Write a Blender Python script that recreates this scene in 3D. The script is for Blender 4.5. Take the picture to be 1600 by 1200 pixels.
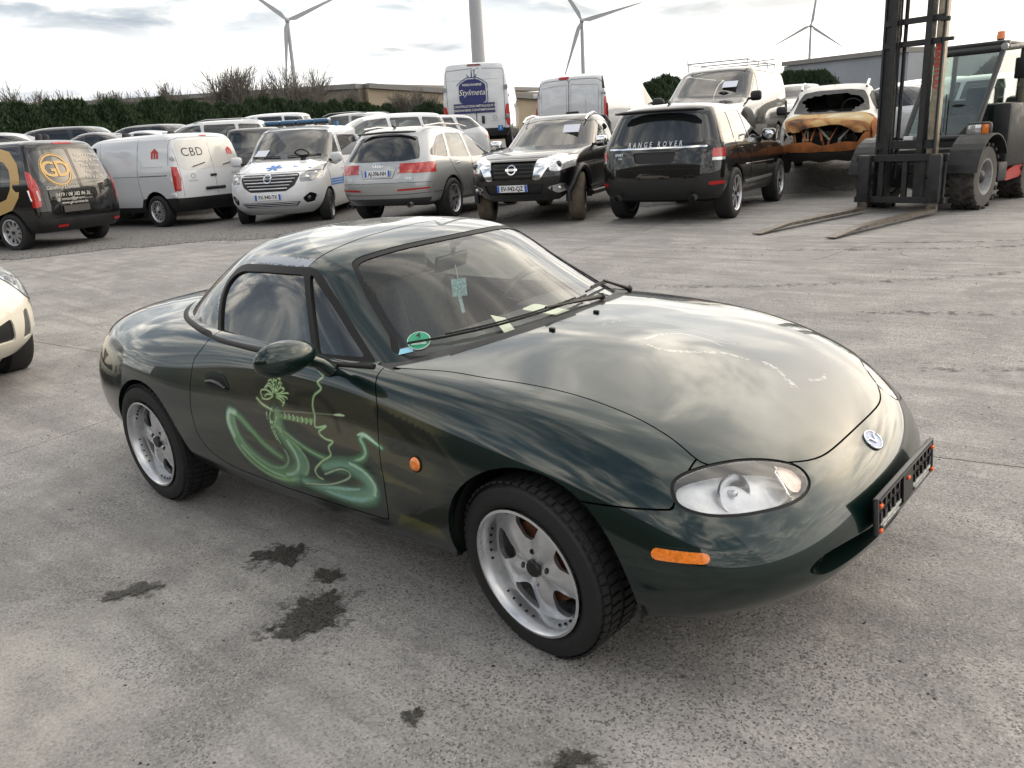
import bpy, bmesh, math, random
import numpy as np
from mathutils import Matrix, Vector, Euler
for o in list(bpy.data.objects): bpy.data.objects.remove(o)
CLOUD = (0.4, 5.2, 0)
STREAK = (9.4, 4.1, 0)
SC = bpy.context.scene; COL = SC.collection
# ---------------------------------------------------------------- camera
CW = np.array([1.371396, -2.458239, 1.491782])
RW = np.array([[0.769669, 0.635984, -0.055978], [-0.141611, 0.255555, 0.956367], [-0.62254, 0.728159, -0.286755]])   # rows: right, up, forward
TILT = np.array([[0.999778, -0.000193, -0.02107], [-0.000193, 0.999832, -0.018321], [0.02107, 0.018321, 0.99961]])  # the roadster stands on a slightly sloping slab
FPX = 1272.85
cam = bpy.data.cameras.new('camera'); camo = bpy.data.objects.new('camera', cam); COL.objects.link(camo); SC.camera = camo
cam.sensor_width = 36; cam.lens = FPX/1600*36; cam.clip_start = .05; cam.clip_end = 6000
m4 = Matrix.Identity(4)
for i in range(3):
    m4[i][0] = RW[0][i]; m4[i][1] = RW[1][i]; m4[i][2] = -RW[2][i]; m4[i][3] = CW[i]
camo.matrix_world = m4
AZ = math.atan2(RW[2][1], RW[2][0]); FW2 = np.array([math.cos(AZ), math.sin(AZ)]); RT2 = np.array([math.sin(AZ), -math.cos(AZ)])
# ---------------------------------------------------------------- sky and sun
SUNV = Vector((RT2[0]*.86+FW2[0]*.44, RT2[1]*.86+FW2[1]*.44, .46)).normalized()
W = bpy.data.worlds.new('World'); SC.world = W; W.use_nodes = True
nt = W.node_tree; nt.nodes.clear()
def wn(t, **k):
    n = nt.nodes.new(t)
    for a, b in k.items(): setattr(n, a, b)
    return n
wl = lambda a, b: nt.links.new(a, b)
sky = wn('ShaderNodeTexSky', sky_type='NISHITA', sun_disc=False)
sky.sun_elevation = math.asin(SUNV.z); sky.sun_rotation = math.atan2(SUNV.x, SUNV.y); sky.air_density = 1.2; sky.dust_density = 3
bg1 = wn('ShaderNodeBackground'); bg1.inputs[1].default_value = .11; wl(sky.outputs[0], bg1.inputs[0])
tc = wn('ShaderNodeTexCoord'); sep = wn('ShaderNodeSeparateXYZ'); wl(tc.outputs['Generated'], sep.inputs[0])
mx = wn('ShaderNodeMath', operation='MAXIMUM'); wl(sep.outputs[2], mx.inputs[0]); mx.inputs[1].default_value = 0
ad = wn('ShaderNodeMath', operation='ADD'); wl(mx.outputs[0], ad.inputs[0]); ad.inputs[1].default_value = .10
dv = []
for i in (0, 1):
    d = wn('ShaderNodeMath', operation='DIVIDE'); wl(sep.outputs[i], d.inputs[0]); wl(ad.outputs[0], d.inputs[1]); dv.append(d)
cb = wn('ShaderNodeCombineXYZ'); wl(dv[0].outputs[0], cb.inputs[0]); wl(dv[1].outputs[0], cb.inputs[1])
mp = wn('ShaderNodeMapping'); wl(cb.outputs[0], mp.inputs[0]); mp.inputs['Rotation'].default_value = (0, 0, AZ-1.2); mp.inputs['Scale'].default_value = (1, 1, 1); mp.inputs['Location'].default_value = CLOUD
n1 = wn('ShaderNodeTexNoise'); n1.inputs['Scale'].default_value = .75; n1.inputs['Detail'].default_value = 9; n1.inputs['Roughness'].default_value = .52; n1.inputs['Distortion'].default_value = .35; wl(mp.outputs[0], n1.inputs[0])
n2 = wn('ShaderNodeTexNoise'); n2.inputs['Scale'].default_value = 2.1; n2.inputs['Detail'].default_value = 7; n2.inputs['Roughness'].default_value = .55; n2.inputs['Distortion'].default_value = .5; wl(mp.outputs[0], n2.inputs[0])
# cloud colour: grey bellies to cream tops
cr = wn('ShaderNodeValToRGB'); e = cr.color_ramp.elements
e[0].position = .36; e[0].color = (.20, .23, .28, 1); e[1].position = .66; e[1].color = (1.95, 1.82, 1.60, 1)
for p, c in ((.43, (.34, .37, .42, 1)), (.50, (.72, .70, .66, 1)), (.57, (1.45, 1.36, 1.20, 1))):
    q = e.new(p); q.color = c
wl(n2.outputs[0], cr.inputs[0])
cov = wn('ShaderNodeValToRGB'); e = cov.color_ramp.elements; e[0].position = .38; e[0].color = (.25, .25, .25, 1); e[1].position = .60; e[1].color = (1, 1, 1, 1); wl(n1.outputs[0], cov.inputs[0])
# bright veil low over the horizon, towards the sun
hz = wn('ShaderNodeMapRange'); wl(sep.outputs[2], hz.inputs[0]); hz.inputs[1].default_value = .0; hz.inputs[2].default_value = .42; hz.inputs[3].default_value = 1; hz.inputs[4].default_value = 0
hz.interpolation_type = 'SMOOTHSTEP'
dt = wn('ShaderNodeVectorMath', operation='DOT_PRODUCT'); wl(tc.outputs['Generated'], dt.inputs[0]); dt.inputs[1].default_value = SUNV
sr = wn('ShaderNodeMapRange'); wl(dt.outputs['Value'], sr.inputs[0]); sr.inputs[1].default_value = -.5; sr.inputs[2].default_value = 1; sr.inputs[3].default_value = .55; sr.inputs[4].default_value = 1.0
pr = wn('ShaderNodeMath', operation='MULTIPLY'); wl(hz.outputs[0], pr.inputs[0]); wl(sr.outputs[0], pr.inputs[1])
# streaks break the veil
n3 = wn('ShaderNodeTexNoise'); n3.inputs['Scale'].default_value = .85; n3.inputs['Detail'].default_value = 5; n3.inputs['Roughness'].default_value = .5
mp3 = wn('ShaderNodeMapping'); wl(tc.outputs['Generated'], mp3.inputs[0]); mp3.inputs['Scale'].default_value = (3.2, 3.2, 22); mp3.inputs['Location'].default_value = STREAK; wl(mp3.outputs[0], n3.inputs[0])
st = wn('ShaderNodeMapRange'); wl(n3.outputs[0], st.inputs[0]); st.inputs[1].default_value = .49; st.inputs[2].default_value = .64; st.inputs[3].default_value = 1; st.inputs[4].default_value = 0.0; st.interpolation_type = 'SMOOTHSTEP'
pr2 = wn('ShaderNodeMath', operation='MULTIPLY'); wl(pr.outputs[0], pr2.inputs[0]); wl(st.outputs[0], pr2.inputs[1])
vc = wn('ShaderNodeMix', data_type='RGBA'); wl(st.outputs[0], vc.inputs[0]); vc.inputs[6].default_value = (.27, .29, .34, 1); vc.inputs[7].default_value = (.80, .80, .79, 1)
veil = wn('ShaderNodeMix', data_type='RGBA'); wl(pr.outputs[0], veil.inputs[0]); wl(cr.outputs[0], veil.inputs[6]); wl(vc.outputs[2], veil.inputs[7])
# the sun glows softly through the cloud
gl = wn('ShaderNodeMapRange'); gl.interpolation_type = 'SMOOTHERSTEP'; wl(dt.outputs['Value'], gl.inputs[0]); gl.inputs[1].default_value = .45; gl.inputs[2].default_value = 1.0; gl.inputs[3].default_value = 0; gl.inputs[4].default_value = 1
gm = wn('ShaderNodeMix', data_type='RGBA', blend_type='ADD'); wl(gl.outputs[0], gm.inputs[0]); wl(veil.outputs[2], gm.inputs[6]); gm.inputs[7].default_value = (.55, .47, .36, 1)
bg2 = wn('ShaderNodeBackground'); wl(gm.outputs[2], bg2.inputs[0]); bg2.inputs[1].default_value = 1.0
mcov = wn('ShaderNodeMath', operation='MAXIMUM'); wl(cov.outputs[0], mcov.inputs[0]); wl(hz.outputs[0], mcov.inputs[1])
ms = wn('ShaderNodeMixShader'); wl(mcov.outputs[0], ms.inputs[0]); wl(bg1.outputs[0], ms.inputs[1]); wl(bg2.outputs[0], ms.inputs[2])
wo = wn('ShaderNodeOutputWorld'); wl(ms.outputs[0], wo.inputs[0])
sun = bpy.data.lights.new('sun', 'SUN'); sun.energy = .9; sun.angle = math.radians(150); sun.color = (1, .93, .82)
suno = bpy.data.objects.new('sun', sun); COL.objects.link(suno); suno.rotation_euler = SUNV.to_track_quat('Z', 'Y').to_euler()
SC.view_settings.view_transform = 'Standard'; SC.view_settings.look = 'None'; SC.view_settings.gamma = 1; SC.view_settings.exposure = .86
SC.view_settings.use_curve_mapping = False
SC.render.resolution_x = 1024; SC.render.resolution_y = 768
# ---------------------------------------------------------------- surfaces (numpy only)
def bmat(n, k, closed_sym=True):
    """rows of a uniform cubic B-spline basis over n control points (with one phantom at each end)"""
    rows = []
    for i in range(n-1):
        for j in range(k):
            t = j/k
            rows.append((i, t))
    rows.append((n-2, 1.0))
    B = np.zeros((len(rows), n+2))
    for r, (i, t) in enumerate(rows):
        B[r, i] = (1-t)**3/6; B[r, i+1] = (3*t**3-6*t*t+4)/6
        B[r, i+2] = (-3*t**3+3*t*t+3*t+1)/6; B[r, i+3] = t**3/6
    return B

def sym_ext(P):          # mirror in y at both ends of axis 1
    a = P[:, 1:2].copy(); b = P[:, -2:-1].copy(); a[..., 1] *= -1; b[..., 1] *= -1
    return np.concatenate([a, P, b], 1)

def cl_ext(P):           # clamped ends of axis 0
    return np.concatenate([2*P[:1]-P[1:2], P, 2*P[-1:]-P[-2:-1]], 0)

def loft(P, kr, ks, sharpen=1):
    """P[ring][station][3] half body (y<=0) with both ends on the centre line -> grid of points"""
    P = np.array(P, float); C = P.copy()
    Bs1 = bmat(P.shape[1], 1); Br1 = bmat(P.shape[0], 1)
    for _ in range(sharpen):
        S = np.einsum('ab,rbc->rac', Bs1, sym_ext(C)); S = np.einsum('ab,bsc->asc', Br1, cl_ext(S))
        C = C + (P-S)
    Bs = bmat(P.shape[1], ks); Br = bmat(P.shape[0], kr)
    S = np.einsum('ab,rbc->rac', Bs, sym_ext(C)); S = np.einsum('ab,bsc->asc', Br, cl_ext(S))
    return S

def grid_surf(G, mirror=True):
    """grid of points -> dict(V,N,T) ; mirrored copy welded over the centre line"""
    R, S, _ = G.shape
    du = np.gradient(G, axis=1); dv = np.gradient(G, axis=0)
    N = np.cross(du, dv); L = np.linalg.norm(N, axis=-1, keepdims=True); N = N/np.maximum(L, 1e-12)
    idx = np.arange(R*S).reshape(R, S)
    a, b, c, d = idx[:-1, :-1].ravel(), idx[:-1, 1:].ravel(), idx[1:, 1:].ravel(), idx[1:, :-1].ravel()
    T = np.concatenate([np.stack([a, b, c], 1), np.stack([a, c, d], 1)])
    V = G.reshape(-1, 3); N = N.reshape(-1, 3)
    if mirror:
        for k in (0, S-1):                       # on the centre line the normal has no y
            m = idx[:, k]; N[m, 1] = 0
        N /= np.maximum(np.linalg.norm(N, axis=1, keepdims=True), 1e-9)
        V2 = V*[1, -1, 1]; N2 = N*[1, -1, 1]
        T = np.concatenate([T, T[:, ::-1]+len(V)]); V = np.concatenate([V, V2]); N = np.concatenate([N, N2])
    A = np.linalg.norm(np.cross(V[T[:, 1]]-V[T[:, 0]], V[T[:, 2]]-V[T[:, 0]]), axis=1)
    return dict(V=V, N=N, T=T[A > 1e-10])

def compact(S):
    u, inv = np.unique(S['T'], return_inverse=True)
    o = dict(V=S['V'][u], N=S['N'][u], T=inv.reshape(-1, 3))
    if 'A' in S: o['A'] = S['A'][u]
    return o

def split(S, s):
    """cut triangles along s=0; returns (s<0 side, s>0 side)"""
    s = np.where(np.abs(s) < 1e-7, 1e-7, s)
    T = S['T']; neg = s[T] < 0; cnt = neg.sum(1)
    base = len(S['V']); keys = ['V', 'N']+(['A'] if 'A' in S else [])
    out = {0: [T[cnt == 0]], 1: [T[cnt == 3]]}
    ext = {k: [S[k]] for k in keys}; emap = {}
    mix = np.where((cnt == 1) | (cnt == 2))[0]
    M = T[mix]; c = cnt[mix]
    lone = np.where((c == 1)[:, None], neg[mix], ~neg[mix]); k = lone.argmax(1); r = np.arange(len(M))
    a, b, d = M[r, k], M[r, (k+1) % 3], M[r, (k+2) % 3]
    def mid(p, q):
        lo, hi = np.minimum(p, q), np.maximum(p, q); key = lo.astype(np.int64)*(base+1)+hi
        return key, lo, hi
    k1, l1, h1 = mid(a, b); k2, l2, h2 = mid(a, d)
    ks, first, inv = np.unique(np.concatenate([k1, k2]), return_index=True, return_inverse=True)
    lo = np.concatenate([l1, l2])[first]; hi = np.concatenate([h1, h2])[first]
    t = (s[lo]/(s[lo]-s[hi]))[:, None]
    for kk in keys: ext[kk].append(S[kk][lo]*(1-t)+S[kk][hi]*t)
    inv = inv.ravel(); m1 = base+inv[:len(M)]; m2 = base+inv[len(M):]
    tl = np.stack([a, m1, m2], 1); tb = np.concatenate([np.stack([m1, b, d], 1), np.stack([m1, d, m2], 1)]); cc = np.concatenate([c, c])
    ln = c == 1                                # lone vertex is negative
    out[1] += [tl[ln], tb[~(cc == 1)]]; out[0] += [tl[~ln], tb[cc == 1]]
    D = {kk: np.concatenate(ext[kk]) for kk in keys}
    D['N'] = D['N']/np.maximum(np.linalg.norm(D['N'], axis=1, keepdims=True), 1e-9)
    res = []
    for w in (1, 0):
        q = dict(D); q['T'] = np.concatenate(out[w]).astype(int); res.append(compact(q) if len(q['T']) else None)
    return res

def smooth_poly(P, k=6):
    P = np.array(P, float); n = len(P); out = []
    for i in range(n):
        p0, p1, p2, p3 = P[i-1], P[i], P[(i+1) % n], P[(i+2) % n]
        for j in range(k):
            t = j/k
            out.append(.5*((2*p1)+(-p0+p2)*t+(2*p0-5*p1+4*p2-p3)*t*t+(-p0+3*p1-3*p2+p3)*t**3))
    return np.array(out)

def round_poly(P, r=.02, k=4):
    """polygon with corners rounded by radius ~r"""
    P = np.array(P, float); n = len(P); out = []
    for i in range(n):
        a, b, c = P[i-1], P[i], P[(i+1) % n]
        la, lc = np.linalg.norm(a-b), np.linalg.norm(c-b); ra = min(r, la*.45); rc = min(r, lc*.45)
        p, q = b+(a-b)/la*ra, b+(c-b)/lc*rc
        for j in range(k+1):
            t = j/k; out.append((1-t)**2*p+2*t*(1-t)*b+t*t*q)
    return np.array(out)

def sdist(poly, Q):
    """signed distance of points Q to a closed polygon, negative inside"""
    d = np.full(len(Q), 1e9); ins = np.zeros(len(Q), bool); n = len(poly)
    for i in range(n):
        a, b = poly[i], poly[(i+1) % n]; e = b-a; w = Q-a
        t = np.clip((w@e)/max(e@e, 1e-12), 0, 1)[:, None]
        d = np.minimum(d, ((w-t*e)**2).sum(1))
        c = ((a[1] <= Q[:, 1]) != (b[1] <= Q[:, 1]))
        if c.any():
            x = a[0]+(Q[:, 1]-a[1])/np.where(abs(e[1]) < 1e-12, 1e-12, e[1])*e[0]
            ins ^= c & (Q[:, 0] < x)
    d = np.sqrt(d); return np.where(ins, -d, d)

AX = {'side': (0, 2), 'top': (0, 1), 'front': (1, 2)}
def cut(S, poly, view, mask=None, gap=0.0, off=0.0):
    """split off the part of S inside poly (in a projection). mask(V,N)->bool where it applies. -> inside, outside"""
    if S is None: return None, None
    Q = S['V'][:, AX[view]] if isinstance(view, str) else view(S['V'])
    s = sdist(np.array(poly, float), Q)+off
    if mask is not None: s = np.where(mask(S['V'], S['N']), s, 1.0)
    ins, _ = split(S, s+gap/2) if gap else (None, None)
    if not gap: return tuple(split(S, s))
    _, outs = split(S, s-gap/2)
    return ins, outs

def offset(S, d):
    return dict(S, V=S['V']+S['N']*d) if S is not None else None

def boundary(S):
    T = S['T']; E = np.concatenate([T[:, [0, 1]], T[:, [1, 2]], T[:, [2, 0]]])
    n = len(S['V'])+1; f = E[:, 0]*n+E[:, 1]; r = E[:, 1]*n+E[:, 0]
    return E[~np.isin(f, r)]

def flange(S, d, cond=None):
    """turn the cut edges inward by d so the panel has thickness"""
    E = boundary(S)
    if cond is not None:
        m = .5*(S['V'][E[:, 0]]+S['V'][E[:, 1]]); E = E[cond(m)]
    if not len(E): return S
    a, b = S['V'][E[:, 0]], S['V'][E[:, 1]]; na, nb = S['N'][E[:, 0]], S['N'][E[:, 1]]
    c, e = b-nb*d, a-na*d
    out = np.cross(b-a, na); out /= np.maximum(np.linalg.norm(out, axis=1, keepdims=True), 1e-9)
    m = len(E); base = len(S['V'])
    V = np.concatenate([S['V'], a, b, c, e]); N = np.concatenate([S['N']]+[out]*4)
    i = base+np.arange(m); T = np.concatenate([S['T'], np.stack([i+m, i, i+3*m], 1), np.stack([i+m, i+3*m, i+2*m], 1)])
    o = dict(V=V, N=N, T=T)
    if 'A' in S:
        A = S['A']; o['A'] = np.concatenate([A, A[E[:, 0]], A[E[:, 1]], A[E[:, 1]], A[E[:, 0]]])
    return o

def join(*L):
    L = [l for l in L if l is not None and len(l['T'])]
    o = 0; V, N, T = [], [], []
    for l in L: V.append(l['V']); N.append(l['N']); T.append(l['T']+o); o += len(l['V'])
    return dict(V=np.concatenate(V), N=np.concatenate(N), T=np.concatenate(T))

def flip_out(S, centre):
    """make normals and windings point away from centre"""
    F = S['V'][S['T']].mean(1)-centre; T = S['T']
    fn = np.cross(S['V'][T[:, 1]]-S['V'][T[:, 0]], S['V'][T[:, 2]]-S['V'][T[:, 0]])
    if (np.sum(fn*F)) < 0: S = dict(S, T=T[:, ::-1])
    if np.sum((S['V']-centre)*S['N']) < 0: S = dict(S, N=-S['N'])
    return S

# ---------------------------------------------------------------- roadster master surfaces (car frame: x forward, y left, z up)
MX_RINGS = [
 [(-3.00,0,.31),(-2.98,-.45,.31),(-2.85,-.66,.30),(-2.6,-.74,.27),(-2.265,-.75,.24),(-1.8,-.76,.225),(-1.3,-.77,.225),(-.8,-.775,.23),(-.4,-.775,.23),(0,-.77,.23),(.30,-.755,.225),(.50,-.66,.225),(.655,-.40,.225),(.71,0,.225)],
 [(-3.09,0,.39),(-3.06,-.45,.39),(-2.92,-.68,.38),(-2.63,-.79,.35),(-2.265,-.81,.32),(-1.8,-.81,.30),(-1.3,-.80,.29),(-.8,-.80,.29),(-.4,-.805,.29),(0,-.81,.29),(.33,-.80,.285),(.57,-.69,.28),(.73,-.42,.28),(.775,0,.28)],
 [(-3.155,0,.50),(-3.12,-.45,.50),(-2.98,-.68,.49),(-2.66,-.80,.47),(-2.265,-.84,.44),(-1.8,-.84,.42),(-1.3,-.825,.415),(-.8,-.82,.415),(-.4,-.83,.415),(0,-.84,.41),(.36,-.82,.39),(.60,-.71,.365),(.755,-.43,.355),(.795,0,.35)],
 [(-3.13,0,.64),(-3.09,-.42,.64),(-2.95,-.66,.635),(-2.66,-.785,.605),(-2.265,-.835,.58),(-1.8,-.835,.56),(-1.3,-.83,.55),(-.8,-.83,.55),(-.4,-.84,.55),(0,-.843,.54),(.36,-.805,.50),(.58,-.69,.465),(.735,-.43,.445),(.785,0,.435)],
 [(-3.06,0,.755),(-3.02,-.40,.755),(-2.90,-.62,.74),(-2.63,-.74,.715),(-2.265,-.80,.71),(-1.8,-.80,.69),(-1.3,-.80,.685),(-.8,-.80,.685),(-.4,-.805,.685),(0,-.80,.665),(.33,-.75,.625),(.54,-.63,.57),(.68,-.40,.54),(.73,0,.53)],
 [(-2.96,0,.82),(-2.91,-.37,.82),(-2.81,-.56,.805),(-2.6,-.66,.79),(-2.265,-.72,.80),(-1.8,-.745,.80),(-1.3,-.76,.795),(-.8,-.76,.785),(-.4,-.75,.775),(0,-.72,.76),(.27,-.65,.71),(.45,-.55,.66),(.57,-.36,.62),(.62,0,.605)],
 [(-2.72,0,.87),(-2.69,-.30,.865),(-2.63,-.45,.855),(-2.5,-.54,.845),(-2.25,-.61,.85),(-1.8,-.67,.845),(-1.3,-.70,.83),(-.8,-.70,.815),(-.45,-.66,.815),(-.1,-.59,.80),(.12,-.52,.77),(.25,-.43,.745),(.36,-.28,.715),(.40,0,.705)],
 [(-2.4,0,.90),(-2.38,-.25,.895),(-2.33,-.36,.89),(-2.25,-.43,.885),(-2.1,-.50,.875),(-1.8,-.56,.87),(-1.3,-.58,.85),(-.8,-.57,.84),(-.52,-.52,.845),(-.3,-.45,.845),(-.15,-.37,.838),(-.05,-.28,.83),(.02,-.17,.822),(.05,0,.82)],
 [(-2.15,0,.90),(-2.14,-.2,.90),(-2.11,-.28,.90),(-2.07,-.34,.895),(-1.98,-.38,.89),(-1.8,-.42,.88),(-1.3,-.43,.87),(-.85,-.42,.865),(-.66,-.37,.868),(-.52,-.31,.872),(-.45,-.26,.874),(-.41,-.20,.876),(-.39,-.12,.878),(-.38,0,.878)],
 [(-1.9,0,.90),(-1.89,-.08,.90),(-1.87,-.12,.90),(-1.84,-.15,.90),(-1.78,-.17,.89),(-1.7,-.18,.88),(-1.3,-.18,.88),(-1.0,-.18,.88),(-.92,-.17,.885),(-.87,-.15,.89),(-.84,-.12,.89),(-.82,-.09,.89),(-.81,-.05,.89),(-.80,0,.89)],
]
MX_CAB = [   # glasshouse and hard top
 [(-2.44,0,.865),(-2.40,-.28,.865),(-2.29,-.46,.86),(-2.12,-.58,.845),(-1.88,-.66,.83),(-1.55,-.705,.815),(-1.2,-.72,.81),(-.9,-.715,.805),(-.665,-.675,.815),(-.53,-.55,.835),(-.43,-.38,.855),(-.385,-.19,.868),(-.37,0,.873)],
 [(-2.33,0,.95),(-2.29,-.27,.948),(-2.18,-.44,.94),(-2.03,-.555,.925),(-1.84,-.625,.905),(-1.53,-.66,.90),(-1.2,-.675,.90),(-.97,-.67,.90),(-.79,-.625,.905),(-.67,-.51,.92),(-.58,-.35,.935),(-.53,-.18,.945),(-.515,0,.948)],
 [(-2.18,0,1.05),(-2.14,-.25,1.045),(-2.05,-.40,1.035),(-1.92,-.51,1.015),(-1.76,-.575,1.0),(-1.52,-.61,1.0),(-1.25,-.625,1.0),(-1.06,-.62,1.0),(-.93,-.575,1.0),(-.82,-.475,1.012),(-.735,-.33,1.025),(-.69,-.17,1.033),(-.675,0,1.035)],
 [(-2.01,0,1.137),(-1.98,-.23,1.132),(-1.90,-.37,1.12),(-1.79,-.465,1.10),(-1.66,-.525,1.088),(-1.48,-.56,1.088),(-1.30,-.575,1.088),(-1.15,-.57,1.088),(-1.04,-.535,1.088),(-.95,-.45,1.095),(-.88,-.31,1.107),(-.84,-.16,1.114),(-.825,0,1.117)],
 [(-1.85,0,1.18),(-1.83,-.20,1.177),(-1.77,-.32,1.167),(-1.69,-.405,1.152),(-1.59,-.46,1.142),(-1.46,-.50,1.138),(-1.33,-.515,1.137),(-1.22,-.51,1.136),(-1.13,-.485,1.136),(-1.06,-.415,1.145),(-1.0,-.29,1.155),(-.965,-.15,1.162),(-.955,0,1.165)],
 [(-1.65,0,1.208),(-1.64,-.14,1.206),(-1.60,-.23,1.20),(-1.55,-.30,1.192),(-1.49,-.35,1.185),(-1.42,-.38,1.18),(-1.34,-.39,1.179),(-1.27,-.39,1.178),(-1.21,-.37,1.18),(-1.16,-.31,1.185),(-1.13,-.22,1.192),(-1.11,-.11,1.197),(-1.10,0,1.198)],
 [(-1.45,0,1.215),(-1.447,-.06,1.214),(-1.44,-.10,1.213),(-1.43,-.13,1.212),(-1.41,-.15,1.211),(-1.38,-.16,1.211),(-1.35,-.165,1.211),(-1.32,-.165,1.211),(-1.29,-.15,1.211),(-1.27,-.12,1.212),(-1.26,-.09,1.212),(-1.255,-.045,1.213),(-1.25,0,1.213)],
 [(-1.40+.1*k/12,0,1.216) for k in range(13)],
]
def mx_body(): return flip_out(grid_surf(loft(MX_RINGS, 14, 22)), np.array([-1.2, 0, .5]))
def mx_cab(): return flip_out(grid_surf(loft(MX_CAB, 14, 20)), np.array([-1.3, 0, .6]))
# ---------------------------------------------------------------- helpers
def tag(o, label=None, cat=None, group=None, kind=None):
    if label: o['label'] = label
    if cat: o['category'] = cat
    if group: o['group'] = group
    if kind: o['kind'] = kind
    return o
def empty(name, loc=(0, 0, 0), rz=0, parent=None):
    o = bpy.data.objects.new(name, None); COL.objects.link(o); o.location = loc; o.rotation_euler = (0, 0, rz); o.empty_display_size = .1
    if parent: o.parent = parent
    return o
def mesh_np(name, V, T, N=None):
    V = np.ascontiguousarray(V, np.float32); T = np.ascontiguousarray(T, np.int32)
    me = bpy.data.meshes.new(name); me.vertices.add(len(V)); me.vertices.foreach_set('co', V.ravel())
    k = T.shape[1]; me.loops.add(T.size); me.loops.foreach_set('vertex_index', T.ravel())
    me.polygons.add(len(T)); me.polygons.foreach_set('loop_start', np.arange(len(T), dtype=np.int32)*k)
    me.update(calc_edges=True)
    if N is None: me.polygons.foreach_set('use_smooth', np.zeros(len(T), bool))
    if N is not None:
        me.polygons.foreach_set('use_smooth', np.ones(len(T), bool))
        me.normals_split_custom_set_from_vertices(np.ascontiguousarray(N, np.float32))
    return me
def obj(name, me, mat=None, parent=None, loc=None, rot=None, label=None):
    o = bpy.data.objects.new(name, me); COL.objects.link(o)
    if mat is not None and me is not None and not me.materials: me.materials.append(mat)
    if parent is not None: o.parent = parent
    if loc is not None: o.location = loc
    if rot is not None: o.rotation_euler = rot
    if label: o['label'] = label
    return o
def part(name, S, mat, parent=None, **k):
    if S is None or not len(S['T']): return None
    me = mesh_np(name, S['V'], S['T'], S['N'])
    if 'A' in S:
        a = me.color_attributes.new('paint', 'FLOAT_COLOR', 'POINT'); a.data.foreach_set('color', np.ascontiguousarray(S['A'], np.float32).ravel())
    return obj(name, me, mat, parent, **k)
def copy_tree(o, parent=None):
    c = o.copy(); COL.objects.link(c)
    if parent is not None: c.parent = parent
    for ch in list(o.children): copy_tree(ch, c)
    return c

class MB:
    """collects simple solids into one mesh"""
    def __init__(s): s.bm = bmesh.new()
    def _x(s, vs, M):
        if M is not None: bmesh.ops.transform(s.bm, matrix=M, verts=vs)
        return vs
    def box(s, c, d, rot=None, bev=0):
        r = bmesh.ops.create_cube(s.bm, size=1); vs = r['verts']
        M = Matrix.Translation(c) @ (Euler(rot).to_matrix().to_4x4() if rot else Matrix.Identity(4)) @ Matrix.Diagonal((*d, 1))
        s._x(vs, M)
        if bev:
            es = list({e for v in vs for e in v.link_edges}); bmesh.ops.bevel(s.bm, geom=es, offset=bev, segments=2, affect='EDGES', profile=.5)
        return s
    def tube(s, a, b, r, r2=None, n=12, cap=True):
        a, b = Vector(a), Vector(b); L = (b-a).length; r2 = r if r2 is None else r2
        q = bmesh.ops.create_cone(s.bm, cap_ends=cap, segments=n, radius1=r, radius2=r2, depth=L)
        M = Matrix.Translation((a+b)/2) @ (b-a).to_track_quat('Z', 'Y').to_matrix().to_4x4(); s._x(q['verts'], M); return s
    def path(s, pts, r, n=8, flat=None):
        """tube along a polyline (r may be a list)"""
        pts = [Vector(p) for p in pts]; m = len(pts); R = r if isinstance(r, (list, tuple)) else [r]*m; rings = []
        up = Vector((0, 0, 1))
        for i, p in enumerate(pts):
            t = (pts[min(i+1, m-1)]-pts[max(i-1, 0)]).normalized(); u = t.cross(up if abs(t.z) < .95 else Vector((1, 0, 0))).normalized(); v = u.cross(t).normalized()
            rings.append([s.bm.verts.new(p+u*math.cos(a)*R[i]+v*math.sin(a)*R[i]*(flat or 1)) for a in [2*math.pi*k/n for k in range(n)]])
        for i in range(m-1):
            for k in range(n):
                s.bm.faces.new([rings[i][k], rings[i][(k+1) % n], rings[i+1][(k+1) % n], rings[i+1][k]])
        s.bm.faces.new(rings[0][::-1]); s.bm.faces.new(rings[-1]); return s
    def prism(s, poly, z0, z1, M=None):
        """2D polygon in XY pulled from z0 to z1, then transformed"""
        a = [s.bm.verts.new((p[0], p[1], z0)) for p in poly]; b = [s.bm.verts.new((p[0], p[1], z1)) for p in poly]; n = len(poly)
        s.bm.faces.new(a[::-1]); s.bm.faces.new(b)
        for i in range(n): s.bm.faces.new([a[i], a[(i+1) % n], b[(i+1) % n], b[i]])
        s._x(a+b, M); return s
    def lathe(s, prof, n=32, M=None, closed=False):
        """profile [(r,h)] round Y axis"""
        rings = [[s.bm.verts.new((r*math.cos(2*math.pi*k/n), h, r*math.sin(2*math.pi*k/n))) for k in range(n)] for r, h in prof]
        for i in range(len(rings)-(0 if closed else 1)):
            A, B = rings[i], rings[(i+1) % len(rings)]
            for k in range(n): s.bm.faces.new([A[k], A[(k+1) % n], B[(k+1) % n], B[k]])
        s._x([v for r in rings for v in r], M); return s
    def sphere(s, c, r, n=12, sc=(1, 1, 1)):
        q = bmesh.ops.create_uvsphere(s.bm, u_segments=n, v_segments=max(6, n//2), radius=r); s._x(q['verts'], Matrix.Translation(c) @ Matrix.Diagonal((*sc, 1))); return s
    def quad(s, P): s.bm.faces.new([s.bm.verts.new(p) for p in P]); return s
    def me(s, name, smooth=None, M=None):
        if M is not None: bmesh.ops.transform(s.bm, matrix=M, verts=s.bm.verts)
        bmesh.ops.recalc_face_normals(s.bm, faces=s.bm.faces)
        me = bpy.data.meshes.new(name); s.bm.to_mesh(me); s.bm.free()
        if smooth is not None:
            me.polygons.foreach_set('use_smooth', [True]*len(me.polygons)); me.set_sharp_from_angle(angle=math.radians(smooth))
        return me
    def build(s, name, mat, parent=None, smooth=None, M=None, **k): return obj(name, s.me(name, smooth, M), mat, parent, **k)

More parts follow.
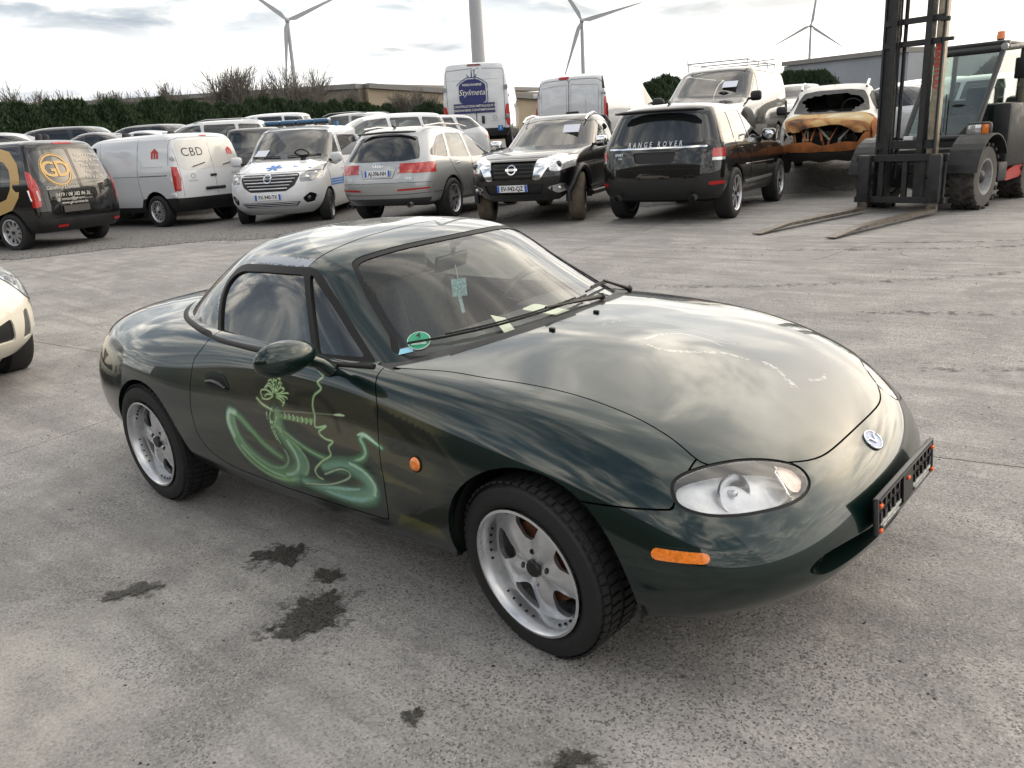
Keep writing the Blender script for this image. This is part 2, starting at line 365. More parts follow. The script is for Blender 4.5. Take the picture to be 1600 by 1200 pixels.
MATS = {}
def P3(c): return (c[0], c[1], c[2], 1) if len(c) == 3 else c
def mat(name, col, rough=.5, metal=0, coat=0, coat_r=.03, spec=.5, emis=None, noise=None, bump=None, trans=0, ior=1.5, alpha=1):
    """principled material; noise=(scale, amount): colour variation; bump=(scale, strength)"""
    if name in MATS: return MATS[name]
    m = bpy.data.materials.new(name); m.use_nodes = True; t = m.node_tree; b = t.nodes['Principled BSDF']; L = t.links.new
    b.inputs['Base Color'].default_value = P3(col); b.inputs['Roughness'].default_value = rough; b.inputs['Metallic'].default_value = metal
    b.inputs['Coat Weight'].default_value = coat; b.inputs['Coat Roughness'].default_value = coat_r; b.inputs['Specular IOR Level'].default_value = spec
    b.inputs['Transmission Weight'].default_value = trans; b.inputs['IOR'].default_value = ior; b.inputs['Alpha'].default_value = alpha
    if emis: b.inputs['Emission Color'].default_value = P3(emis[0]); b.inputs['Emission Strength'].default_value = emis[1]
    tc = t.nodes.new('ShaderNodeTexCoord')
    if noise:
        n = t.nodes.new('ShaderNodeTexNoise'); n.inputs['Scale'].default_value = noise[0]; n.inputs['Detail'].default_value = 5; n.inputs['Roughness'].default_value = .6; L(tc.outputs['Object'], n.inputs[0])
        r = t.nodes.new('ShaderNodeMapRange'); L(n.outputs[0], r.inputs[0]); r.inputs[1].default_value = .3; r.inputs[2].default_value = .7; r.inputs[3].default_value = 1-noise[1]; r.inputs[4].default_value = 1+noise[1]
        x = t.nodes.new('ShaderNodeMix'); x.data_type = 'RGBA'; x.blend_type = 'MULTIPLY'; x.inputs[0].default_value = 1; x.inputs[6].default_value = P3(col); L(r.outputs[0], x.inputs[7]); L(x.outputs[2], b.inputs['Base Color'])
        rr = t.nodes.new('ShaderNodeMapRange'); L(n.outputs[0], rr.inputs[0]); rr.inputs[1].default_value = .3; rr.inputs[2].default_value = .7; rr.inputs[3].default_value = max(0, rough-.08*noise[1]*4); rr.inputs[4].default_value = min(1, rough+.08*noise[1]*4); L(rr.outputs[0], b.inputs['Roughness'])
    if bump:
        n = t.nodes.new('ShaderNodeTexNoise'); n.inputs['Scale'].default_value = bump[0]; n.inputs['Detail'].default_value = 4; L(tc.outputs['Object'], n.inputs[0])
        q = t.nodes.new('ShaderNodeBump'); q.inputs['Strength'].default_value = bump[1]; q.inputs['Distance'].default_value = .01; L(n.outputs[0], q.inputs['Height']); L(q.outputs[0], b.inputs['Normal'])
    MATS[name] = m; return m

def glass_mat(name, tint, see, rough=.0, f0=.085):
    """window glass: fresnel mirror over a tinted see-through (thin, no refraction)"""
    if name in MATS: return MATS[name]
    m = bpy.data.materials.new(name); m.use_nodes = True; t = m.node_tree; t.nodes.clear(); L = t.links.new
    o = t.nodes.new('ShaderNodeOutputMaterial'); g = t.nodes.new('ShaderNodeBsdfGlossy'); g.inputs['Roughness'].default_value = rough; g.inputs['Color'].default_value = (1, 1, 1, 1)
    tr = t.nodes.new('ShaderNodeBsdfTransparent'); tr.inputs[0].default_value = P3([c*see for c in tint])
    df = t.nodes.new('ShaderNodeBsdfDiffuse'); df.inputs[0].default_value = (.012, .013, .014, 1)
    a = t.nodes.new('ShaderNodeMixShader'); a.inputs[0].default_value = min(1, see*1.3); L(df.outputs[0], a.inputs[1]); L(tr.outputs[0], a.inputs[2])
    lw = t.nodes.new('ShaderNodeLayerWeight'); lw.inputs[0].default_value = .5; pw = t.nodes.new('ShaderNodeMath'); pw.operation = 'POWER'; L(lw.outputs['Facing'], pw.inputs[0]); pw.inputs[1].default_value = 4.2
    f = t.nodes.new('ShaderNodeMath'); f.operation = 'MULTIPLY_ADD'; L(pw.outputs[0], f.inputs[0]); f.inputs[1].default_value = .90; f.inputs[2].default_value = f0
    x = t.nodes.new('ShaderNodeMixShader'); L(f.outputs[0], x.inputs[0]); L(a.outputs[0], x.inputs[1]); L(g.outputs[0], x.inputs[2]); L(x.outputs[0], o.inputs[0])
    MATS[name] = m; return m

def text_mesh(name, s, size, extrude=.001, bold=False, sx=1.0, shear=0, spacing=1.0):
    c = bpy.data.curves.new(name, 'FONT'); c.body = s; c.size = size; c.extrude = extrude; c.align_x = 'CENTER'; c.align_y = 'CENTER'; c.resolution_u = 3; c.shear = shear; c.space_character = spacing
    if bold: c.offset = size*.018
    o = bpy.data.objects.new(name, c); me = bpy.data.meshes.new_from_object(o); bpy.data.objects.remove(o); bpy.data.curves.remove(c)
    me.name = name
    if sx != 1: me.transform(Matrix.Diagonal((sx, 1, 1, 1)))
    return me
def text(name, s, size, mat_, parent, loc, normal, up=(0, 0, 1), **k):
    """flat lettering facing normal"""
    me = text_mesh(name, s, size, **k); n = Vector(normal).normalized(); u = Vector(up); x = u.cross(n).normalized(); y = n.cross(x)
    M = Matrix(((x.x, y.x, n.x, loc[0]), (x.y, y.y, n.y, loc[1]), (x.z, y.z, n.z, loc[2]), (0, 0, 0, 1)))
    me.transform(M); return obj(name, me, mat_, parent)
def subdivide(S, n=1):
    for _ in range(n):
        T = S['T']; nv = len(S['V'])+1
        e = np.concatenate([T[:, [0, 1]], T[:, [1, 2]], T[:, [2, 0]]]); lo, hi = e.min(1), e.max(1)
        u, first, inv = np.unique(lo.astype(np.int64)*nv+hi, return_index=True, return_inverse=True); inv = inv.ravel()
        mV = (S['V'][lo[first]]+S['V'][hi[first]])/2; mN = S['N'][lo[first]]+S['N'][hi[first]]; mN /= np.linalg.norm(mN, axis=1, keepdims=True)
        b = len(S['V']); m = len(T); a01, a12, a20 = b+inv[:m], b+inv[m:2*m], b+inv[2*m:]
        T = np.concatenate([np.stack(x, 1) for x in ((T[:, 0], a01, a20), (a01, T[:, 1], a12), (a20, a12, T[:, 2]), (a01, a12, a20))])
        S = dict(V=np.concatenate([S['V'], mV]), N=np.concatenate([S['N'], mN]), T=T)
    return S
def near(V, N): return V[:, 1] < 0
def far(V, N): return V[:, 1] > 0
def mirrory(P): return [(x, -y) for x, y in P][::-1]

# ---------------------------------------------------------------- common materials
RUB = mat('tyre rubber', (.010, .010, .0105), .72, noise=(9, .35), bump=(60, .15))
BLK = mat('black plastic', (.009, .009, .0095), .5, noise=(6, .25))
BLK2 = mat('satin black trim', (.006, .006, .0065), .32)
DARK = mat('dark underside', (.004, .004, .0045), .85)
CHROME = mat('chrome', (.75, .76, .78), .12, 1)
ALU = mat('wheel silver paint', (.58, .59, .61), .30, .75, coat=.5, coat_r=.10, noise=(17, .14))
WHT = mat('plain white', (.75, .75, .74), .5)
INK = mat('black ink', (.01, .01, .012), .5)
RUST = mat('rust', (.12, .045, .02), .85, noise=(25, .5), bump=(40, .5))

# ---------------------------------------------------------------- wheels
def disc_surface(prof, r0, r1, nr=24, na=120):
    """face of a wheel in XZ plane facing -Y; prof(r,a)->y"""
    r = np.linspace(r0, r1, nr); a = np.linspace(0, 2*np.pi, na+1)
    Rr, Aa = np.meshgrid(r, a, indexing='ij'); Y = prof(Rr, Aa); G = np.stack([Rr*np.cos(Aa), Y, Rr*np.sin(Aa)], -1)
    S = grid_surf(G, mirror=False); 
    if S['N'][:, 1].mean() > 0: S['N'] = -S['N']; 
    f = np.cross(S['V'][S['T'][:, 1]]-S['V'][S['T'][:, 0]], S['V'][S['T'][:, 2]]-S['V'][S['T'][:, 0]])
    if f[:, 1].sum() > 0: S['T'] = S['T'][:, ::-1]
    return S
def make_tyre(R, rim, w, n=48, blocks=True):
    m = MB(); s = w/2
    pr = [(rim-.004, -s+.012), (rim+.006, -s+.002), (rim+(R-rim)*.45, -s-.006), (rim+(R-rim)*.8, -s+.004), (R-.012, -s+.016), (R-.006, -s+.03), (R-.007, s-.03), (R-.012, s-.016), (rim+(R-rim)*.5, s+.004), (rim-.004, s-.012)]
    m.lathe(pr, n)
    if blocks:
        k = int(2*math.pi*R/.032)
        for i in range(k):
            for (y0, y1, sh) in ((-s+.014, -s+.036, 0), (-s+.042, -s*.12, .5), (s*.0+.004, s-.042, .2), (s-.036, s-.014, .7)):
                a = 2*math.pi*(i+sh)/k; c = (y0+y1)/2; rr = R-.003
                m.box((math.cos(a)*rr, c, math.sin(a)*rr), (.008, y1-y0, .022), rot=(0, -a, 0))
    return m.me('tyre', 40)
_wc = {}
def wheel(kind, R=.29, rim=.205, w=.195, ns=5, style='fat', met=ALU, blocks=False, lip=.012, depth=.035, detail=1):
    """returns dict of meshes, axis along Y, outer face towards -Y"""
    if kind in _wc: return _wc[kind]
    D = {}; s = w/2
    D['tyre'] = (make_tyre(R, rim, w, 64 if blocks else 40, blocks), RUB)
    m = MB(); fr = rim-.018
    m.lathe([(rim-.002, -s-.001), (rim+.001, -s-.006), (rim-.007, -s-.008), (rim-.012, -s-.003), (fr-.002, -s+depth*.55), (fr-.004, -s+depth+.012), (fr-.010, s-.02), (rim-.004, s-.005)], 64)
    D['rim'] = (m.me('rim', 35), met)
    y0 = -s+depth
    def prof(r, a):
        q = r/fr; base = y0-.006*np.cos(q*3.0)
        if style == 'fat': return base+.012*q**2-.016*(.5-.5*np.cos((a+np.pi/2)*ns+np.pi))*np.sin(np.clip(q, 0, 1)*np.pi)**1.0*-1*-1
        return base+.02*q*(1-q)
    S = disc_surface(prof, .012, fr, 26 if detail else 12, 150 if detail else 72)
    ang = np.arctan2(S['V'][:, 2], S['V'][:, 0]); rr = np.hypot(S['V'][:, 0], S['V'][:, 2])
    k = ns; am = (ang+np.pi/2+4*np.pi) % (2*np.pi/k)-np.pi/k      # hole centres
    q = rr/fr
    if style == 'fat':
        # rounded triangular openings wide at the rim
        u = am*rr; v = rr; half = np.clip((v-fr*.36)*.66, .004, fr*.285)
        hole = np.maximum(np.abs(u)-half, np.maximum(fr*.52-v, v-fr*.93)); 
        rad = .016; a1 = np.maximum(np.abs(u)-half+rad, 0); a2 = np.maximum(np.maximum(fr*.46-v, v-fr*.945)+rad, 0); hole = np.hypot(a1, a2)-rad
    elif style == 'twin':
        g = np.abs(np.abs(am)-np.pi/k*.42)*rr*1.0; u = am*rr
        hole = np.minimum(np.maximum(np.abs(u)-fr*.10, np.maximum(fr*.42-rr, rr-fr*.92)), np.maximum(np.pi/k*rr*.62-np.abs(u)-0*g, np.maximum(fr*.36-rr, rr-fr*.92)))
        hole = np.maximum(hole, -.5)
    else:
        sp = {'thin': .018, 'mid': .028}.get(style, .022)
        hole = np.maximum(sp-(np.pi/k-np.abs(am))*rr, np.maximum(fr*.30-rr, rr-fr*.93))
    _, face = split(S, hole)
    lug = 4 if ns == 5 and style == 'fat' else 5; la = (ang+np.pi/4+4*np.pi) % (2*np.pi/lug)-np.pi/lug
    hl = np.hypot(la*rr, rr-.05*rim/.205)-.0095*rim/.205
    hl = np.hypot((( (np.arctan2(face['V'][:,2],face['V'][:,0])+np.pi/4+4*np.pi) % (2*np.pi/lug))-np.pi/lug)*np.hypot(face['V'][:,0],face['V'][:,2]), np.hypot(face['V'][:,0],face['V'][:,2])-.05*rim/.205)-.0095*rim/.205
    _, face = split(face, hl)
    face = flange(face, .016)
    D['spokes'] = (mesh_np('spokes', face['V'], face['T'], face['N']), met)
    m = MB(); m.lathe([(.0001, y0-.022), (.024*rim/.205, y0-.021), (.028*rim/.205, y0-.015), (.028*rim/.205, y0+.01)], 24); D['hub_cap'] = (m.me('hub_cap', 30), BLK2)
    m = MB(); m.lathe([(.0001, y0+.035), (rim*.64, y0+.035), (rim*.66, y0+.05), (.0001, y0+.06)], 32); D['brake_disc'] = (m.me('brake_disc', 30), RUST)
    m = MB()
    for i in range(lug):
        a = 2*math.pi*i/lug-math.pi/4+math.pi/lug; m.tube((math.cos(a)*.05*rim/.205, y0+.004, math.sin(a)*.05*rim/.205), (math.cos(a)*.05*rim/.205, y0+.02, math.sin(a)*.05*rim/.205), .008*rim/.205, n=6)
    m.lathe([(fr*.93, s-.05), (.02, s-.045), (.02, s-.03), (fr*.93, s-.03)], 32)
    D['wheel_bolts'] = (m.me('wheel_bolts'), DARK)
    _wc[kind] = D; return D
def place_wheel(kind, parent, loc, rot=(0, 0, 0), **k):
    D = wheel(kind, **k); e = empty('wheel', loc, parent=parent); e.rotation_euler = rot
    for n, (me, mt) in D.items(): obj(n, me, mt, e)
    return e
# ================================================================ the green roadster
GREEN_A = (.0014, .0125, .0105)
def paint_mat(name, base, metal=.35, rough=.28, art=False, peel=False, flake=True):
    m = bpy.data.materials.new(name); m.use_nodes = True; t = m.node_tree; b = t.nodes['Principled BSDF']; L = t.links.new
    b.inputs['Metallic'].default_value = metal; b.inputs['Roughness'].default_value = rough; b.inputs['Specular IOR Level'].default_value = .15; b.inputs['Coat Weight'].default_value = 1; b.inputs['Coat Roughness'].default_value = .025; b.inputs['Coat IOR'].default_value = 1.55
    tc = t.nodes.new('ShaderNodeTexCoord')
    col = t.nodes.new('ShaderNodeRGB'); col.outputs[0].default_value = P3(base); out = col.outputs[0]
    # fine dust film: dulls the coat unevenly
    n = t.nodes.new('ShaderNodeTexNoise'); n.inputs['Scale'].default_value = 5; n.inputs['Detail'].default_value = 8; n.inputs['Roughness'].default_value = .7; L(tc.outputs['Object'], n.inputs[0])
    r = t.nodes.new('ShaderNodeMapRange'); L(n.outputs[0], r.inputs[0]); r.inputs[1].default_value = .45; r.inputs[2].default_value = .8; r.inputs[3].default_value = .015; r.inputs[4].default_value = .10; L(r.outputs[0], b.inputs['Coat Roughness'])
    # road grime low down
    sp = t.nodes.new('ShaderNodeSeparateXYZ'); L(tc.outputs['Object'], sp.inputs[0])
    g = t.nodes.new('ShaderNodeMapRange'); L(sp.outputs[2], g.inputs[0]); g.inputs[1].default_value = .42; g.inputs[2].default_value = .20; g.inputs[3].default_value = 0; g.inputs[4].default_value = .55
    gm = t.nodes.new('ShaderNodeMath'); gm.operation = 'MULTIPLY'; L(g.outputs[0], gm.inputs[0]); L(n.outputs[0], gm.inputs[1])
    x = t.nodes.new('ShaderNodeMix'); x.data_type = 'RGBA'; L(gm.outputs[0], x.inputs[0]); L(out, x.inputs[6]); x.inputs[7].default_value = (.035, .032, .028, 1); out = x.outputs[2]
    cw = t.nodes.new('ShaderNodeMath'); cw.operation = 'SUBTRACT'; cw.inputs[0].default_value = 1; L(gm.outputs[0], cw.inputs[1]); L(cw.outputs[0], b.inputs['Coat Weight'])
    if art or peel:
        at = t.nodes.new('ShaderNodeAttribute'); at.attribute_name = 'paint'
        fac = at.outputs['Alpha']
        if peel:
            pn = t.nodes.new('ShaderNodeTexNoise'); pn.inputs['Scale'].default_value = 55; pn.inputs['Detail'].default_value = 7; pn.inputs['Roughness'].default_value = .75; L(tc.outputs['Object'], pn.inputs[0])
            s = t.nodes.new('ShaderNodeMath'); s.operation = 'ADD'; L(pn.outputs[0], s.inputs[0]); L(fac, s.inputs[1])
            mr = t.nodes.new('ShaderNodeMapRange'); L(s.outputs[0], mr.inputs[0]); mr.inputs[1].default_value = 1.02; mr.inputs[2].default_value = 1.10; fac = mr.outputs[0]
            q = t.nodes.new('ShaderNodeMath'); q.operation = 'SUBTRACT'; L(cw.outputs[0], q.inputs[0]); L(fac, q.inputs[1]); q.use_clamp = True; L(q.outputs[0], b.inputs['Coat Weight'])
            q2 = t.nodes.new('ShaderNodeMapRange'); L(fac, q2.inputs[0]); q2.inputs[3].default_value = metal; q2.inputs[4].default_value = 0; L(q2.outputs[0], b.inputs['Metallic'])
        y = t.nodes.new('ShaderNodeMix'); y.data_type = 'RGBA'; L(fac, y.inputs[0]); L(out, y.inputs[6])
        if peel: y.inputs[7].default_value = (.34, .37, .42, 1)
        else: L(at.outputs['Color'], y.inputs[7])
        out = y.outputs[2]
        if art:
            q2 = t.nodes.new('ShaderNodeMapRange'); L(fac, q2.inputs[0]); q2.inputs[3].default_value = metal; q2.inputs[4].default_value = .1; L(q2.outputs[0], b.inputs['Metallic'])
    L(out, b.inputs['Base Color'])
    return m
GREEN = paint_mat('dark green metallic paint', GREEN_A)
GREEN_ART = paint_mat('airbrushed door paint', GREEN_A, art=True)
GREEN_PEEL = paint_mat('peeling lacquer on dark green', GREEN_A, peel=True)
RUBS = mat('rubber seal', (.006, .006, .006), .55, spec=.3)
WSG = glass_mat('windscreen glass', (.93, .97, .94), .96, f0=.045)
SDG = glass_mat('side window glass', (.80, .86, .80), .55)

def smooth(e0, e1, x):
    t = np.clip((x-e0)/(e1-e0), 0, 1); return t*t*(3-2*t)
def crv(P, k=10):
    """open smooth polyline"""
    P = np.array(P, float); Q = np.vstack([2*P[0]-P[1], P, 2*P[-1]-P[-2]]); out = []
    for i in range(len(P)-1):
        p0, p1, p2, p3 = Q[i:i+4]
        for j in range(k):
            t = j/k; out.append(.5*((2*p1)+(-p0+p2)*t+(2*p0-5*p1+4*p2-p3)*t*t+(-p0+3*p1-3*p2+p3)*t**3))
    out.append(P[-1]); return np.array(out)
def pdist(Q, P):
    d = np.full(len(Q), 1e9); tt = np.zeros(len(Q)); n = len(P)-1
    for i in range(n):
        a, e = P[i], P[i+1]-P[i]; w = Q-a; t = np.clip((w@e)/max(e@e, 1e-12), 0, 1); dd = ((w-t[:, None]*e)**2).sum(1); m = dd < d
        d[m] = dd[m]; tt[m] = (i+t[m])/n
    return np.sqrt(d), tt
ART = {
'l1o':[(-1.181,0.60),(-1.19,0.564),(-1.109,0.527),(-1.045,0.484),(-1.016,0.439),(-1.047,0.386),(-1.132,0.341),(-1.231,0.321),(-1.327,0.328),(-1.409,0.363),(-1.465,0.419),(-1.489,0.475),(-1.508,0.531),(-1.487,0.573)],
'l1h':[(-1.487,0.573),(-1.421,0.555),(-1.345,0.51),(-1.277,0.467),(-1.216,0.44),(-1.178,0.427)],
'l1i':[(-1.461,0.544),(-1.446,0.488),(-1.41,0.435),(-1.345,0.394),(-1.266,0.371),(-1.189,0.382),(-1.142,0.419),(-1.14,0.454),(-1.166,0.478)],
'tail2':[(-1.132,0.542),(-1.068,0.518),(-1.0,0.495),(-0.931,0.481),(-0.869,0.477),(-0.763,0.493),(-0.694,0.516),(-0.663,0.543),(-0.671,0.571),(-0.686,0.589),(-0.663,0.604),(-0.616,0.592),(-0.574,0.577)],
'l3o':[(-0.935,0.427),(-0.84,0.468),(-0.749,0.492),(-0.669,0.484),(-0.629,0.451),(-0.635,0.412),(-0.688,0.368),(-0.785,0.335),(-0.907,0.325),(-1.012,0.327),(-1.091,0.336)],
'l3i':[(-0.926,0.409),(-0.832,0.449),(-0.781,0.452),(-0.776,0.433),(-0.826,0.403),(-0.929,0.365),(-1.074,0.337)],
'torso':[(-1.188,0.636),(-1.201,0.587),(-1.208,0.56),(-1.19,0.513),(-1.159,0.474)],
'arm':[(-1.17,0.60),(-1.126,0.598),(-1.066,0.6),(-1.008,0.603),(-0.946,0.61)],
'bow':[(-0.944,0.783),(-0.913,0.766),(-0.938,0.745),(-0.914,0.725),(-0.949,0.697),(-0.953,0.663),(-0.938,0.626),(-0.934,0.59),(-0.874,0.602),(-0.915,0.575),(-0.881,0.556),(-0.839,0.553),(-0.867,0.527),(-0.863,0.497),(-0.921,0.463),(-0.979,0.417),(-0.975,0.389),(-0.949,0.383)],
'arrow':[(-1.214,0.609),(-1.008,0.631),(-0.78,0.653)],
'leaf':[(-0.613,0.696),(-0.507,0.664),(-0.423,0.622),(-0.322,0.584),(-0.202,0.556)],
'spiral':[(-0.38,0.60),(-0.409,0.588),(-0.476,0.576),(-0.532,0.582),(-0.526,0.6),(-0.482,0.607),(-0.464,0.594),(-0.494,0.583)],
'scal':[(-0.598,0.686),(-0.447,0.665),(-0.327,0.638),(-0.213,0.574)],
}
def vnoise(Q, sc, seed=0):
    """cheap smooth value noise 0..1"""
    rs = np.random.RandomState(seed); g = rs.rand(64, 64); p = Q*sc; i = np.floor(p).astype(int); f = p-i; f = f*f*(3-2*f)
    a = g[i[:, 0] % 64, i[:, 1] % 64]; b = g[(i[:, 0]+1) % 64, i[:, 1] % 64]; c = g[i[:, 0] % 64, (i[:, 1]+1) % 64]; d = g[(i[:, 0]+1) % 64, (i[:, 1]+1) % 64]
    return (a*(1-f[:, 0])+b*f[:, 0])*(1-f[:, 1])+(c*(1-f[:, 0])+d*f[:, 0])*f[:, 1]
def paint_art(S):
    Q = S['V'][:, [0, 2]]; n = len(Q); C = np.tile(np.array(GREEN_A), (n, 1)); A = np.zeros(n)
    def over(col, a):
        nonlocal C, A
        a = np.clip(a, 0, 1); a1 = a[:, None]; Anew = a+A*(1-a); C = np.where(Anew[:, None] > 1e-5, (np.array(col)*a1+C*(A*(1-a))[:, None])/np.maximum(Anew, 1e-5)[:, None], C); A = Anew
    def stroke(name, w, col, al=1, soft=1., pw=1, taper=0):
        P = crv(ART[name] if isinstance(name, str) else name, 8); m = (Q[:, 0] > P[:, 0].min()-w) & (Q[:, 0] < P[:, 0].max()+w) & (Q[:, 1] > P[:, 1].min()-w) & (Q[:, 1] < P[:, 1].max()+w)
        a = np.zeros(n)
        if m.any():
            d, t = pdist(Q[m], P); ww = w*(1-taper*np.abs(t*2-1)**2); a[m] = al*(1-smooth(1-soft, 1, d/np.maximum(ww, 1e-4)))**pw
        over(col, a)
    wob = vnoise(Q, 9, 3)*.03; z = Q[:, 1]+wob*.6; x = Q[:, 0]
    # olive tone over the lower side, laid in horizontal washes
    env = smooth(-1.95, -1.35, x)*(1-smooth(-.42, -.24, x))*smooth(.26, .33, Q[:, 1])*(1-smooth(.70, .76, Q[:, 1]+.0*x))
    over((.034, .034, .020), env*.85)
    nn = vnoise(np.stack([x*1.0, z*5+.35*x], 1), 2.6, 7)
    over((.070, .066, .032), env*smooth(.5, .62, nn)*.8)
    over((.008, .012, .009), env*smooth(.5, .40, vnoise(np.stack([x+.1, z*6+.3*x], 1), 3.1, 9))*.75)
    bl = (1-smooth(.0, .16, np.abs(x+.72)))*0+smooth(-.82, -.62, x)*env
    nb = vnoise(np.stack([x*1.3, z*7+.6*x], 1), 3.3, 21)
    over((.10, .10, .030), bl*smooth(.53, .60, nb)*(1-smooth(.50, .54, z))*.8)
    over((.012, .017, .012), bl*smooth(.47, .41, nb)*.8)
    # big dark curls behind the figure
    stroke([(-.60, .50), (-.80, .53), (-1.2, .60), (-1.45, .62)], .018, (.010, .013, .010), .6)
    stroke([(-1.05, .69), (-.93, .70), (-.84, .66), (-.80, .60)], .022, (.006, .009, .007), .85)
    stroke([(-1.12, .70), (-1.10, .66), (-1.05, .655)], .04, (.005, .008, .006), .8)
    stroke([(-1.62, .69), (-1.60, .62), (-1.50, .57), (-1.38, .56)], .02, (.010, .013, .010), .6)
    stroke([(-1.52, .72), (-1.50, .66), (-1.42, .61)], .016, (.010, .013, .010), .5)
    stroke('leaf', .020, (.006, .009, .007), .9, .5); stroke('spiral', .011, (.006, .009, .007), .9, .5)
    P = crv(ART['scal'], 10); d, t = pdist(Q, P); tooth = .012+.012*np.abs(((t*14) % 1)-.5)*2; over((.006, .010, .008), .85*(1-smooth(.6, 1., d/tooth))*(x > -.62)*(x < -.2))
    stroke([(-.457, .743), (-.368, .677), (-.269, .61), (-.202, .564)], .008, (.05, .06, .04), .5)
    # serpent coils
    DK = (.006, .022, .013)
    stroke('l1o', .062, DK, .95, .5); stroke('l3o', .060, DK, .95, .5); stroke('l3i', .05, DK, .8, .9)
    B1 = [(-1.17, .60), (-1.15, .54), (-1.09, .48), (-1.065, .43), (-1.09, .385), (-1.16, .352), (-1.25, .346), (-1.34, .372), (-1.41, .415), (-1.455, .465), (-1.475, .515), (-1.480, .555)]
    Gm, Gd = (.125, .270, .120), (.045, .130, .062)
    stroke(B1, .060, Gd, .95, .5, 1, .35); stroke(B1, .046, Gm, .95, .9, 1, .4)
    stroke('l1h', .026, Gd, .95, .5); stroke('l1h', .018, (.16, .33, .13), .9, 1, 1, .5)
    stroke('l1o', .013, (.26, .44, .20), .9, 1); stroke('l1i', .010, (.20, .38, .20), .85, 1)
    stroke([(-1.478, .47), (-1.500, .52), (-1.492, .565), (-1.45, .568)], .020, (.42, .62, .46), .95, 1)
    stroke([(-1.115, .505), (-1.080, .46), (-1.082, .41), (-1.12, .372), (-1.18, .352)], .012, (.40, .62, .46), .85, 1)
    stroke([(-1.05, .47), (-1.038, .43), (-1.06, .392), (-1.12, .355)], .024, (.12, .27, .20), .8, 1)
    stroke([(-1.44, .43), (-1.37, .375), (-1.29, .345), (-1.2, .338)], .010, (.36, .60, .34), .8, 1)
    stroke([(-1.36, .50), (-1.28, .44), (-1.20, .405)], .010, DK, .7, 1)
    stroke('tail2', .024, Gd, .95, .5, 1, .45); stroke('tail2', .015, Gm, .9, 1, 1, .5); stroke('tail2', .007, (.30, .50, .26), .85, 1, 1, .5); stroke(ART['tail2'][5:], .010, (.30, .54, .38), .9, 1, 1, .6)
    stroke([(-.70, .60), (-.675, .607), (-.64, .60), (-.60, .585)], .010, (.55, .76, .58), .95, 1, 1, .5)
    B3 = [(-.92, .440), (-.83, .465), (-.74, .468), (-.685, .445), (-.668, .41), (-.70, .375), (-.78, .350), (-.88, .343), (-.99, .345), (-1.08, .347)]
    stroke(B3, .056, Gd, .95, .45, 1, .4); stroke(B3, .046, (.16, .34, .23), .95, .9, 1, .5)
    stroke([(-.735, .485), (-.675, .462), (-.652, .42), (-.668, .382), (-.72, .355), (-.80, .340)], .018, (.24, .46, .32), .9, 1, 1, .4)
    stroke([(-.76, .487), (-.69, .470), (-.645, .43), (-.660, .385)], .010, (.48, .70, .54), .9, 1)
    stroke([(-1.08, .343), (-.98, .350), (-.88, .362), (-.80, .375), (-.74, .39)], .013, (.30, .56, .48), .9, 1, 1, .5)
    stroke([(-.95, .332), (-.85, .330), (-.76, .340), (-.71, .358)], .016, (.26, .52, .46), .85, 1, 1, .5)
    stroke('l3i', .015, DK, .8, .8, 1, .3); stroke('l3i', .006, (.45, .62, .40), .85, 1)
    # the archer
    Lt = (.62, .82, .50); Md = (.14, .25, .09)
    stroke('torso', .026, (.030, .055, .022), .9, .6, 1, .3)
    for p in ([(-1.20, .62), (-1.215, .585), (-1.20, .56)], [(-1.175, .62), (-1.17, .59), (-1.185, .565)], [(-1.215, .59), (-1.205, .545), (-1.18, .50)], [(-1.20, .57), (-1.185, .525), (-1.165, .49)], [(-1.235, .60), (-1.23, .575)]): stroke(p, .006, Md, .9); stroke(p, .003, Lt, .7)
    stroke('arm', .013, Md, .95, .7)
    for k in range(7): xx = -1.12+k*.026; stroke([(xx, .612), (xx+.006, .603), (xx+.002, .594)], .004, Lt, .9)
    stroke([(-1.30, .645), (-1.26, .625), (-1.20, .612), (-1.15, .615)], .010, Md, .9); stroke([(-1.30, .645), (-1.26, .627), (-1.20, .614)], .004, Lt, .9)
    rs = np.random.RandomState(5)
    stroke([(-1.19, .66), (-1.185, .63)], .016, (.035, .06, .025), .95, .7)
    for k in range(17):
        a = math.radians(-25+k*14); r = .045+.03*rs.rand(); c0 = (-1.185+.012*math.cos(a), .668+.012*math.sin(a)); b = rs.rand()*.6-.3
        p = [c0, (c0[0]+r*.5*math.cos(a+b), c0[1]+r*.45*math.sin(a+b)), (c0[0]+r*math.cos(a), c0[1]+r*.75*math.sin(a)), (c0[0]+r*1.1*math.cos(a-b*1.5), c0[1]+r*.72*math.sin(a-b*1.5))]
        stroke(p, .0062, (.02, .035, .016), .9); stroke(p, .0052, (.22, .38, .12), .95); stroke(p, .0030, Lt, .8)
    stroke('bow', .010, (.012, .026, .014), .9); stroke('bow', .0068, (.20, .36, .15), 1, .7); stroke('bow', .0036, (.52, .68, .42), .85)
    stroke('arrow', .0035, (.20, .26, .18), .8); stroke([(-.83, .648), (-.80, .652), (-.775, .653)], .007, Lt, .9, 1, 1, .6)
    grain = vnoise(Q, 160, 31)-.5; C = C*(1+.25*grain[:, None])
    S['A'] = np.concatenate([C, A[:, None]], 1).astype(np.float32); return S

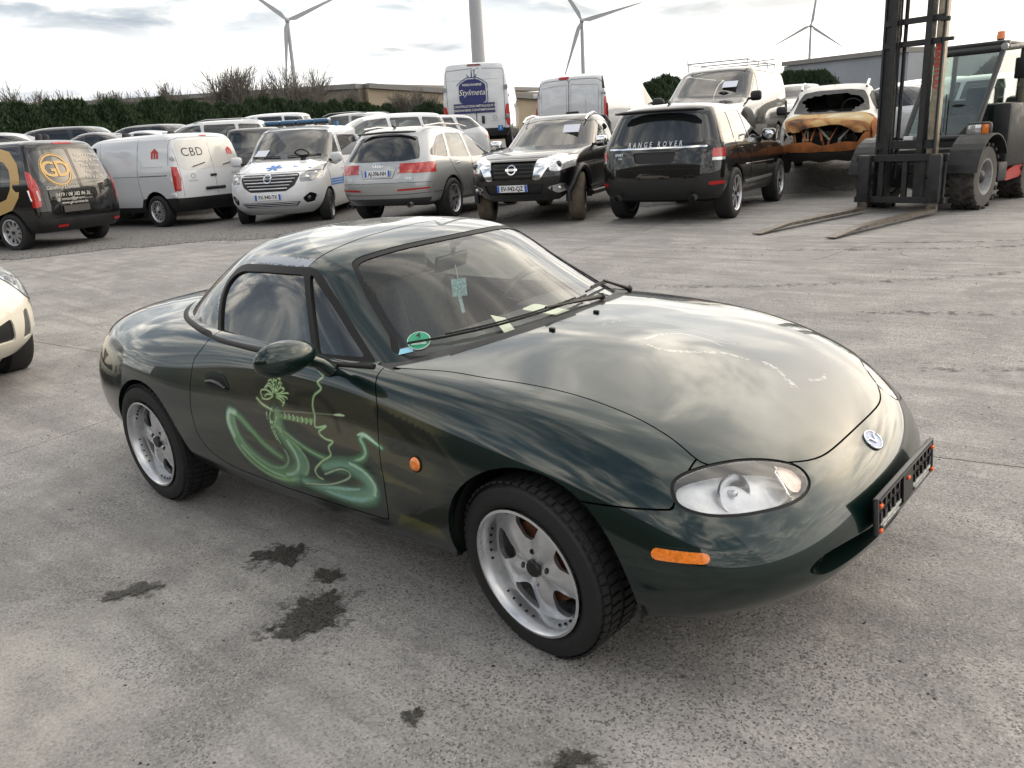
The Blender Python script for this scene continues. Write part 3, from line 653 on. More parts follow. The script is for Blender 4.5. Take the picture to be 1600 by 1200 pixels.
HOODLINES = {
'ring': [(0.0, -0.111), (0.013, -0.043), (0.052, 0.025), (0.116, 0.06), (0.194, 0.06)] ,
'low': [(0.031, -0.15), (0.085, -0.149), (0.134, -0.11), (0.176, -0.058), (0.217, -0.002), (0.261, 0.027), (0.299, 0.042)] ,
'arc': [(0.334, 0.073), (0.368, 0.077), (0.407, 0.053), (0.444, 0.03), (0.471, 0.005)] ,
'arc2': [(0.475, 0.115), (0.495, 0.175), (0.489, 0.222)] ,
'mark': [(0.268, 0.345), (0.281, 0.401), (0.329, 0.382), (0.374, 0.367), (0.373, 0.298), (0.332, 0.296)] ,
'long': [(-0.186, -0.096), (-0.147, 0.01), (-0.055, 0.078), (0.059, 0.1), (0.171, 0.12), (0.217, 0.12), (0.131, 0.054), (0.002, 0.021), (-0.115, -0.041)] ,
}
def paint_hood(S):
    """faint pale lines, arcs and broken dashes on the hood"""
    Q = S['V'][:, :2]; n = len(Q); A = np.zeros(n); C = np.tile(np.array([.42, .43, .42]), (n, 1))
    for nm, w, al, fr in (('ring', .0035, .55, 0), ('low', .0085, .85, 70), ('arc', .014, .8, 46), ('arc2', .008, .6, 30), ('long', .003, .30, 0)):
        P = crv(HOODLINES[nm], 8); d, t = pdist(Q, P); a = al*(1-smooth(.4, 1, d/w))
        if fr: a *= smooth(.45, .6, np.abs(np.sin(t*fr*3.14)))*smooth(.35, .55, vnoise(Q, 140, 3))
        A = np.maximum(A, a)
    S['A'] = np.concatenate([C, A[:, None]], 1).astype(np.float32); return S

def build_roadster():
    root = empty('sports_car'); T4 = Matrix.Identity(4)
    for i in range(3):
        for j in range(3): T4[i][j] = TILT[i][j]
    root.matrix_world = T4
    tag(root, 'dark green two seater sports car with airbrushed serpent archer on its door', 'car')
    body = mx_body(); cab = mx_cab()
    foot = [(-2.38, 0), (-2.34, -.28), (-2.23, -.44), (-2.08, -.55), (-1.86, -.635), (-1.5, -.685), (-1.2, -.70), (-.9, -.695), (-.68, -.655), (-.55, -.54), (-.45, -.38), (-.405, -.2), (-.395, 0)]
    foot = foot+[(x, -y) for x, y in foot[-2:0:-1]]
    _, body = cut(body, smooth_poly(foot, 3), 'top', lambda V, N: V[:, 2] > .72)
    # wheel arches
    th = np.linspace(0, 2*np.pi, 65)[:-1]
    for xa, za, r in ((0.02, .285, .338), (-2.225, .285, .325)):
        P = np.stack([xa+r*np.cos(th), za+r*np.sin(th)*.99], 1); P = np.array([(x, z) if z > za else (x, z-.6) for x, z in P])
        _, body = cut(body, P, 'side', lambda V, N: np.abs(V[:, 1]) > .45)
    # headlights
    E1 = np.array([.581, .814, 0]); E2 = np.array([-.5289, .3775, .7601])
    hl = smooth_poly([(-0.336, -0.033), (-0.317, -0.007), (-0.273, 0.007), (-0.203, 0.015), (-0.103, 0.016), (-0.015, 0.003), (0.049, -0.02), (0.073, -0.052), (0.067, -0.089), (0.025, -0.122), (-0.039, -0.14), (-0.121, -0.145), (-0.194, -0.141), (-0.259, -0.127), (-0.31, -0.101), (-0.335, -0.071)], 4)
    def HV(sg):
        return lambda V: np.stack([(V*[1, -sg, 1])@E1, (V*[1, -sg, 1])@E2], 1)
    fs = []
    for sg in (-1, 1):
        vw = HV(sg); mk = lambda V, N, sg=sg: (V[:, 0] > .3) & (V[:, 1]*sg > .2) & (V[:, 2] > .45)
        rim_, body = cut(body, hl, vw, mk)
        lens, rimo = cut(rim_, hl, vw, mk, off=.009)
        fs.append((sg, lens, None, rimo, None))
    # hood
    hood = [(-.345, 0), (-.347, .2), (-.37, .33), (-.42, .45), (-.50, .585), (-.585, .668), (-.62, .70), (-.405, .660), (-.253, .646), (-.10, .62), (.048, .598), (.156, .588), (.258, .583), (.363, .59), (.452, .603), (.50, .56), (.56, .47), (.61, .385), (.645, .30), (.66, .2), (.664, 0)]
    hood = [(x, -y) for x, y in hood]+[(x, y) for x, y in hood[-2:0:-1]]
    hp = smooth_poly(hood, 3)
    # cowl: everything behind the hood edge and in front of the cockpit opening
    H, body = cut(body, hp, 'top', lambda V, N: (V[:, 2] > .50) & (N[:, 2] > .05), gap=.0048)
    cw = [(-.30, 0), (-.30, .3), (-.45, .55), (-.60, .715), (-.70, .70), (-.70, 0)]; cw = [(x, -y) for x, y in cw]+[(x, y) for x, y in cw[-2:0:-1]]
    cowl, body = cut(body, cw, 'top', lambda V, N: V[:, 2] > .76)
    # mouth
    mo = smooth_poly([(-.525, .362), (-.47, .388), (-.35, .388), (-.2, .375), (0, .37), (.2, .375), (.35, .388), (.47, .388), (.525, .362), (.475, .330), (.40, .322), (.25, .322), (0, .318), (-.25, .322), (-.40, .322), (-.475, .330)], 4)
    mi, body = cut(body, mo, 'front', lambda V, N: (V[:, 0] > .5) & (V[:, 2] < .45))
    # door, both sides
    door = round_poly([(-.66, .86), (-.655, .80), (-.607, .70), (-.587, .576), (-.586, .462), (-.605, .36), (-.624, .292), (-.94, .282), (-1.22, .280), (-1.534, .297), (-1.65, .323), (-1.715, .36), (-1.762, .42), (-1.778, .534), (-1.779, .641), (-1.775, .743), (-1.73, .79), (-1.70, .86)], .02)
    doors = []
    for mk in (near, far):
        d, body = cut(body, door, 'side', lambda V, N, mk=mk: mk(V, N) & (np.abs(V[:, 1]) > .5), gap=.0048); doors.append(d)
    # artwork areas need a finer mesh
    art_area = [(-2.0, .24), (-2.0, .78), (-.15, .78), (-.15, .24)]
    def arted(S):
        a, b = cut(S, art_area, 'side', lambda V, N: V[:, 1] < -.5)
        return a, b
    fa, body = arted(body); 
    if fa is not None: fa = paint_art(subdivide(fa, 1)); part('body_side', flange(fa, .02, lambda m: ~((abs(m[:, 0]+2.0) < 1e-3) | (abs(m[:, 0]+.15) < 1e-3) | (abs(m[:, 2]-.78) < 1e-3) | (abs(m[:, 2]-.24) < 1e-3))), GREEN_ART, root, label='airbrushed body side panel')
    # bumper seam and trunk lid, tail lights (far rear not in view)
    tr = round_poly([(-3.02, -.40), (-2.98, -.50), (-2.62, -.50), (-2.52, -.42), (-2.47, 0), (-2.52, .42), (-2.62, .50), (-2.98, .50), (-3.02, .40)], .05)
    trunk, body = cut(body, tr, 'top', lambda V, N: (V[:, 2] > .74) & (N[:, 2] > .2), gap=.0048)
    tl = smooth_poly([(-.70, .70), (-.66, .745), (-.50, .735), (-.42, .67), (-.44, .60), (-.56, .575), (-.68, .60)], 5)
    for sg in (-1, 1):
        t_, body = cut(body, tl, lambda V, sg=sg: np.stack([V[:, 1]*-sg*1.0*-1 if False else -np.abs(V[:, 1]), V[:, 2]], 1), lambda V, N, sg=sg: (V[:, 0] < -2.70) & (V[:, 1]*sg > 0), off=-.004)
        part('tail_light', flange(offset(t_, -.002), .02), mat('tail light red', (.35, .01, .008), .15, coat=1), root)
    bp_ = [(.16, .563), (.44, .561), (.44, .95), (1.2, .95), (1.2, 0), (.16, 0)]
    bump, body = cut(body, bp_, 'side', lambda V, N: V[:, 0] > .05, gap=.0048)
    part('front_bumper', flange(bump, .02), GREEN, root)
    part('body', flange(body, .022, lambda m: ~((abs(m[:, 0]+2.0) < 1e-3) | (abs(m[:, 0]+.15) < 1e-3))), GREEN, root)
    part('hood', flange(paint_hood(subdivide(H, 2)), .02), GREEN_ART, root); part('trunk_lid', flange(trunk, .02), GREEN, root)
    part('cowl_panel', flange(offset(cowl, -.004), .02), BLK, root)
    dn = paint_art(subdivide(doors[0], 2)); dp = part('door', flange(dn, .02), GREEN_ART, root, label='door airbrushed with a serpent bodied archer')
    df = part('door', flange(doors[1], .02), GREEN, root)
    # dark inner shells close the gaps and wheel wells
    ins = offset(mx_body(), -.035)
    _, ins = cut(ins, smooth_poly(foot, 3), 'top', lambda V, N: V[:, 2] > .70)
    for xa, r in ((0.02, .36), (-2.225, .35)):
        P = np.stack([xa+r*np.cos(th), .285+r*np.sin(th)], 1); P = np.array([(x, z) if z > .285 else (x, z-.6) for x, z in P]); _, ins = cut(ins, P, 'side', lambda V, N: np.abs(V[:, 1]) > .45)
    _, ins = cut(ins, mo, 'front', lambda V, N: (V[:, 0] > .5) & (V[:, 2] < .45))
    for sg in (-1, 1):
        _, ins = cut(ins, hl, HV(sg), lambda V, N, sg=sg: (V[:, 0] > .25) & (V[:, 1]*sg > .2) & (V[:, 2] > .40), off=-.03)
    part('inner_shell', ins, DARK, root)
    m = MB()
    for xa, r in ((0.02, .345), (-2.225, .335)):
        for sg in (-1, 1):
            q0 = len(m.bm.verts)
            for k in range(28):
                a0, a1 = -.15+k*3.44/28, -.15+(k+1)*3.44/28; c0, s0, c1, s1 = math.cos(a0)*r+xa, math.sin(a0)*r+.285, math.cos(a1)*r+xa, math.sin(a1)*r+.285
                m.quad([(c0, sg*.79, s0), (c1, sg*.79, s1), (c1, sg*.48, s1), (c0, sg*.48, s0)])
            m.prism([(math.cos(a)*r, math.sin(a)*r) for a in np.linspace(-.15, 3.29, 24)], 0, .01, Matrix(((1, 0, 0, xa), (0, 0, 1, sg*.475), (0, 1, 0, .285), (0, 0, 0, 1))))
    m.box((-1.1, 0, .22), (3.2, 1.2, .04)); m.box((.45, 0, .32), (.3, .9, .04))
    m.build('wheel_well', DARK, root, 40)
    # headlight units
    LENS = glass_mat('headlight lens', (.97, .98, .99), .93); 
    REFL = mat('headlight reflector', (.72, .73, .75), .22, 1, noise=(30, .12)); HB = mat('headlight bowl', (.72, .73, .74), .32, .30, noise=(26, .16))
    for sg, lens, l2, r1, r2 in fs:
        e = empty('headlight', (0, 0, 0), parent=root)
        L = join(*[x for x in (lens, l2) if x is not None]); R = join(*[x for x in (r1, r2) if x is not None])
        part('headlight_seal', flange(offset(R, -.004), .03), RUBS, e); part('lens', flange(offset(L, -.001), .012), LENS, e)
        bowl = offset(L, -.055); c = bowl['V'].mean(0)
        k = dict(bowl); k['V'] = c+(bowl['V']-c)*.93; part('reflector_bowl', k, HB, e)
        # wall between lens and bowl
        w = flange(offset(L, -.004), .055); nb = len(L['V']); w = compact(dict(V=w['V'], N=-w['N'], T=w['T'][len(L['T']):])); part('headlight_wall', w, HB, e)
        cen = Vector(L['V'].mean(0)); nn = Vector(L['N'].mean(0)).normalized(); ax = (nn*.55+Vector((.8, sg*.25, -.05))).normalized(); q = ax.to_track_quat('-Y', 'Z').to_matrix().to_4x4()
        for (off_, rr, nm) in (((-.004, sg*.012, .0), .050, 'main_reflector'),):
            c0 = cen+Vector(off_)-nn*.040; m = MB(); m.lathe([(.008, .024), (rr*.55, .016), (rr*.85, .004), (rr, -.006), (rr+.003, -.008), (rr+.004, .0)], 36, Matrix.Translation(c0) @ q); m.build(nm, REFL, e, 50)
            m = MB(); m.lathe([(.0005, -.012), (.008, -.010), (.010, -.002), (.010, .022)], 16, Matrix.Translation(c0) @ q); m.build('bulb_shield', mat('bulb shield metal', (.62, .63, .64), .3, .6), e, 50)
        ind = smooth_poly([(.040, -.022), (.005, -.006), (-.004, -.040), (.004, -.085), (.030, -.100), (.058, -.066)], 5)
        i_, _ = cut(L, ind, HV(sg))
        if i_: part('indicator', offset(i_, -.018), mat('indicator amber film', (.82, .60, .50), .25, coat=.6, noise=(60, .25)), e)
        arc = [(.0, .004), (-.012, -.035), (-.012, -.08), (.0, -.125)]; P_ = []
        for u, w_ in crv(arc, 5):
            V_ = L['V']; uv = HV(sg)(V_); i = np.argmin((uv[:, 0]-u)**2+(uv[:, 1]-w_)**2); P_.append(Vector(V_[i]-L['N'][i]*.014))
        m = MB(); m.path(P_, .0035, 6); m.build('lens_divider', CHROME, e, 60)
    # mouth lining
    if mi is not None:
        lin = offset(mi, -.06); part('bumper_mouth', lin, DARK, root)
        w = flange(mi, .07); w = compact(dict(V=w['V'], N=w['N'], T=w['T'][len(mi['T']):])); part('mouth_wall', w, GREEN, root)
        m = MB(); m.sphere((.70, -.40, .345), .012); m.build('tow_hook_hole', BLK, root, 60)
    # ---------------- cabin
    V = cab
    wsp = [(-.625, .833), (-.60, .885), (-.565, .95), (-.525, 1.03), (-.492, 1.088), (-.465, 1.112), (-.40, 1.128), (-.25, 1.144), (0, 1.150)]
    low = [(-.45, .848), (-.25, .868), (0, .878)]
    wsp = [(y, z) for y, z in wsp]+[(-y, z) for y, z in wsp[-2::-1]]+[(-y, z) for y, z in low[:-1]]+[low[-1]]+[(y, z) for y, z in low[-2::-1]]
    mws = lambda V, N: (V[:, 0] > -1.10) & (N[:, 0] > .2)
    wsb, V = cut(V, smooth_poly(wsp, 3), 'front', mws, off=-.010)
    wsg, wss = cut(wsb, smooth_poly(wsp, 3), 'front', mws)
    part('windscreen_seal', flange(offset(wss, -.002), .02), RUBS, root); WS = part('windscreen', offset(wsg, -.005), WSG, root)
    sw = [(-1.700, .833), (-1.745, .90), (-1.795, .985), (-1.80, 1.03), (-1.765, 1.062), (-1.70, 1.076), (-1.5, 1.083), (-1.195, 1.087), (-1.11, .96), (-1.045, .828)]
    sw = [(-1.700, .833), (-1.745, .90), (-1.785, .975), (-1.79, 1.02), (-1.75, 1.055), (-1.68, 1.072), (-1.5, 1.080), (-1.200, 1.082), (-1.040, .826)]
    qw = [(-1.165, 1.078), (-1.155, 1.082), (-1.02, .995), (-.885, .902), (-.772, .829), (-1.010, .826)]
    allw = [(-1.715, .81), (-1.77, .90), (-1.812, .98), (-1.815, 1.04), (-1.77, 1.082), (-1.69, 1.098), (-1.5, 1.105), (-1.175, 1.107), (-1.11, 1.085), (-.86, .912), (-.71, .81)]
    for mk in (near, far):
        m2 = lambda V_, N, mk=mk: mk(V_, N) & (np.abs(V_[:, 1]) > .36) & (np.abs(N[:, 1]) > .42)
        fr, V = cut(V, round_poly(allw, .03), 'side', m2)
        g1, fr = cut(fr, round_poly(sw, .03), 'side', m2); g2, fr = cut(fr, round_poly(qw, .012), 'side', m2)
        part('window_seal', flange(offset(fr, .001), .02), RUBS, root); part('side_window', offset(g1, -.008), SDG, root); part('quarter_window', offset(g2, -.008), SDG, root)
    # rear window
    rw = round_poly([(-2.36, -.40), (-2.02, -.33), (-2.0, 0), (-2.02, .33), (-2.36, .40), (-2.40, 0)], .06)
    rg, V = cut(V, rw, 'top', lambda V_, N: V_[:, 0] < -1.9); part('rear_window', offset(rg, -.004), SDG, root)
    # header line: windscreen frame / hard top
    hx = [(-1.205, -.80), (-1.203, -.57), (-1.165, -.40), (-1.143, -.2), (-1.138, 0)]; hx = hx+[(x, -y) for x, y in hx[-2::-1]]; hx = hx+[(0, .8), (0, -.8)]
    frame, top = cut(V, hx, 'top', None, gap=.007)
    part('windscreen_frame', flange(frame, .02), GREEN, root)
    Q = top['V'][:, [0, 2]]; e1 = crv([(-1.72, .83), (-1.80, .93), (-1.838, 1.0), (-1.82, 1.06), (-1.75, 1.10), (-1.6, 1.118), (-1.4, 1.122), (-1.2, 1.118)], 8)
    d, t = pdist(Q, e1); a = np.where(top['V'][:, 1] < 0, (1-smooth(.004, .034, d))*(.62+.1*np.sin(t*9)), 0); a = np.where((t < .35), a*.8, a)
    a = np.where((Q[:, 1] < .88) & (t < .12), a*1.0, a)
    top['A'] = np.stack([a*0, a*0, a*0, a], 1)
    top['N'][top['V'][:, 2] > 1.2095] = [0, 0, 1]; part('hard_top', flange(top, .02, lambda q: q[:, 2] < 1.2), GREEN_PEEL, root)
    hl_ = offset(top, -.03); part('headlining', hl_, mat('headlining cloth', (.25, .25, .24), .9), root)
    # seal strip under the hard top
    base = crv([(-.70, -.715, .806), (-.9, -.735, .80), (-1.2, -.742, .803), (-1.55, -.728, .812), (-1.70, -.712, .818), (-1.88, -.678, .827), (-2.12, -.598, .84), (-2.29, -.475, .853), (-2.40, -.29, .863), (-2.445, 0, .866)], 5)
    m = MB(); m.path([tuple(p) for p in base+np.array([0, 0, 1])*(.012*(base[:, :1] < -1.75))], .014); m.path([(p[0], -p[1], p[2]) for p in base], .014); m.build('hard_top_seal', RUBS, root, 60)
    # ---------------- interior
    CL = mat('black seat cloth', (.16, .17, .185), .92, noise=(40, .2), bump=(200, .3)); DASH = mat('dashboard vinyl', (.05, .05, .052), .7, bump=(150, .3))
    m = MB(); m.box((-1.35, 0, .30), (1.5, 1.3, .08)); m.box((-1.35, 0, .42), (1.3, .2, .2), bev=.03); m.box((-2.0, 0, .58), (.25, 1.3, .56), bev=.05); m.box((-1.4, .71, .55), (1.0, .04, .46)); m.box((-1.4, -.71, .55), (1.0, .04, .46)); m.box((-.45, 0, .5), (.06, 1.3, .5)); m.build('cabin_floor', mat('cabin carpet', (.02, .02, .02), .95), root)
    m = MB(); m.box((-.62, 0, .76), (.34, 1.28, .14), bev=.05); m.box((-.70, 0, .66), (.22, 1.26, .2), bev=.06); m.box((-.76, .36, .80), (.16, .34, .08), bev=.035); m.build('dashboard', DASH, root, 40)
    for sg in (-1, 1):
        e = empty('seat', (-1.33, sg*.355, .33), parent=root); e.rotation_euler = (0, 0, 0)
        m = MB(); m.box((.05, 0, .06), (.50, .46, .16), rot=(0, -.1, 0), bev=.05); m.build('seat_cushion', CL, e, 50)
        m = MB(); m.box((-.25, 0, .32), (.12, .44, .50), rot=(0, -.22, 0), bev=.055); m.box((-.225, .19, .31), (.15, .07, .44), rot=(0, -.22, 0), bev=.03); m.box((-.225, -.19, .31), (.15, .07, .44), rot=(0, -.22, 0), bev=.03); m.build('backrest', CL, e, 50)
        m = MB(); m.box((-.325, 0, .655), (.10, .25, .17), rot=(0, -.22, 0), bev=.05); m.build('headrest', CL, e, 50)
    m = MB(); c = Vector((-.92, .36, .80)); ax = Vector((-.90, 0, .42)).normalized(); q = ax.to_track_quat('Y', 'Z').to_matrix().to_4x4()
    m.lathe([(.165+.014*math.cos(a), .014*math.sin(a)) for a in np.linspace(0, 2*np.pi, 11)[:-1]], 40, Matrix.Translation(c) @ q, closed=True)
    m.lathe([(.0005, .03), (.05, .025), (.06, 0), (.0005, -.03)], 20, Matrix.Translation(c) @ q)
    for a in (0, math.pi*.5+1.2, math.pi*1.5-1.2+math.pi*0):
        d = (q.to_3x3() @ Vector((math.cos(a), 0, math.sin(a)))); m.path([c+d*.04, c+d*.155], .016, flat=.5)
    m.tube(c, c+Vector((.25, 0, -.12)), .03); m.build('steering_wheel', BLK, root, 50)
    m = MB(); m.box((-.985, 0, 1.045), (.022, .235, .066), rot=(0, .25, .2), bev=.01); m.tube((-.98, 0, 1.06), (-.955, 0, 1.115), .009); m.box((-.945, 0, 1.122), (.04, .05, .012), rot=(0, -.6, 0)); m.build('rear_view_mirror', BLK, root, 50)
    m = MB(); m.tube((-.965, .0, 1.03), (-.955, .0, .965), .0012, n=5); m.build('hanger_cord', WHT, root)
    m = MB(); m.box((-.955, .0, .935), (.004, .062, .075), rot=(0, .1, -.75)); m.box((-.955, .003, .87), (.002, .014, .09), rot=(.12, 0, -.6)); m.build('hanging_air_freshener', mat('pale blue card', (.30, .50, .52), .6, noise=(120, .5)), root)
    PAP = mat('pale paper', (.60, .62, .50), .7)
    m = MB(); m.prism(round_poly([(-.10, -.05), (.12, -.02), (.14, .05), (-.06, .04)], .02), 0, .003, Matrix.Translation((-.56, .08, .845)) @ Euler((.15, .25, .5)).to_matrix().to_4x4()); m.build('paper_sheet', PAP, root)
    m = MB(); m.prism([(-.13, -.02), (.10, -.05), (.13, .0), (-.10, .03)], 0, .003, Matrix.Translation((-.55, -.18, .84)) @ Euler((-.2, .15, -.5)).to_matrix().to_4x4()); m.build('paper_sheet', PAP, root)
    # ---------------- windscreen sticker, follows the glass
    GS = mat('green sticker', (.02, .30, .16), .5)
    def onws(y, z, d=.002):
        V_ = wsg['V']; i = np.argmin((V_[:, 1]-y)**2+(V_[:, 2]-z)**2); n_ = wsg['N'][i]; p = V_[i]+n_*(d-.005); p = p+n_*0; return Vector((p[0]-((n_[1]*(y-V_[i, 1])+n_[2]*(z-V_[i, 2]))/n_[0]), y, z)), Vector(n_)
    p0, n0 = onws(-.565, .872, .003)
    def badge(name, rr, d, mt, poly=None):
        m = MB(); x = Vector((0, 0, 1)).cross(n0).normalized(); y = n0.cross(x); M = Matrix(((x.x, y.x, n0.x, 0), (x.y, y.y, n0.y, 0), (x.z, y.z, n0.z, 0), (0, 0, 0, 1)))
        pl = poly or [(rr*math.cos(a), rr*math.sin(a)) for a in np.linspace(0, 2*np.pi, 33)[:-1]]
        m.prism(pl, 0, .0006, Matrix.Translation(p0+n0*d) @ M); return m.build(name, mt, root)
    badge('sticker_rim', .041, 0, WHT); badge('emission_sticker', .0385, .001, GS); badge('sticker_field', 0, .002, mat('sticker white field', (.55, .75, .68), .5), [(-.026, -.02), (.026, -.02), (.026, -.004), (-.026, -.004)])
    text('sticker_digit', '4', .034, INK, root, p0+n0*.0025+Vector((0, 0, .016)), n0, bold=True, extrude=.0003)
    badge('parking_tag', 0, -.003, mat('blue paper tag', (.25, .55, .70), .6), [(-.07, -.055), (-.02, -.045), (-.02, -.02), (-.065, -.03)])
    # ---------------- wipers, nozzles
    def onb(S, x, y, d):
        V_ = S['V']; i = np.argmin((V_[:, 0]-x)**2+(V_[:, 1]-y)**2); return Vector(V_[i]+S['N'][i]*d)
    full = mx_body()
    def onscr(y, z, d): return onws(y, z, d)[0]+onws(y, z, d)[1]*d
    for (pa, b0, b1) in (((-.40, .22), (-.60, .862), (.14, .893)), ((-.475, .52), (.17, .900), (.50, .872))):
        e = empty('wiper', parent=root)
        base = onb(full, pa[0]+.02, pa[1], .012); A_ = [onscr(b0[0]+(b1[0]-b0[0])*t, b0[1]+(b1[1]-b0[1])*t+.008*math.sin(t*3.14), .012) for t in np.linspace(0, 1, 9)]
        m = MB(); m.path(A_, .0045, 6); m.path([p+Vector((.004, 0, .010)) for p in A_[1:-1]], .0035, 6); m.build('wiper_blade', RUBS, e, 50)
        mid = A_[5]; m = MB(); m.path([base, base*.6+mid*.4+Vector((.004, 0, .006)), mid+Vector((.008, 0, .014))], [.010, .007, .005], 8); m.sphere(base, .015); m.build('wiper_arm', BLK, e, 50)
    for y in (-.243, .02):
        p = onb(full, -.297, y, .004); m = MB(); m.box(p, (.022, .014, .010), bev=.003); m.build('washer_nozzle', BLK, root, 50)
    # ---------------- mirror (the far one is missing)
    for sg in (-1,):
        e = empty('wing_mirror', parent=root)
        m = MB(); m.sphere((0, 0, 0), 1, 32); bm = m.bm
        for v in bm.verts:
            x, y, z = v.co; v.co = Vector((x*.060 if x > 0 else x*.032, y*.116, z*.060*(1+.15*y*sg)))
        M = Matrix.Translation((-.885, sg*.930, .878)) @ Euler((0, .06, sg*.10)).to_matrix().to_4x4()
        m.build('mirror_housing', GREEN, e, 60, M=M)
        m = MB(); m.path([(-.90, sg*.84, .85), (-.895, sg*.795, .828), (-.89, sg*.755, .79)], [.034, .032, .040], 14, flat=.75); m.build('mirror_stalk', GREEN, e, 60)
        m = MB(); m.lathe([(.0005, 0), (.052, 0)], 32, Matrix.Translation((-.9215, sg*.930, .878)) @ Euler((0, 0, math.pi/2)).to_matrix().to_4x4() @ Matrix.Diagonal((1.75, 1, .92, 1))); m.build('mirror_glass', CHROME, e)
    # ---------------- handle, repeater, marker, emblem
    def onside(x, z, d=0, sg=-1):
        V_ = full['V']; k = np.where(V_[:, 1]*sg > .3)[0]; i = k[np.argmin((V_[k, 0]-x)**2+(V_[k, 2]-z)**2)]; n_ = full['N'][i]; p = V_[i]
        y = p[1]-(n_[0]*(x-p[0])+n_[2]*(z-p[2]))/n_[1]; return Vector((x, y, z))+Vector(n_)*d, Vector(n_)
    hp_ = round_poly([(-1.665, .648), (-1.672, .70), (-1.60, .712), (-1.545, .708), (-1.49, .668), (-1.497, .642), (-1.58, .640)], .018)
    h_, _ = cut(full, hp_, 'side', near); 
    part('handle_plate', flange(offset(h_, .003), .004), GREEN, dp)
    hi_ = round_poly([(-1.648, .655), (-1.655, .685), (-1.60, .694), (-1.55, .69), (-1.505, .662), (-1.51, .65), (-1.58, .650)], .012)
    h2, _ = cut(full, hi_, 'side', near); part('handle_recess', offset(h2, .0045), DARK, dp)
    m = MB(); ps = [onside(x, z, .008)[0] for x, z in ((-1.648, .668), (-1.60, .674), (-1.55, .668), (-1.505, .655))]; m.path(ps, [.008, .011, .010, .006], 8, flat=.6); m.build('door_handle', BLK2, dp, 50)
    AMB = mat('amber lens', (.85, .22, .02), .25, coat=1, noise=(90, .25))
    for sg in (-1, 1):
        p, n_ = onside(-.41, .557, .002, sg); q = n_.to_track_quat('-Y', 'Z').to_matrix().to_4x4()
        m = MB(); m.lathe([(.0005, -.012), (.010, -.0125), (.019, -.009), (.024, -.001), (.0245, .004)], 24, Matrix.Translation(p) @ q); m.build('side_repeater', AMB, root, 40)
        m = MB(); m.lathe([(.024, -.003), (.027, -.002), (.028, .003)], 24, Matrix.Translation(p) @ q); m.build('repeater_ring', RUBS, root, 40)
        mk_ = near if sg < 0 else far
        mp_ = round_poly([(.412, .444), (.409, .474), (.540, .461), (.543, .435)], .013); s_, _ = cut(full, mp_, 'side', lambda V_, N, mk_=mk_: mk_(V_, N) & (V_[:, 0] > .2)); part('side_marker', flange(offset(s_, .006), .012), AMB, root)
        mp_ = round_poly([(.406, .438), (.403, .480), (.546, .467), (.549, .429)], .017); s2, _ = cut(full, mp_, 'side', lambda V_, N, mk_=mk_: mk_(V_, N) & (V_[:, 0] > .2)); part('marker_bezel', flange(offset(s2, .002), .006), GREEN, root)
    # emblem: winged oval ring on the nose
    V_ = full['V']; i = np.argmin((V_[:, 1]-.0)**2*4+(V_[:, 2]-.548)**2+np.where(V_[:, 0] < .5, 9, 0)); n_ = Vector(full['N'][i]); p = Vector(V_[i])+n_*.003
    e = empty('emblem', parent=root); x = Vector((0, 0, 1)).cross(n_).normalized(); y = n_.cross(x); M = Matrix.Translation(p) @ Matrix(((x.x, y.x, n_.x, 0), (x.y, y.y, n_.y, 0), (x.z, y.z, n_.z, 0), (0, 0, 0, 1)))
    m = MB(); ring = [(.040*math.cos(a), .031*math.sin(a), 0) for a in np.linspace(0, 2*np.pi, 33)]; m.path([M @ Vector(q) for q in ring], .0038, 6)
    for sg in (-1, 1): m.path([M @ Vector(q) for q in ((sg*.038, .010, .001), (sg*.020, .012, .002), (sg*.006, -.004, .002), (0, -.010, .002))], [.004, .0045, .004, .003], 6)
    m.build('emblem_ring', CHROME, e, 60)
    m = MB(); m.prism([(.037*math.cos(a), .028*math.sin(a)) for a in np.linspace(0, 2*np.pi, 25)[:-1]], -.002, 0, M); m.build('emblem_field', mat('emblem pale field', (.35, .40, .55), .4), e)
    # ---------------- number plate carrier (empty)
    e = empty('number_plate_holder', (.812, .0, .425), parent=root); e.rotation_euler = (0, -.04, -.02)
    OR = mat('orange clip', (.75, .12, .02), .5)
    m = MB(); m.box((-.006, 0, 0), (.010, .53, .105), bev=.003); m.build('holder_plate', BLK, e, 40)
    m = MB()
    for a, b in (((0, 0, .052), (.012, .535, .008)), ((0, 0, -.052), (.012, .535, .008)), ((0, .264, 0), (.012, .008, .10)), ((0, -.264, 0), (.012, .008, .10)), ((.004, 0, .043), (.006, .50, .006))): m.box(a, b, bev=.002)
    m.build('holder_frame', mat('grey plastic frame', (.05, .05, .052), .4), e, 40)
    m = MB(); rs = np.random.RandomState(2)
    for k in range(26):
        y = -.235+.47*(k % 13)/12; z = .028 if k < 13 else -.01; m.box((.002, y, z), (.006, .008+.012*rs.rand(), .02+.012*rs.rand()), rot=(rs.rand()*.8-.4, 0, 0))
    m.box((.002, 0, 0), (.010, .09, .085)); tag(m.build('holder_ribs', BLK2, e), kind='stuff')
    m = MB()
    for y0, y1 in ((-.24, -.06), (.06, .24)): m.box((.003, (y0+y1)/2, -.030), (.004, y1-y0, .010)); m.box((.003, (y0+y1)/2, -.043), (.004, (y1-y0)*.8, .006))
    tag(m.build('holder_lettering_strip', mat('worn white print', (.45, .45, .43), .6, noise=(60, .5)), e), kind='stuff')
    m = MB()
    for y, z in ((-.25, .03), (-.25, -.045), (0, .02), (.25, .03), (.25, -.045)): m.box((.008, y, z), (.008, .018, .010), bev=.002)
    m.build('holder_clip', OR, e)
    # ---------------- wheels
    kw = dict(R=.289, rim=.207, w=.19, ns=5, style='fat', blocks=True, depth=.045)
    place_wheel('roadster', root, (0, -.722, .285), (math.radians(4.0), math.radians(-8), math.radians(-6.5)), **kw)
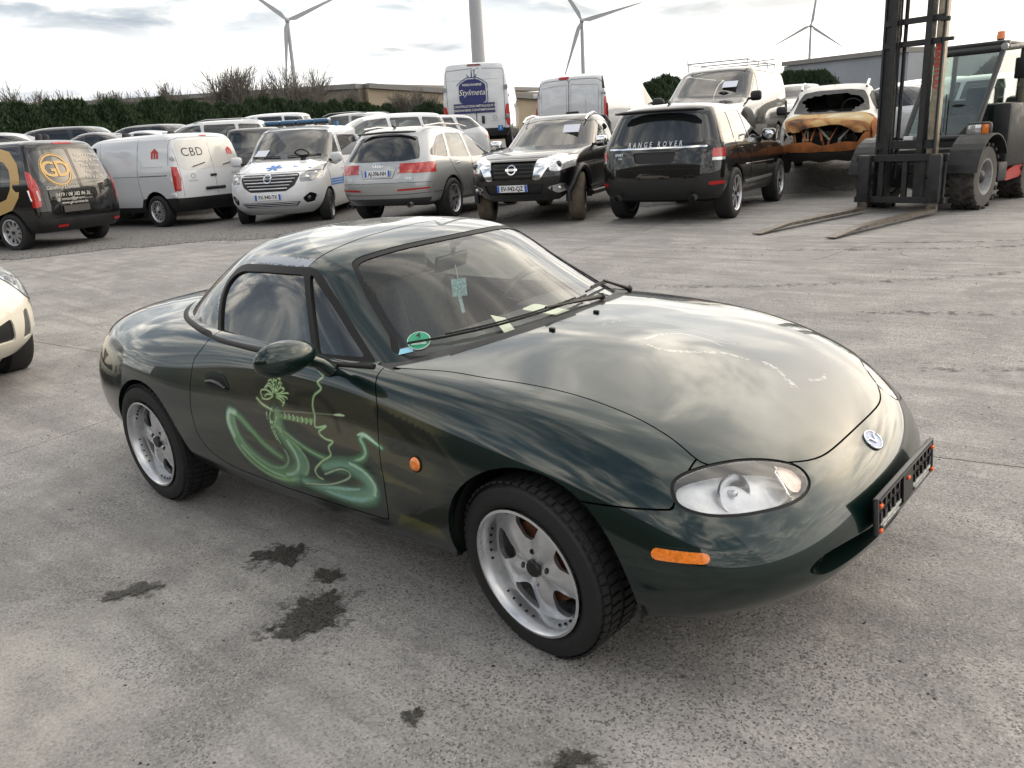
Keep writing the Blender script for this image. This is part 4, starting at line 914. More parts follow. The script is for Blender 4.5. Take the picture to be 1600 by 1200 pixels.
    place_wheel('roadster', root, (-2.265, -.725, .285), (math.radians(1), math.radians(30), 0), **kw)
    place_wheel('roadster', root, (0, .722, .285), (0, math.radians(20), math.pi-math.radians(6.5)), **kw)
    place_wheel('roadster', root, (-2.265, .725, .285), (0, math.radians(50), math.pi), **kw)
    # rivets round the rims of the two wheels in view
    rv = MB()
    for i in range(40):
        a = 2*math.pi*i/40
        if (i % 8) < 5: rv.tube((math.cos(a)*.1835, -.095+.034, math.sin(a)*.1835), (math.cos(a)*.1835, -.095+.027, math.sin(a)*.1835), .0036, n=6)
    rme = rv.me('rivets')
    for w in [c for c in root.children if c.name.startswith('wheel') and 'well' not in c.name]: tag(obj('rim_rivets', rme, BLK2, w), kind='stuff')
    return root
# ================================================================ ground
def GZ(x, y):
    s = x*FW2[0]+y*FW2[1]; l = x*RT2[0]+y*RT2[1]
    t = np.clip((s-2.3)/7.0, 0, 1); w = t*t*(3-2*t)
    rise = np.interp(s-np.interp(l, [-3, 4], [18.4, 14.6]), [0, 1.5, 3.2, 4.7, 9.5, 25, 60], [0, .42, .70, .86, 1.06, 1.3, 1.4])
    return (1-w)*.0279*np.clip(l, -12, 12)*np.clip(1-(np.abs(s)-8)/10, 0, 1)+w*.12+rise
def concrete():
    m = bpy.data.materials.new('weathered concrete'); m.use_nodes = True; t = m.node_tree; b = t.nodes['Principled BSDF']; L = t.links.new
    g = t.nodes.new('ShaderNodeNewGeometry'); P = g.outputs['Position']
    def noise(sc, det=6, rough=.6, dist=0, vec=None):
        n = t.nodes.new('ShaderNodeTexNoise'); n.inputs['Scale'].default_value = sc; n.inputs['Detail'].default_value = det; n.inputs['Roughness'].default_value = rough; n.inputs['Distortion'].default_value = dist; L(vec or P, n.inputs[0]); return n.outputs[0]
    def ramp(x, a, b_, c, d):
        r = t.nodes.new('ShaderNodeMapRange'); L(x, r.inputs[0]); r.inputs[1].default_value = a; r.inputs[2].default_value = b_; r.inputs[3].default_value = c; r.inputs[4].default_value = d; return r.outputs[0]
    def mixc(f, a, b_, bt='MIX'):
        x = t.nodes.new('ShaderNodeMix'); x.data_type = 'RGBA'; x.blend_type = bt
        if isinstance(f, float): x.inputs[0].default_value = f
        else: L(f, x.inputs[0])
        for i, c in ((6, a), (7, b_)):
            if isinstance(c, tuple): x.inputs[i].default_value = P3(c)
            else: L(c, x.inputs[i])
        return x.outputs[2]
    big = noise(.35, 5, .55, .6); mid = noise(1.6, 6, .6, .8); fine = noise(14, 5, .7); grit = noise(95, 4, .7)
    c = mixc(ramp(big, .35, .65, 0, 1), (.320, .312, .302), (.430, .416, .398))
    c = mixc(ramp(mid, .42, .60, 0, .75), c, (.225, .220, .214))
    c = mixc(ramp(noise(2.3, 7, .65, .8), .52, .66, 0, .75), c, (.42, .405, .38))
    c = mixc(ramp(fine, .3, .7, 0, 1), c, mixc(1.0, c, (1.16, 1.15, 1.14), 'MULTIPLY'))
    # brushed streaks across the drive direction, mostly further off
    mp = t.nodes.new('ShaderNodeMapping'); L(P, mp.inputs[0]); mp.inputs['Rotation'].default_value = (0, 0, -.35); mp.inputs['Scale'].default_value = (.45, 5, 1)
    c = mixc(ramp(noise(1.2, 7, .65, .3, mp.outputs[0]), .42, .68, 0, .65), c, (.20, .195, .189))
    # exposed aggregate specks
    vo = t.nodes.new('ShaderNodeTexVoronoi'); vo.inputs['Scale'].default_value = 170; L(P, vo.inputs[0])
    sp = t.nodes.new('ShaderNodeSeparateColor'); L(vo.outputs['Color'], sp.inputs[0])
    wear = ramp(noise(.9, 6, .65, .4), .36, .54, .3, 1)
    dk = t.nodes.new('ShaderNodeMath'); dk.operation = 'MULTIPLY'; L(ramp(sp.outputs[0], .68, .90, 0, .85), dk.inputs[0]); L(wear, dk.inputs[1]); c = mixc(dk.outputs[0], c, (.105, .101, .098))
    lt = t.nodes.new('ShaderNodeMath'); lt.operation = 'MULTIPLY'; L(ramp(sp.outputs[1], .80, .95, 0, .6), lt.inputs[0]); L(wear, lt.inputs[1]); c = mixc(lt.outputs[0], c, (.50, .48, .45))
    c = mixc(ramp(grit, .36, .64, .0, 1), mixc(1.0, c, (.70, .69, .69), 'MULTIPLY'), c)
    # small dark spots and pock marks
    v2 = t.nodes.new('ShaderNodeTexVoronoi'); v2.inputs['Scale'].default_value = 7; L(P, v2.inputs[0])
    s2 = t.nodes.new('ShaderNodeSeparateColor'); L(v2.outputs['Color'], s2.inputs[0]); d2 = ramp(v2.outputs['Distance'], .05, .09, 1, 0)
    q = t.nodes.new('ShaderNodeMath'); q.operation = 'MULTIPLY'; L(d2, q.inputs[0]); L(ramp(s2.outputs[0], .80, .86, 0, .7), q.inputs[1]); c = mixc(q.outputs[0], c, (.06, .056, .052))
    # paler, creamier patch around one point, edge broken by noise
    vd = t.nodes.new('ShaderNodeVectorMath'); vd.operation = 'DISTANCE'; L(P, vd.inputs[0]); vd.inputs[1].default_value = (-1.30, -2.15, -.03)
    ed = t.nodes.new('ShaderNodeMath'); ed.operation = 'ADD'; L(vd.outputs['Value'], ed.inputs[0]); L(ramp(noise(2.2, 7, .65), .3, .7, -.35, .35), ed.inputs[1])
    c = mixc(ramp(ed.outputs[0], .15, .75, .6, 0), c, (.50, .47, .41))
    L(c, b.inputs['Base Color']); L(ramp(big, .3, .7, .62, .85), b.inputs['Roughness']); b.inputs['Specular IOR Level'].default_value = .35
    h = t.nodes.new('ShaderNodeMath'); h.operation = 'MULTIPLY_ADD'; L(sp.outputs[0], h.inputs[0]); h.inputs[1].default_value = -.35; L(grit, h.inputs[2])
    bp = t.nodes.new('ShaderNodeBump'); bp.inputs['Strength'].default_value = .9; bp.inputs['Distance'].default_value = .004; L(h.outputs[0], bp.inputs['Height'])
    b2 = t.nodes.new('ShaderNodeBump'); b2.inputs['Strength'].default_value = .5; b2.inputs['Distance'].default_value = .02; L(fine, b2.inputs['Height']); L(bp.outputs[0], b2.inputs['Normal']); L(b2.outputs[0], b.inputs['Normal'])
    return m
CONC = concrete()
ROT = math.atan(.125); CX, CY = math.cos(ROT), math.sin(ROT)
def s2w(u, v):   # slab coordinates -> world
    # u along the rows, v across; origin where joint lines cross left of the roadster
    ox, oy = -4.0, .72
    return ox+u*CX-v*CY, oy+u*CY+v*CX
def grid_mesh(name, u0, u1, v0, v1, nu, nv, z=0, thick=.03, wob=None):
    u = np.linspace(u0, u1, nu+1); v = np.linspace(v0, v1, nv+1); U, Vv = np.meshgrid(u, v, indexing='ij')
    if wob is not None: U, Vv = wob(U, Vv)
    X, Y = s2w(U, Vv); Z = GZ(X, Y)+z; P = np.stack([X, Y, Z], -1).reshape(-1, 3); idx = np.arange(len(P)).reshape(nu+1, nv+1)
    Fq = np.stack([idx[:-1, :-1].ravel(), idx[1:, :-1].ravel(), idx[1:, 1:].ravel(), idx[:-1, 1:].ravel()], 1)
    e = np.concatenate([idx[:, 0], idx[-1, 1:], idx[-2::-1, -1], idx[0, -2:0:-1]]); b = len(P)+np.arange(len(e)); P2 = P[e]-[0, 0, thick]
    e2, b2 = np.roll(e, -1), np.roll(b, -1)
    return mesh_np(name, np.concatenate([P, P2]), np.concatenate([Fq, np.stack([e, b, b2, e2], 1)[:, ::-1]]), None)
def blobpoly(cx, cy, rx, ry, seed, n=260, rough=.35, rot=0):
    rs = np.random.RandomState(seed); out = []; K = [2, 3, 5, 7, 11, 17, 25, 37, 55, 80]; ph = rs.rand(len(K))*6.28; am = rs.rand(len(K))+.4
    for i in range(n):
        a = 2*math.pi*i/n; r = 1+rough*sum(am[k]*math.sin(K[k]*a+ph[k])/(K[k]**.62) for k in range(len(K)))*.85
        r = max(r, .22); x, y = rx*r*math.cos(a), ry*r*math.sin(a); out.append((cx+x*math.cos(rot)-y*math.sin(rot), cy+x*math.sin(rot)+y*math.cos(rot)))
    return out
def soft_patch(name, col, rough, sc, lo, hi):
    m = mat(name, col, rough, noise=(90, .6), bump=(130, 1)); t = m.node_tree; b = t.nodes['Principled BSDF']; tc = t.nodes.new('ShaderNodeTexCoord'); n = t.nodes.new('ShaderNodeTexNoise'); n.inputs['Scale'].default_value = sc; n.inputs['Detail'].default_value = 7; n.inputs['Roughness'].default_value = .72; t.links.new(tc.outputs['Object'], n.inputs[0])
    r = t.nodes.new('ShaderNodeMapRange'); t.links.new(n.outputs[0], r.inputs[0]); r.inputs[1].default_value = lo; r.inputs[2].default_value = hi; t.links.new(r.outputs[0], b.inputs['Alpha']); return m
def flat_patch(name, poly, z, mt, parent=None):
    bm = bmesh.new(); vs = [bm.verts.new((x, y, float(GZ(x, y))+z)) for x, y in poly]; f = bm.faces.new(vs)
    if f.normal.z < 0: f.normal_flip()
    me = bpy.data.meshes.new(name); bm.to_mesh(me); bm.free(); return obj(name, me, mt, parent)
def build_ground():
    SOIL = mat('packed earth and gravel', (.10, .093, .085), .95, noise=(1.5, .3), bump=(20, 1))
    m = bpy.data.meshes.new('ground'); R = [0, 20, 40, 80, 160, 400, 1000, 3000]; V = []; Fc = []; n = 48
    gx, gy = -3, 6
    g = empty('ground'); tag(g, 'concrete yard with worn slabs and gravel strip behind the first row of vehicles', kind='structure')
    V = [(gx, gy, 0)]; V[0] = (gx, gy, float(GZ(gx, gy))-.035)
    for r in [1, 2, 3, 4, 5, 6, 7, 8, 9, 10, 11, 12, 13, 15, 17]+R[1:]:
        for k in range(n):
            x, y = gx+r*math.cos(6.2832*k/n), gy+r*math.sin(6.2832*k/n); V.append((x, y, float(GZ(x, y))-.05))
    nr = (len(V)-1)//n; Fc = [(0, 1+k, 1+(k+1) % n) for k in range(n)]
    for i in range(nr-1):
        a = 1+i*n; b = a+n
        for k in range(n): Fc.append((a+k, b+k, b+(k+1) % n, a+(k+1) % n))
    m.from_pydata(V, [], Fc); m.update(); o = obj('base_soil', m, SOIL, g); tag(o, kind='structure')
    G = .006; L = 6.0; Wd = 5.0
    for i in range(-4, 4):
        for j in range(-2, 4):
            u0, u1 = i*L+.004, (i+1)*L-.004; v0, v1 = j*Wd+.004, (j+1)*Wd-.004
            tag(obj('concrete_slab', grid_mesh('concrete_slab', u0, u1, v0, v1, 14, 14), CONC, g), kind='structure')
    GR = mat('dark gravel', (.155, .150, .145), .95, noise=(25, .5), bump=(60, 1))
    # irregular gravel sheet over the slab edge, under the first row
    def sl(s_, l): return s_*FW2[0]+l*RT2[0], s_*FW2[1]+l*RT2[1]
    rs = np.random.RandomState(4); ls = np.linspace(-40, 40, 240); bm = bmesh.new(); prev = None
    def edge(l): return 12.75+.27*l+.18*math.sin(l*1.7)+.12*math.sin(l*4.3+1)
    for k, dd in enumerate((0, .5, 1, 2, 3, 4, 5, 6, 8, 10, 14, 20, 45)):
        cur = []
        for l in ls:
            e = max(edge(l), 5)+(rs.uniform(-.14, .14) if k == 0 else 0)+dd; x, y = sl(e, l); cur.append(bm.verts.new((x, y, float(GZ(x, y))+(.006 if k == 0 else .014))))
        if prev:
            for i in range(len(ls)-1): bm.faces.new([prev[i], prev[i+1], cur[i+1], cur[i]])
        prev = cur
    bmesh.ops.recalc_face_normals(bm, faces=bm.faces); me = bpy.data.meshes.new('gravel_strip'); bm.to_mesh(me); bm.free(); tag(obj('gravel_strip', me, GR), kind='structure')
    sm = MB()
    for k in range(6500):
        l = rs.uniform(-12, 12); x, y = sl(edge(l)-.25+abs(rs.normal())*1.8, l); r = rs.uniform(.006, .016)
        z = float(GZ(x, y))+.013; vs = [sm.bm.verts.new((x+r*a*rs.uniform(.6, 1.2), y+r*b*rs.uniform(.6, 1.2), z+r*c*rs.uniform(.6, 1.1))) for a, b, c in ((1, 0, 0), (0, 1, 0), (-1, 0, 0), (0, -1, 0), (0, 0, .9))]
        for a in range(4): sm.bm.faces.new([vs[a], vs[(a+1) % 4], vs[4]])
    tag(sm.build('loose_gravel', mat('gravel stones', (.085, .082, .08), .95, noise=(3, .4))), kind='stuff')
    # oil stains and marks
    OIL = mat('oil soaked concrete', (.045, .042, .036), .5, noise=(70, .75), bump=(110, 1)); OIL2 = mat('old oil mark', (.10, .095, .085), .6, noise=(20, .4), bump=(60, .5))
    HALO = soft_patch('damp halo on concrete', (.14, .136, .13), .75, 38, .47, .60); OIL = soft_patch('oil soaked concrete', (.045, .042, .037), .5, 45, .36, .50)
    for k, (x, y, rx, ry, sd, mt) in enumerate([(-1.272, -.859, .085, .07, 1, OIL), (-1.24, -.80, .03, .05, 12, OIL), (-.961, -.854, .045, .05, 2, OIL), (-.80, -1.02, .085, .09, 3, OIL), (-.775, -1.12, .085, .065, 13, OIL), (-1.527, -1.334, .085, .04, 4, OIL), (-.114, -1.226, .026, .035, 5, OIL), (.348, -1.111, .05, .026, 6, OIL), (-.837, -1.191, .012, .012, 7, BLK)]):
        flat_patch('oil_stain', blobpoly(x, y, rx, ry, sd, 260, .55, AZ-1.57), .0040+.0004*k, mt, g); (rx > .03) and flat_patch('stain_halo', blobpoly(x, y, rx*1.35, ry*1.35, sd+20, 200, .5, AZ-1.57), .0010+.0002*k, HALO, g)
    # fine cracks wandering over the slabs
    CRK = mat('crack dirt', (.05, .047, .044), .95); rs = np.random.RandomState(17)
    for (x0, y0, a0, n_, st_) in ((-4.63, 5.68, 1.82, 46, .16), (-1.9, 5.9, .9, 20, .09), (.3, 5.1, -1.0, 14, .08), (-.45, 6.3, 2.2, 16, .09), (1.2, 3.6, 1.3, 14, .08), (-2.4, 7.3, .25, 22, .10), (-5.6, 3.0, 1.1, 18, .09)):
        P = [(x0, y0)]; a = a0
        for k in range(n_): a += rs.uniform(-.45, .45); a = a*.85+a0*.15; P.append((P[-1][0]+st_*math.cos(a), P[-1][1]+st_*math.sin(a)))
        m = MB(); m.path([(x, y, float(GZ(x, y))-.0002) for x, y in P], [max(.0009, .0028*math.sin(math.pi*(k+.5)/len(P)))*rs.uniform(.5, 1.3) for k in range(len(P))], 5); m.build('slab_crack', CRK, g)
    DB = mat('dark grit', (.035, .033, .031), .9); sm = MB()
    for k in range(900):
        d = rs.uniform(1.2, 11); l = rs.uniform(-.62, .62)*d; x = CW[0]+FW2[0]*d+RT2[0]*l; y = CW[1]+FW2[1]*d+RT2[1]*l; r = rs.uniform(.0015, .0045)*(1+d*.12)
        z = float(GZ(x, y)); vs = [sm.bm.verts.new((x+r*a_*rs.uniform(.5, 1.8), y+r*b_*rs.uniform(.5, 1.8), z+r*c_*rs.uniform(.3, 1))) for a_, b_, c_ in ((1, 0, 0), (0, 1, 0), (-1, 0, 0), (0, -1, 0), (0, 0, .8))]
        for a_ in range(4): sm.bm.faces.new([vs[a_], vs[(a_+1) % 4], vs[4]])
    tag(sm.build('scattered_grit', DB), kind='stuff')
    MK = soft_patch('rubber scuff', (.10, .097, .094), .85, 14, .50, .66)
    for (x0, y0, a0, L_, w_) in ((-2.6, 4.4, .25, 3.2, .12), (-.6, 4.0, .18, 3.6, .14), (-5.2, 2.4, .5, 2.6, .12), (-3.4, 6.6, .05, 4.0, .14), (.2, 2.6, .4, 2.2, .10), (-6.8, 1.6, .75, 2.4, .12), (-1.2, 7.6, .2, 2.8, .12)):
        P = []
        for sd_ in (1, -1):
            for k in range(13)[::sd_]: t_ = k/12; aa = a0+.25*t_; P.append((x0+L_*t_*math.cos(aa)-sd_*w_/2*math.sin(aa), y0+L_*t_*math.sin(aa)+sd_*w_/2*math.cos(aa)))
        bm = bmesh.new(); A_, B_ = P[:13], P[13:][::-1]; va = [bm.verts.new((x, y, float(GZ(x, y))+.0045)) for x, y in A_]; vb = [bm.verts.new((x, y, float(GZ(x, y))+.0045)) for x, y in B_]
        for k in range(12): bm.faces.new([vb[k], vb[k+1], va[k+1], va[k]])
        me = bpy.data.meshes.new('tyre_scuff'); bm.to_mesh(me); bm.free(); obj('tyre_scuff', me, MK, g)
    return g
# ================================================================ vehicles of the yard
def ring(t, n=22):
    """t=(xf,zf,xr,zr,w,nf,nr): half contour from the rear centre round the right side (y<0) to the front centre;
    nf, nr say how square the end is in plan"""
    xf, zf, xr, zr, w, nf, nr = t; xm = (xf+xr)/2; th = np.linspace(0, np.pi/2, 300); out = []; L = (xf-xr)/2; e = 2.45
    for s_, q in ((-1, nr), (1, nf)):
        d = min(3.9/q**1.3, L*.95); ww = w*(1-.035*((L-d)/max(L, 1e-6))**2)
        x = (L-d)+d*np.cos(th)**(2/e); y = ww*np.sin(th)**(2/e)
        xs = np.linspace(L-d, 0, 60)[1:]; x = np.concatenate([x, xs]); y = np.concatenate([y, w*(1-.035*(xs/max(L, 1e-6))**2)])
        c = np.concatenate([[0], np.cumsum(np.hypot(np.diff(x), np.diff(y)))]); 
        # finer round the corner: weight by turning
        tang = np.unwrap(np.arctan2(np.gradient(y), np.gradient(x))); wgt = np.concatenate([[0], np.cumsum(np.abs(np.diff(tang)))]); m_ = c/c[-1]+.9*wgt/max(wgt[-1], 1e-6); k = np.linspace(0, m_[-1], n)
        X, Y = xm+s_*np.interp(k, m_, x), -np.interp(k, m_, y)
        if s_ > 0: X, Y = X[::-1][1:], Y[::-1][1:]
        out.append(np.stack([X, Y], 1))
    P = np.concatenate(out); q = (P[:, 0]-xr)/max(xf-xr, 1e-6); z = zr+(zf-zr)*q
    return np.column_stack([P, z])
class Vehicle:
    def __init__(s, name, label, cat, pos, head, rings_, paint, kr=5, ks=2, cladding=None, group=None, n=22, inner=True, belt=None):
        s.root = empty(name, pos, head); tag(s.root, label, cat, group)
        G = loft([ring(r, n) for r in rings_], kr, ks, 1); S = grid_surf(G); c = S['V'].mean(0); s.full = flip_out(S, np.array([c[0], 0, .8]))
        topz = s.full['V'][:, 2].max(); near_ax = s.full['V'][:, 2] > topz-.004; s.full['N'][near_ax] = [0, 0, 1]
        s.S = s.full; s.paint = paint; s.parts = []; s.openings = []; s.belt = belt or topz*.62
    def mk(s, view):
        return {'left': lambda V, N: (V[:, 1] > .2) & (N[:, 1] > .15), 'right': lambda V, N: (V[:, 1] < -.2) & (N[:, 1] < -.15), 'front': lambda V, N: N[:, 0] > .12, 'rear': lambda V, N: N[:, 0] < -.12,
                'top': lambda V, N: N[:, 2] > .2}[view]
    def pr(s, view): return {'left': 'side', 'right': 'side', 'front': 'front', 'rear': 'front', 'top': 'top'}[view]
    def panel(s, name, poly, view, mt, off=0., gap=0., rnd=.03, fl=.015, open_=False, parent=None, label=None, extra=None):
        """cut a panel out of the shell; view in left,right,front,rear,top or 'both' sides"""
        if view == 'both': return [s.panel(name, poly, v, mt, off, gap, rnd, fl, open_, parent, label) for v in ('left', 'right')]
        P = round_poly(poly, rnd) if rnd else np.array(poly, float); m0 = s.mk(view); m = m0 if extra is None else (lambda V, N: m0(V, N) & extra(V, N))
        a, b = cut(s.S, P, s.pr(view), m, gap)
        if a is None or b is None: return None
        s.S = b; s.openings.append((P, s.pr(view), m, open_))
        return part(name, flange(offset(a, off), fl) if fl else offset(a, off), mt, parent or s.root, label=label)
    def seam(s, P, view, w=.007):
        """dark shut line along a polyline"""
        P = np.array(P, float)
        for v in (('left', 'right') if view == 'both' else (view,)):
            Q = s.S['V'][:, AX[s.pr(v)]]; d, _ = pdist(Q, P); sd = np.where(s.mk(v)(s.S['V'], s.S['N']), d-w/2, 1.)
        return s
    def arches(s, L, r):
        th = np.linspace(0, 2*np.pi, 49)[:-1]
        for xa, za in L:
            P = np.stack([xa+r*np.cos(th), za+r*np.sin(th)], 1); P = np.array([(x, z) if z > za else (x, z-1.0) for x, z in P])
            _, s.S = cut(s.S, P, 'side', lambda V, N: np.abs(V[:, 1]) > .62); s.openings.append((P, 'side', lambda V, N: np.abs(V[:, 1]) > .55, True))
    def surf(s, view, u, v, _c={}):
        V, N = s.full['V'], s.full['N']; m = s.mk(view)(V, N); ax = AX[s.pr(view)]; i = np.where(m)[0]
        k = i[np.argmin((V[i][:, ax[0]]-u)**2+(V[i][:, ax[1]]-v)**2)]; n = N[k]; p = V[k].copy(); o = [a for a in (0, 1, 2) if a not in ax][0]
        d = np.zeros(3); d[ax[0]] = u-p[ax[0]]; d[ax[1]] = v-p[ax[1]]; d[o] = -(n[ax[0]]*d[ax[0]]+n[ax[1]]*d[ax[1]])/n[o] if abs(n[o]) > .15 else 0
        return p+d, n
    def decal(s, name, me, view, c, mt, d=.005, parent=None):
        """drape a flat mesh over the shell"""
        sg = {'rear': -1, 'front': 1, 'left': -1, 'right': 1, 'top': 1}[view]
        for v in me.vertices:
            p, n = s.surf(view, c[0]+sg*v.co.x, c[1]+v.co.y); v.co = Vector(p+n*(d+v.co.z*.5))
        return obj(name, me, mt, parent or s.root)
    def text(s, name, t, size, view, c, mt, d=.006, **k):
        return s.decal(name, text_mesh(name, t, size, extrude=.0005, **k), view, c, mt, d)
    def poly(s, name, P, view, c, mt, d=.006, parent=None):
        m = MB(); m.prism(P, 0, .0005); return s.decal(name, m.me(name), view, c, mt, d, parent)
    def plate(s, t, view, c, w=.52, h=.11, blue=True, mt=None):
        p, n = s.surf(view, *c); n = Vector(n); n.z *= .3; n.normalize(); p = Vector(p)+n*.012
        e = empty('number_plate', parent=s.root); x = Vector((0, 0, 1)).cross(n).normalized(); y = n.cross(x); M = Matrix.Translation(p) @ Matrix(((x.x, y.x, n.x, 0), (x.y, y.y, n.y, 0), (x.z, y.z, n.z, 0), (0, 0, 0, 1)))
        m = MB(); m.box((0, 0, 0), (w, h, .012), bev=.003); m.build('plate_base', mt or mat('plate white', (.72, .73, .74), .35), e, M=M)
        if blue:
            for sg in (-1, 1): m = MB(); m.box((sg*(w/2-.022), 0, .0065), (.040, h*.96, .002)); m.build('plate_blue_band', mat('plate blue', (.02, .10, .50), .4), e, M=M)
        if not t: return
        me = text_mesh('plate_letters', t, h*.92, extrude=.0008, bold=True, sx=.80 if len(t) > 7 else 1); me.transform(Matrix.Translation((0, -.002, .0075))); me.transform(M); obj('plate_letters', me, INK, e)
    def wheels(s, kind, wb, track, R, w, tr=0, steer=0, **k):
        for x, st in ((0, 0), (wb, steer)):
            for sg in (-1, 1): place_wheel(kind, s.root, (x, sg*(track-w/2), R), (0, random.uniform(0, 6), st if sg < 0 else math.pi+st), R=R, w=w, detail=0, **k)
    def mirror(s, x, y, z, mt, sc=1.0):
        for sg in (-1, 1):
            m = MB(); m.box((x, sg*(y+.12), z), (.11*sc, .20*sc, .17*sc), rot=(0, 0, -sg*.18), bev=.045*sc)
            e = empty('door_mirror', parent=s.root); m.build('mirror_housing', mt, e, 60); m = MB(); m.box((x+.01, sg*(y+.01), z-.05), (.05, .12, .05), bev=.01); m.build('mirror_arm', BLK, e)
            m = MB(); m.sphere((0, 0, 0), 1, 14); m.build('mirror_glass', CHROME, e, 60, M=Matrix.Translation((x-.050*sc, sg*(y+.12), z)) @ Matrix.Diagonal((.02*sc, .08*sc, .065*sc, 1)))
    def interior(s, x0, x1, w, zf, rows, dash=None, col=(.03, .03, .032)):
        CLT = mat('car seat cloth', col, .9)
        m = MB(); m.box(((x0+x1)/2, 0, zf-.1), (x1-x0, w*1.7, .06)); m.build('cabin_floor', DARK, s.root)
        if dash: m = MB(); m.box((dash[0]-.12, 0, dash[1]-.10), (.46, w*1.42, .18), bev=.06); m.build('dashboard', mat('grey dashboard', (.035, .036, .037), .7), s.root, 40); m = MB(); m.lathe([(.18+.016*math.cos(a), .016*math.sin(a)) for a in np.linspace(0, 6.283, 9)[:-1]], 24, Matrix.Translation((dash[0]-.33, .36, dash[1]+.08)) @ Euler((0, 0, math.pi/2-0)).to_matrix().to_4x4() @ Euler((.4, 0, 0)).to_matrix().to_4x4(), closed=True); m.build('steering_wheel', BLK, s.root, 60)
        for x, ys in rows:
            for y in ys:
                m = MB(); m.box((x+.12, y, zf+.18), (.5, .46, .16), bev=.04); m.box((x-.16, y, zf+.48), (.14, .46, .6), rot=(0, -.2, 0), bev=.05); m.box((x-.25, y, zf+.86), (.1, .26, .18), rot=(0, -.2, 0), bev=.04); m.build('seat', CLT, s.root, 50)
    def finish(s, low=None, chassis=None):
        """remaining shell becomes the body; low=(z, material) splits off the unpainted lower band"""
        xs = s.full['V'][:, 0]; x0, x1 = xs.min(), xs.max()
        if low:
            a, b = split(s.S, s.S['V'][:, 2]-low[0]) if not callable(low[0]) else split(s.S, low[0](s.S['V']))
            if a is not None: part('lower_cladding', flange(a, .02), low[1], s.root)
            s.S = b
        part('body', flange(s.S, .02), s.paint, s.root)
        a, _ = split(s.full, s.full['V'][:, 2]-s.belt); inn = offset(a, -.03)
        for P, v, m, o in s.openings:
            if o: _, inn = cut(inn, P, v, m)
        part('inner_shell', inn, DARK, s.root)
        wz = chassis or (.30, .70); W_ = np.abs(s.full['V'][:, 1]).max()
        m = MB(); m.box(((x0+x1)/2-.1, 0, (wz[0]+wz[1])/2), (x1-x0-1.3, (W_-.30)*2, wz[1]-wz[0])); m.box(((x0+x1)/2-.05, 0, (wz[0]+wz[1])/2+.05), (x1-x0-.5, W_*1.0, (wz[1]-wz[0])*.6)); m.build('chassis', DARK, s.root)
        return s.root

def carpaint(name, col, metal=.0, rough=.35):
    if name in MATS: return MATS[name]
    m = paint_mat(name, col, metal, rough); MATS[name] = m; return m
WHITE = carpaint('white van paint', (.60, .61, .63)); BLACKP = carpaint('black car paint', (.004, .004, .0045), .1, .3); SILVER = carpaint('silver grey metallic paint', (.37, .38, .39), .6, .38)
LSILV = carpaint('light silver metallic paint', (.46, .47, .48), .7, .35); DGREY = carpaint('dark grey metallic paint', (.045, .047, .05), .6, .35)
TINT = glass_mat('dark tinted glass', (.3, .3, .31), .10); GLS = glass_mat('vehicle glass', (.75, .82, .80), .62)
REDL = mat('tail light red lens', (.42, .015, .01), .18, coat=1, noise=(25, .35)); REDD = mat('reflector red', (.35, .01, .01), .3)
CLRL = mat('clear lamp lens', (.62, .63, .64), .12, .55, coat=1, noise=(18, .25)); LMPD = mat('lamp housing dark', (.05, .052, .055), .2, .5, coat=1)
NAVY = mat('navy print', (.012, .018, .11), .5); BLUEP = mat('blue print', (.02, .16, .50), .45); GOLD = mat('gold print', (.50, .33, .13), .45, .15); REDP = mat('red print', (.50, .02, .02), .5); GREYP = mat('grey print', (.22, .22, .22), .6)
SALU = mat('silver alloy', (.48, .48, .50), .3, .8, coat=.4); BALU = mat('black alloy', (.012, .012, .013), .35, .3); DALU = mat('grey alloy', (.20, .20, .21), .35, .8)
GRILL = mat('black grille mesh', (.008, .008, .009), .5)
def bars(name, P0, P1, n, r, mt, parent, z0, z1): 
    m = MB()
    for i in range(n):
        t = (i+.5)/n; z = z0+(z1-z0)*t; m.tube((*P0[:2], z), (*P1[:2], z), r, n=6)
    return m.build(name, mt, parent, 60)
def az(d): return AZ+math.radians(d)
def circle(r, n=40, c=(0, 0)): return [(c[0]+r*math.cos(2*math.pi*k/n), c[1]+r*math.sin(2*math.pi*k/n)) for k in range(n)]
def ringmesh(name, r0, r1, n=48, c=(0, 0)):
    V = [(c[0]+r*math.cos(2*math.pi*k/n), c[1]+r*math.sin(2*math.pi*k/n), 0) for r in (r0, r1) for k in range(n)]
    me = bpy.data.meshes.new(name); me.from_pydata(V, [], [(k, n+k, n+(k+1) % n, (k+1) % n) for k in range(n)]); return me

def handle(v, pts, view, mt, sc=1):
    """door handles: short bars standing off the shell"""
    for (u, w) in pts:
        for vv in (('left', 'right') if view == 'both' else (view,)):
            a, n = v.surf(vv, u-.07*sc, w); b, n2 = v.surf(vv, u+.07*sc, w); m = MB(); m.path([Vector(a)+Vector(n)*.004, Vector(a)*.7+Vector(b)*.3+Vector(n)*.028, Vector(a)*.3+Vector(b)*.7+Vector(n2)*.028, Vector(b)+Vector(n2)*.004], .011*sc, 6); m.build('door_handle', mt, v.root, 60)
def line(v, pts, view, mt=None, r=.004):
    """dark joint lying in the shell surface"""
    for vv in (('left', 'right') if view == 'both' else (view,)):
        P = []
        for i in range(len(pts)-1):
            for t in np.linspace(0, 1, 9)[(1 if i else 0):]:
                u = pts[i][0]*(1-t)+pts[i+1][0]*t; w = pts[i][1]*(1-t)+pts[i+1][1]*t; p, n = v.surf(vv, u, w); P.append(Vector(p)+Vector(n)*.0005)
        m = MB(); m.path(P, r, 4); m.build('shut_line', mt or DARK, v.root)
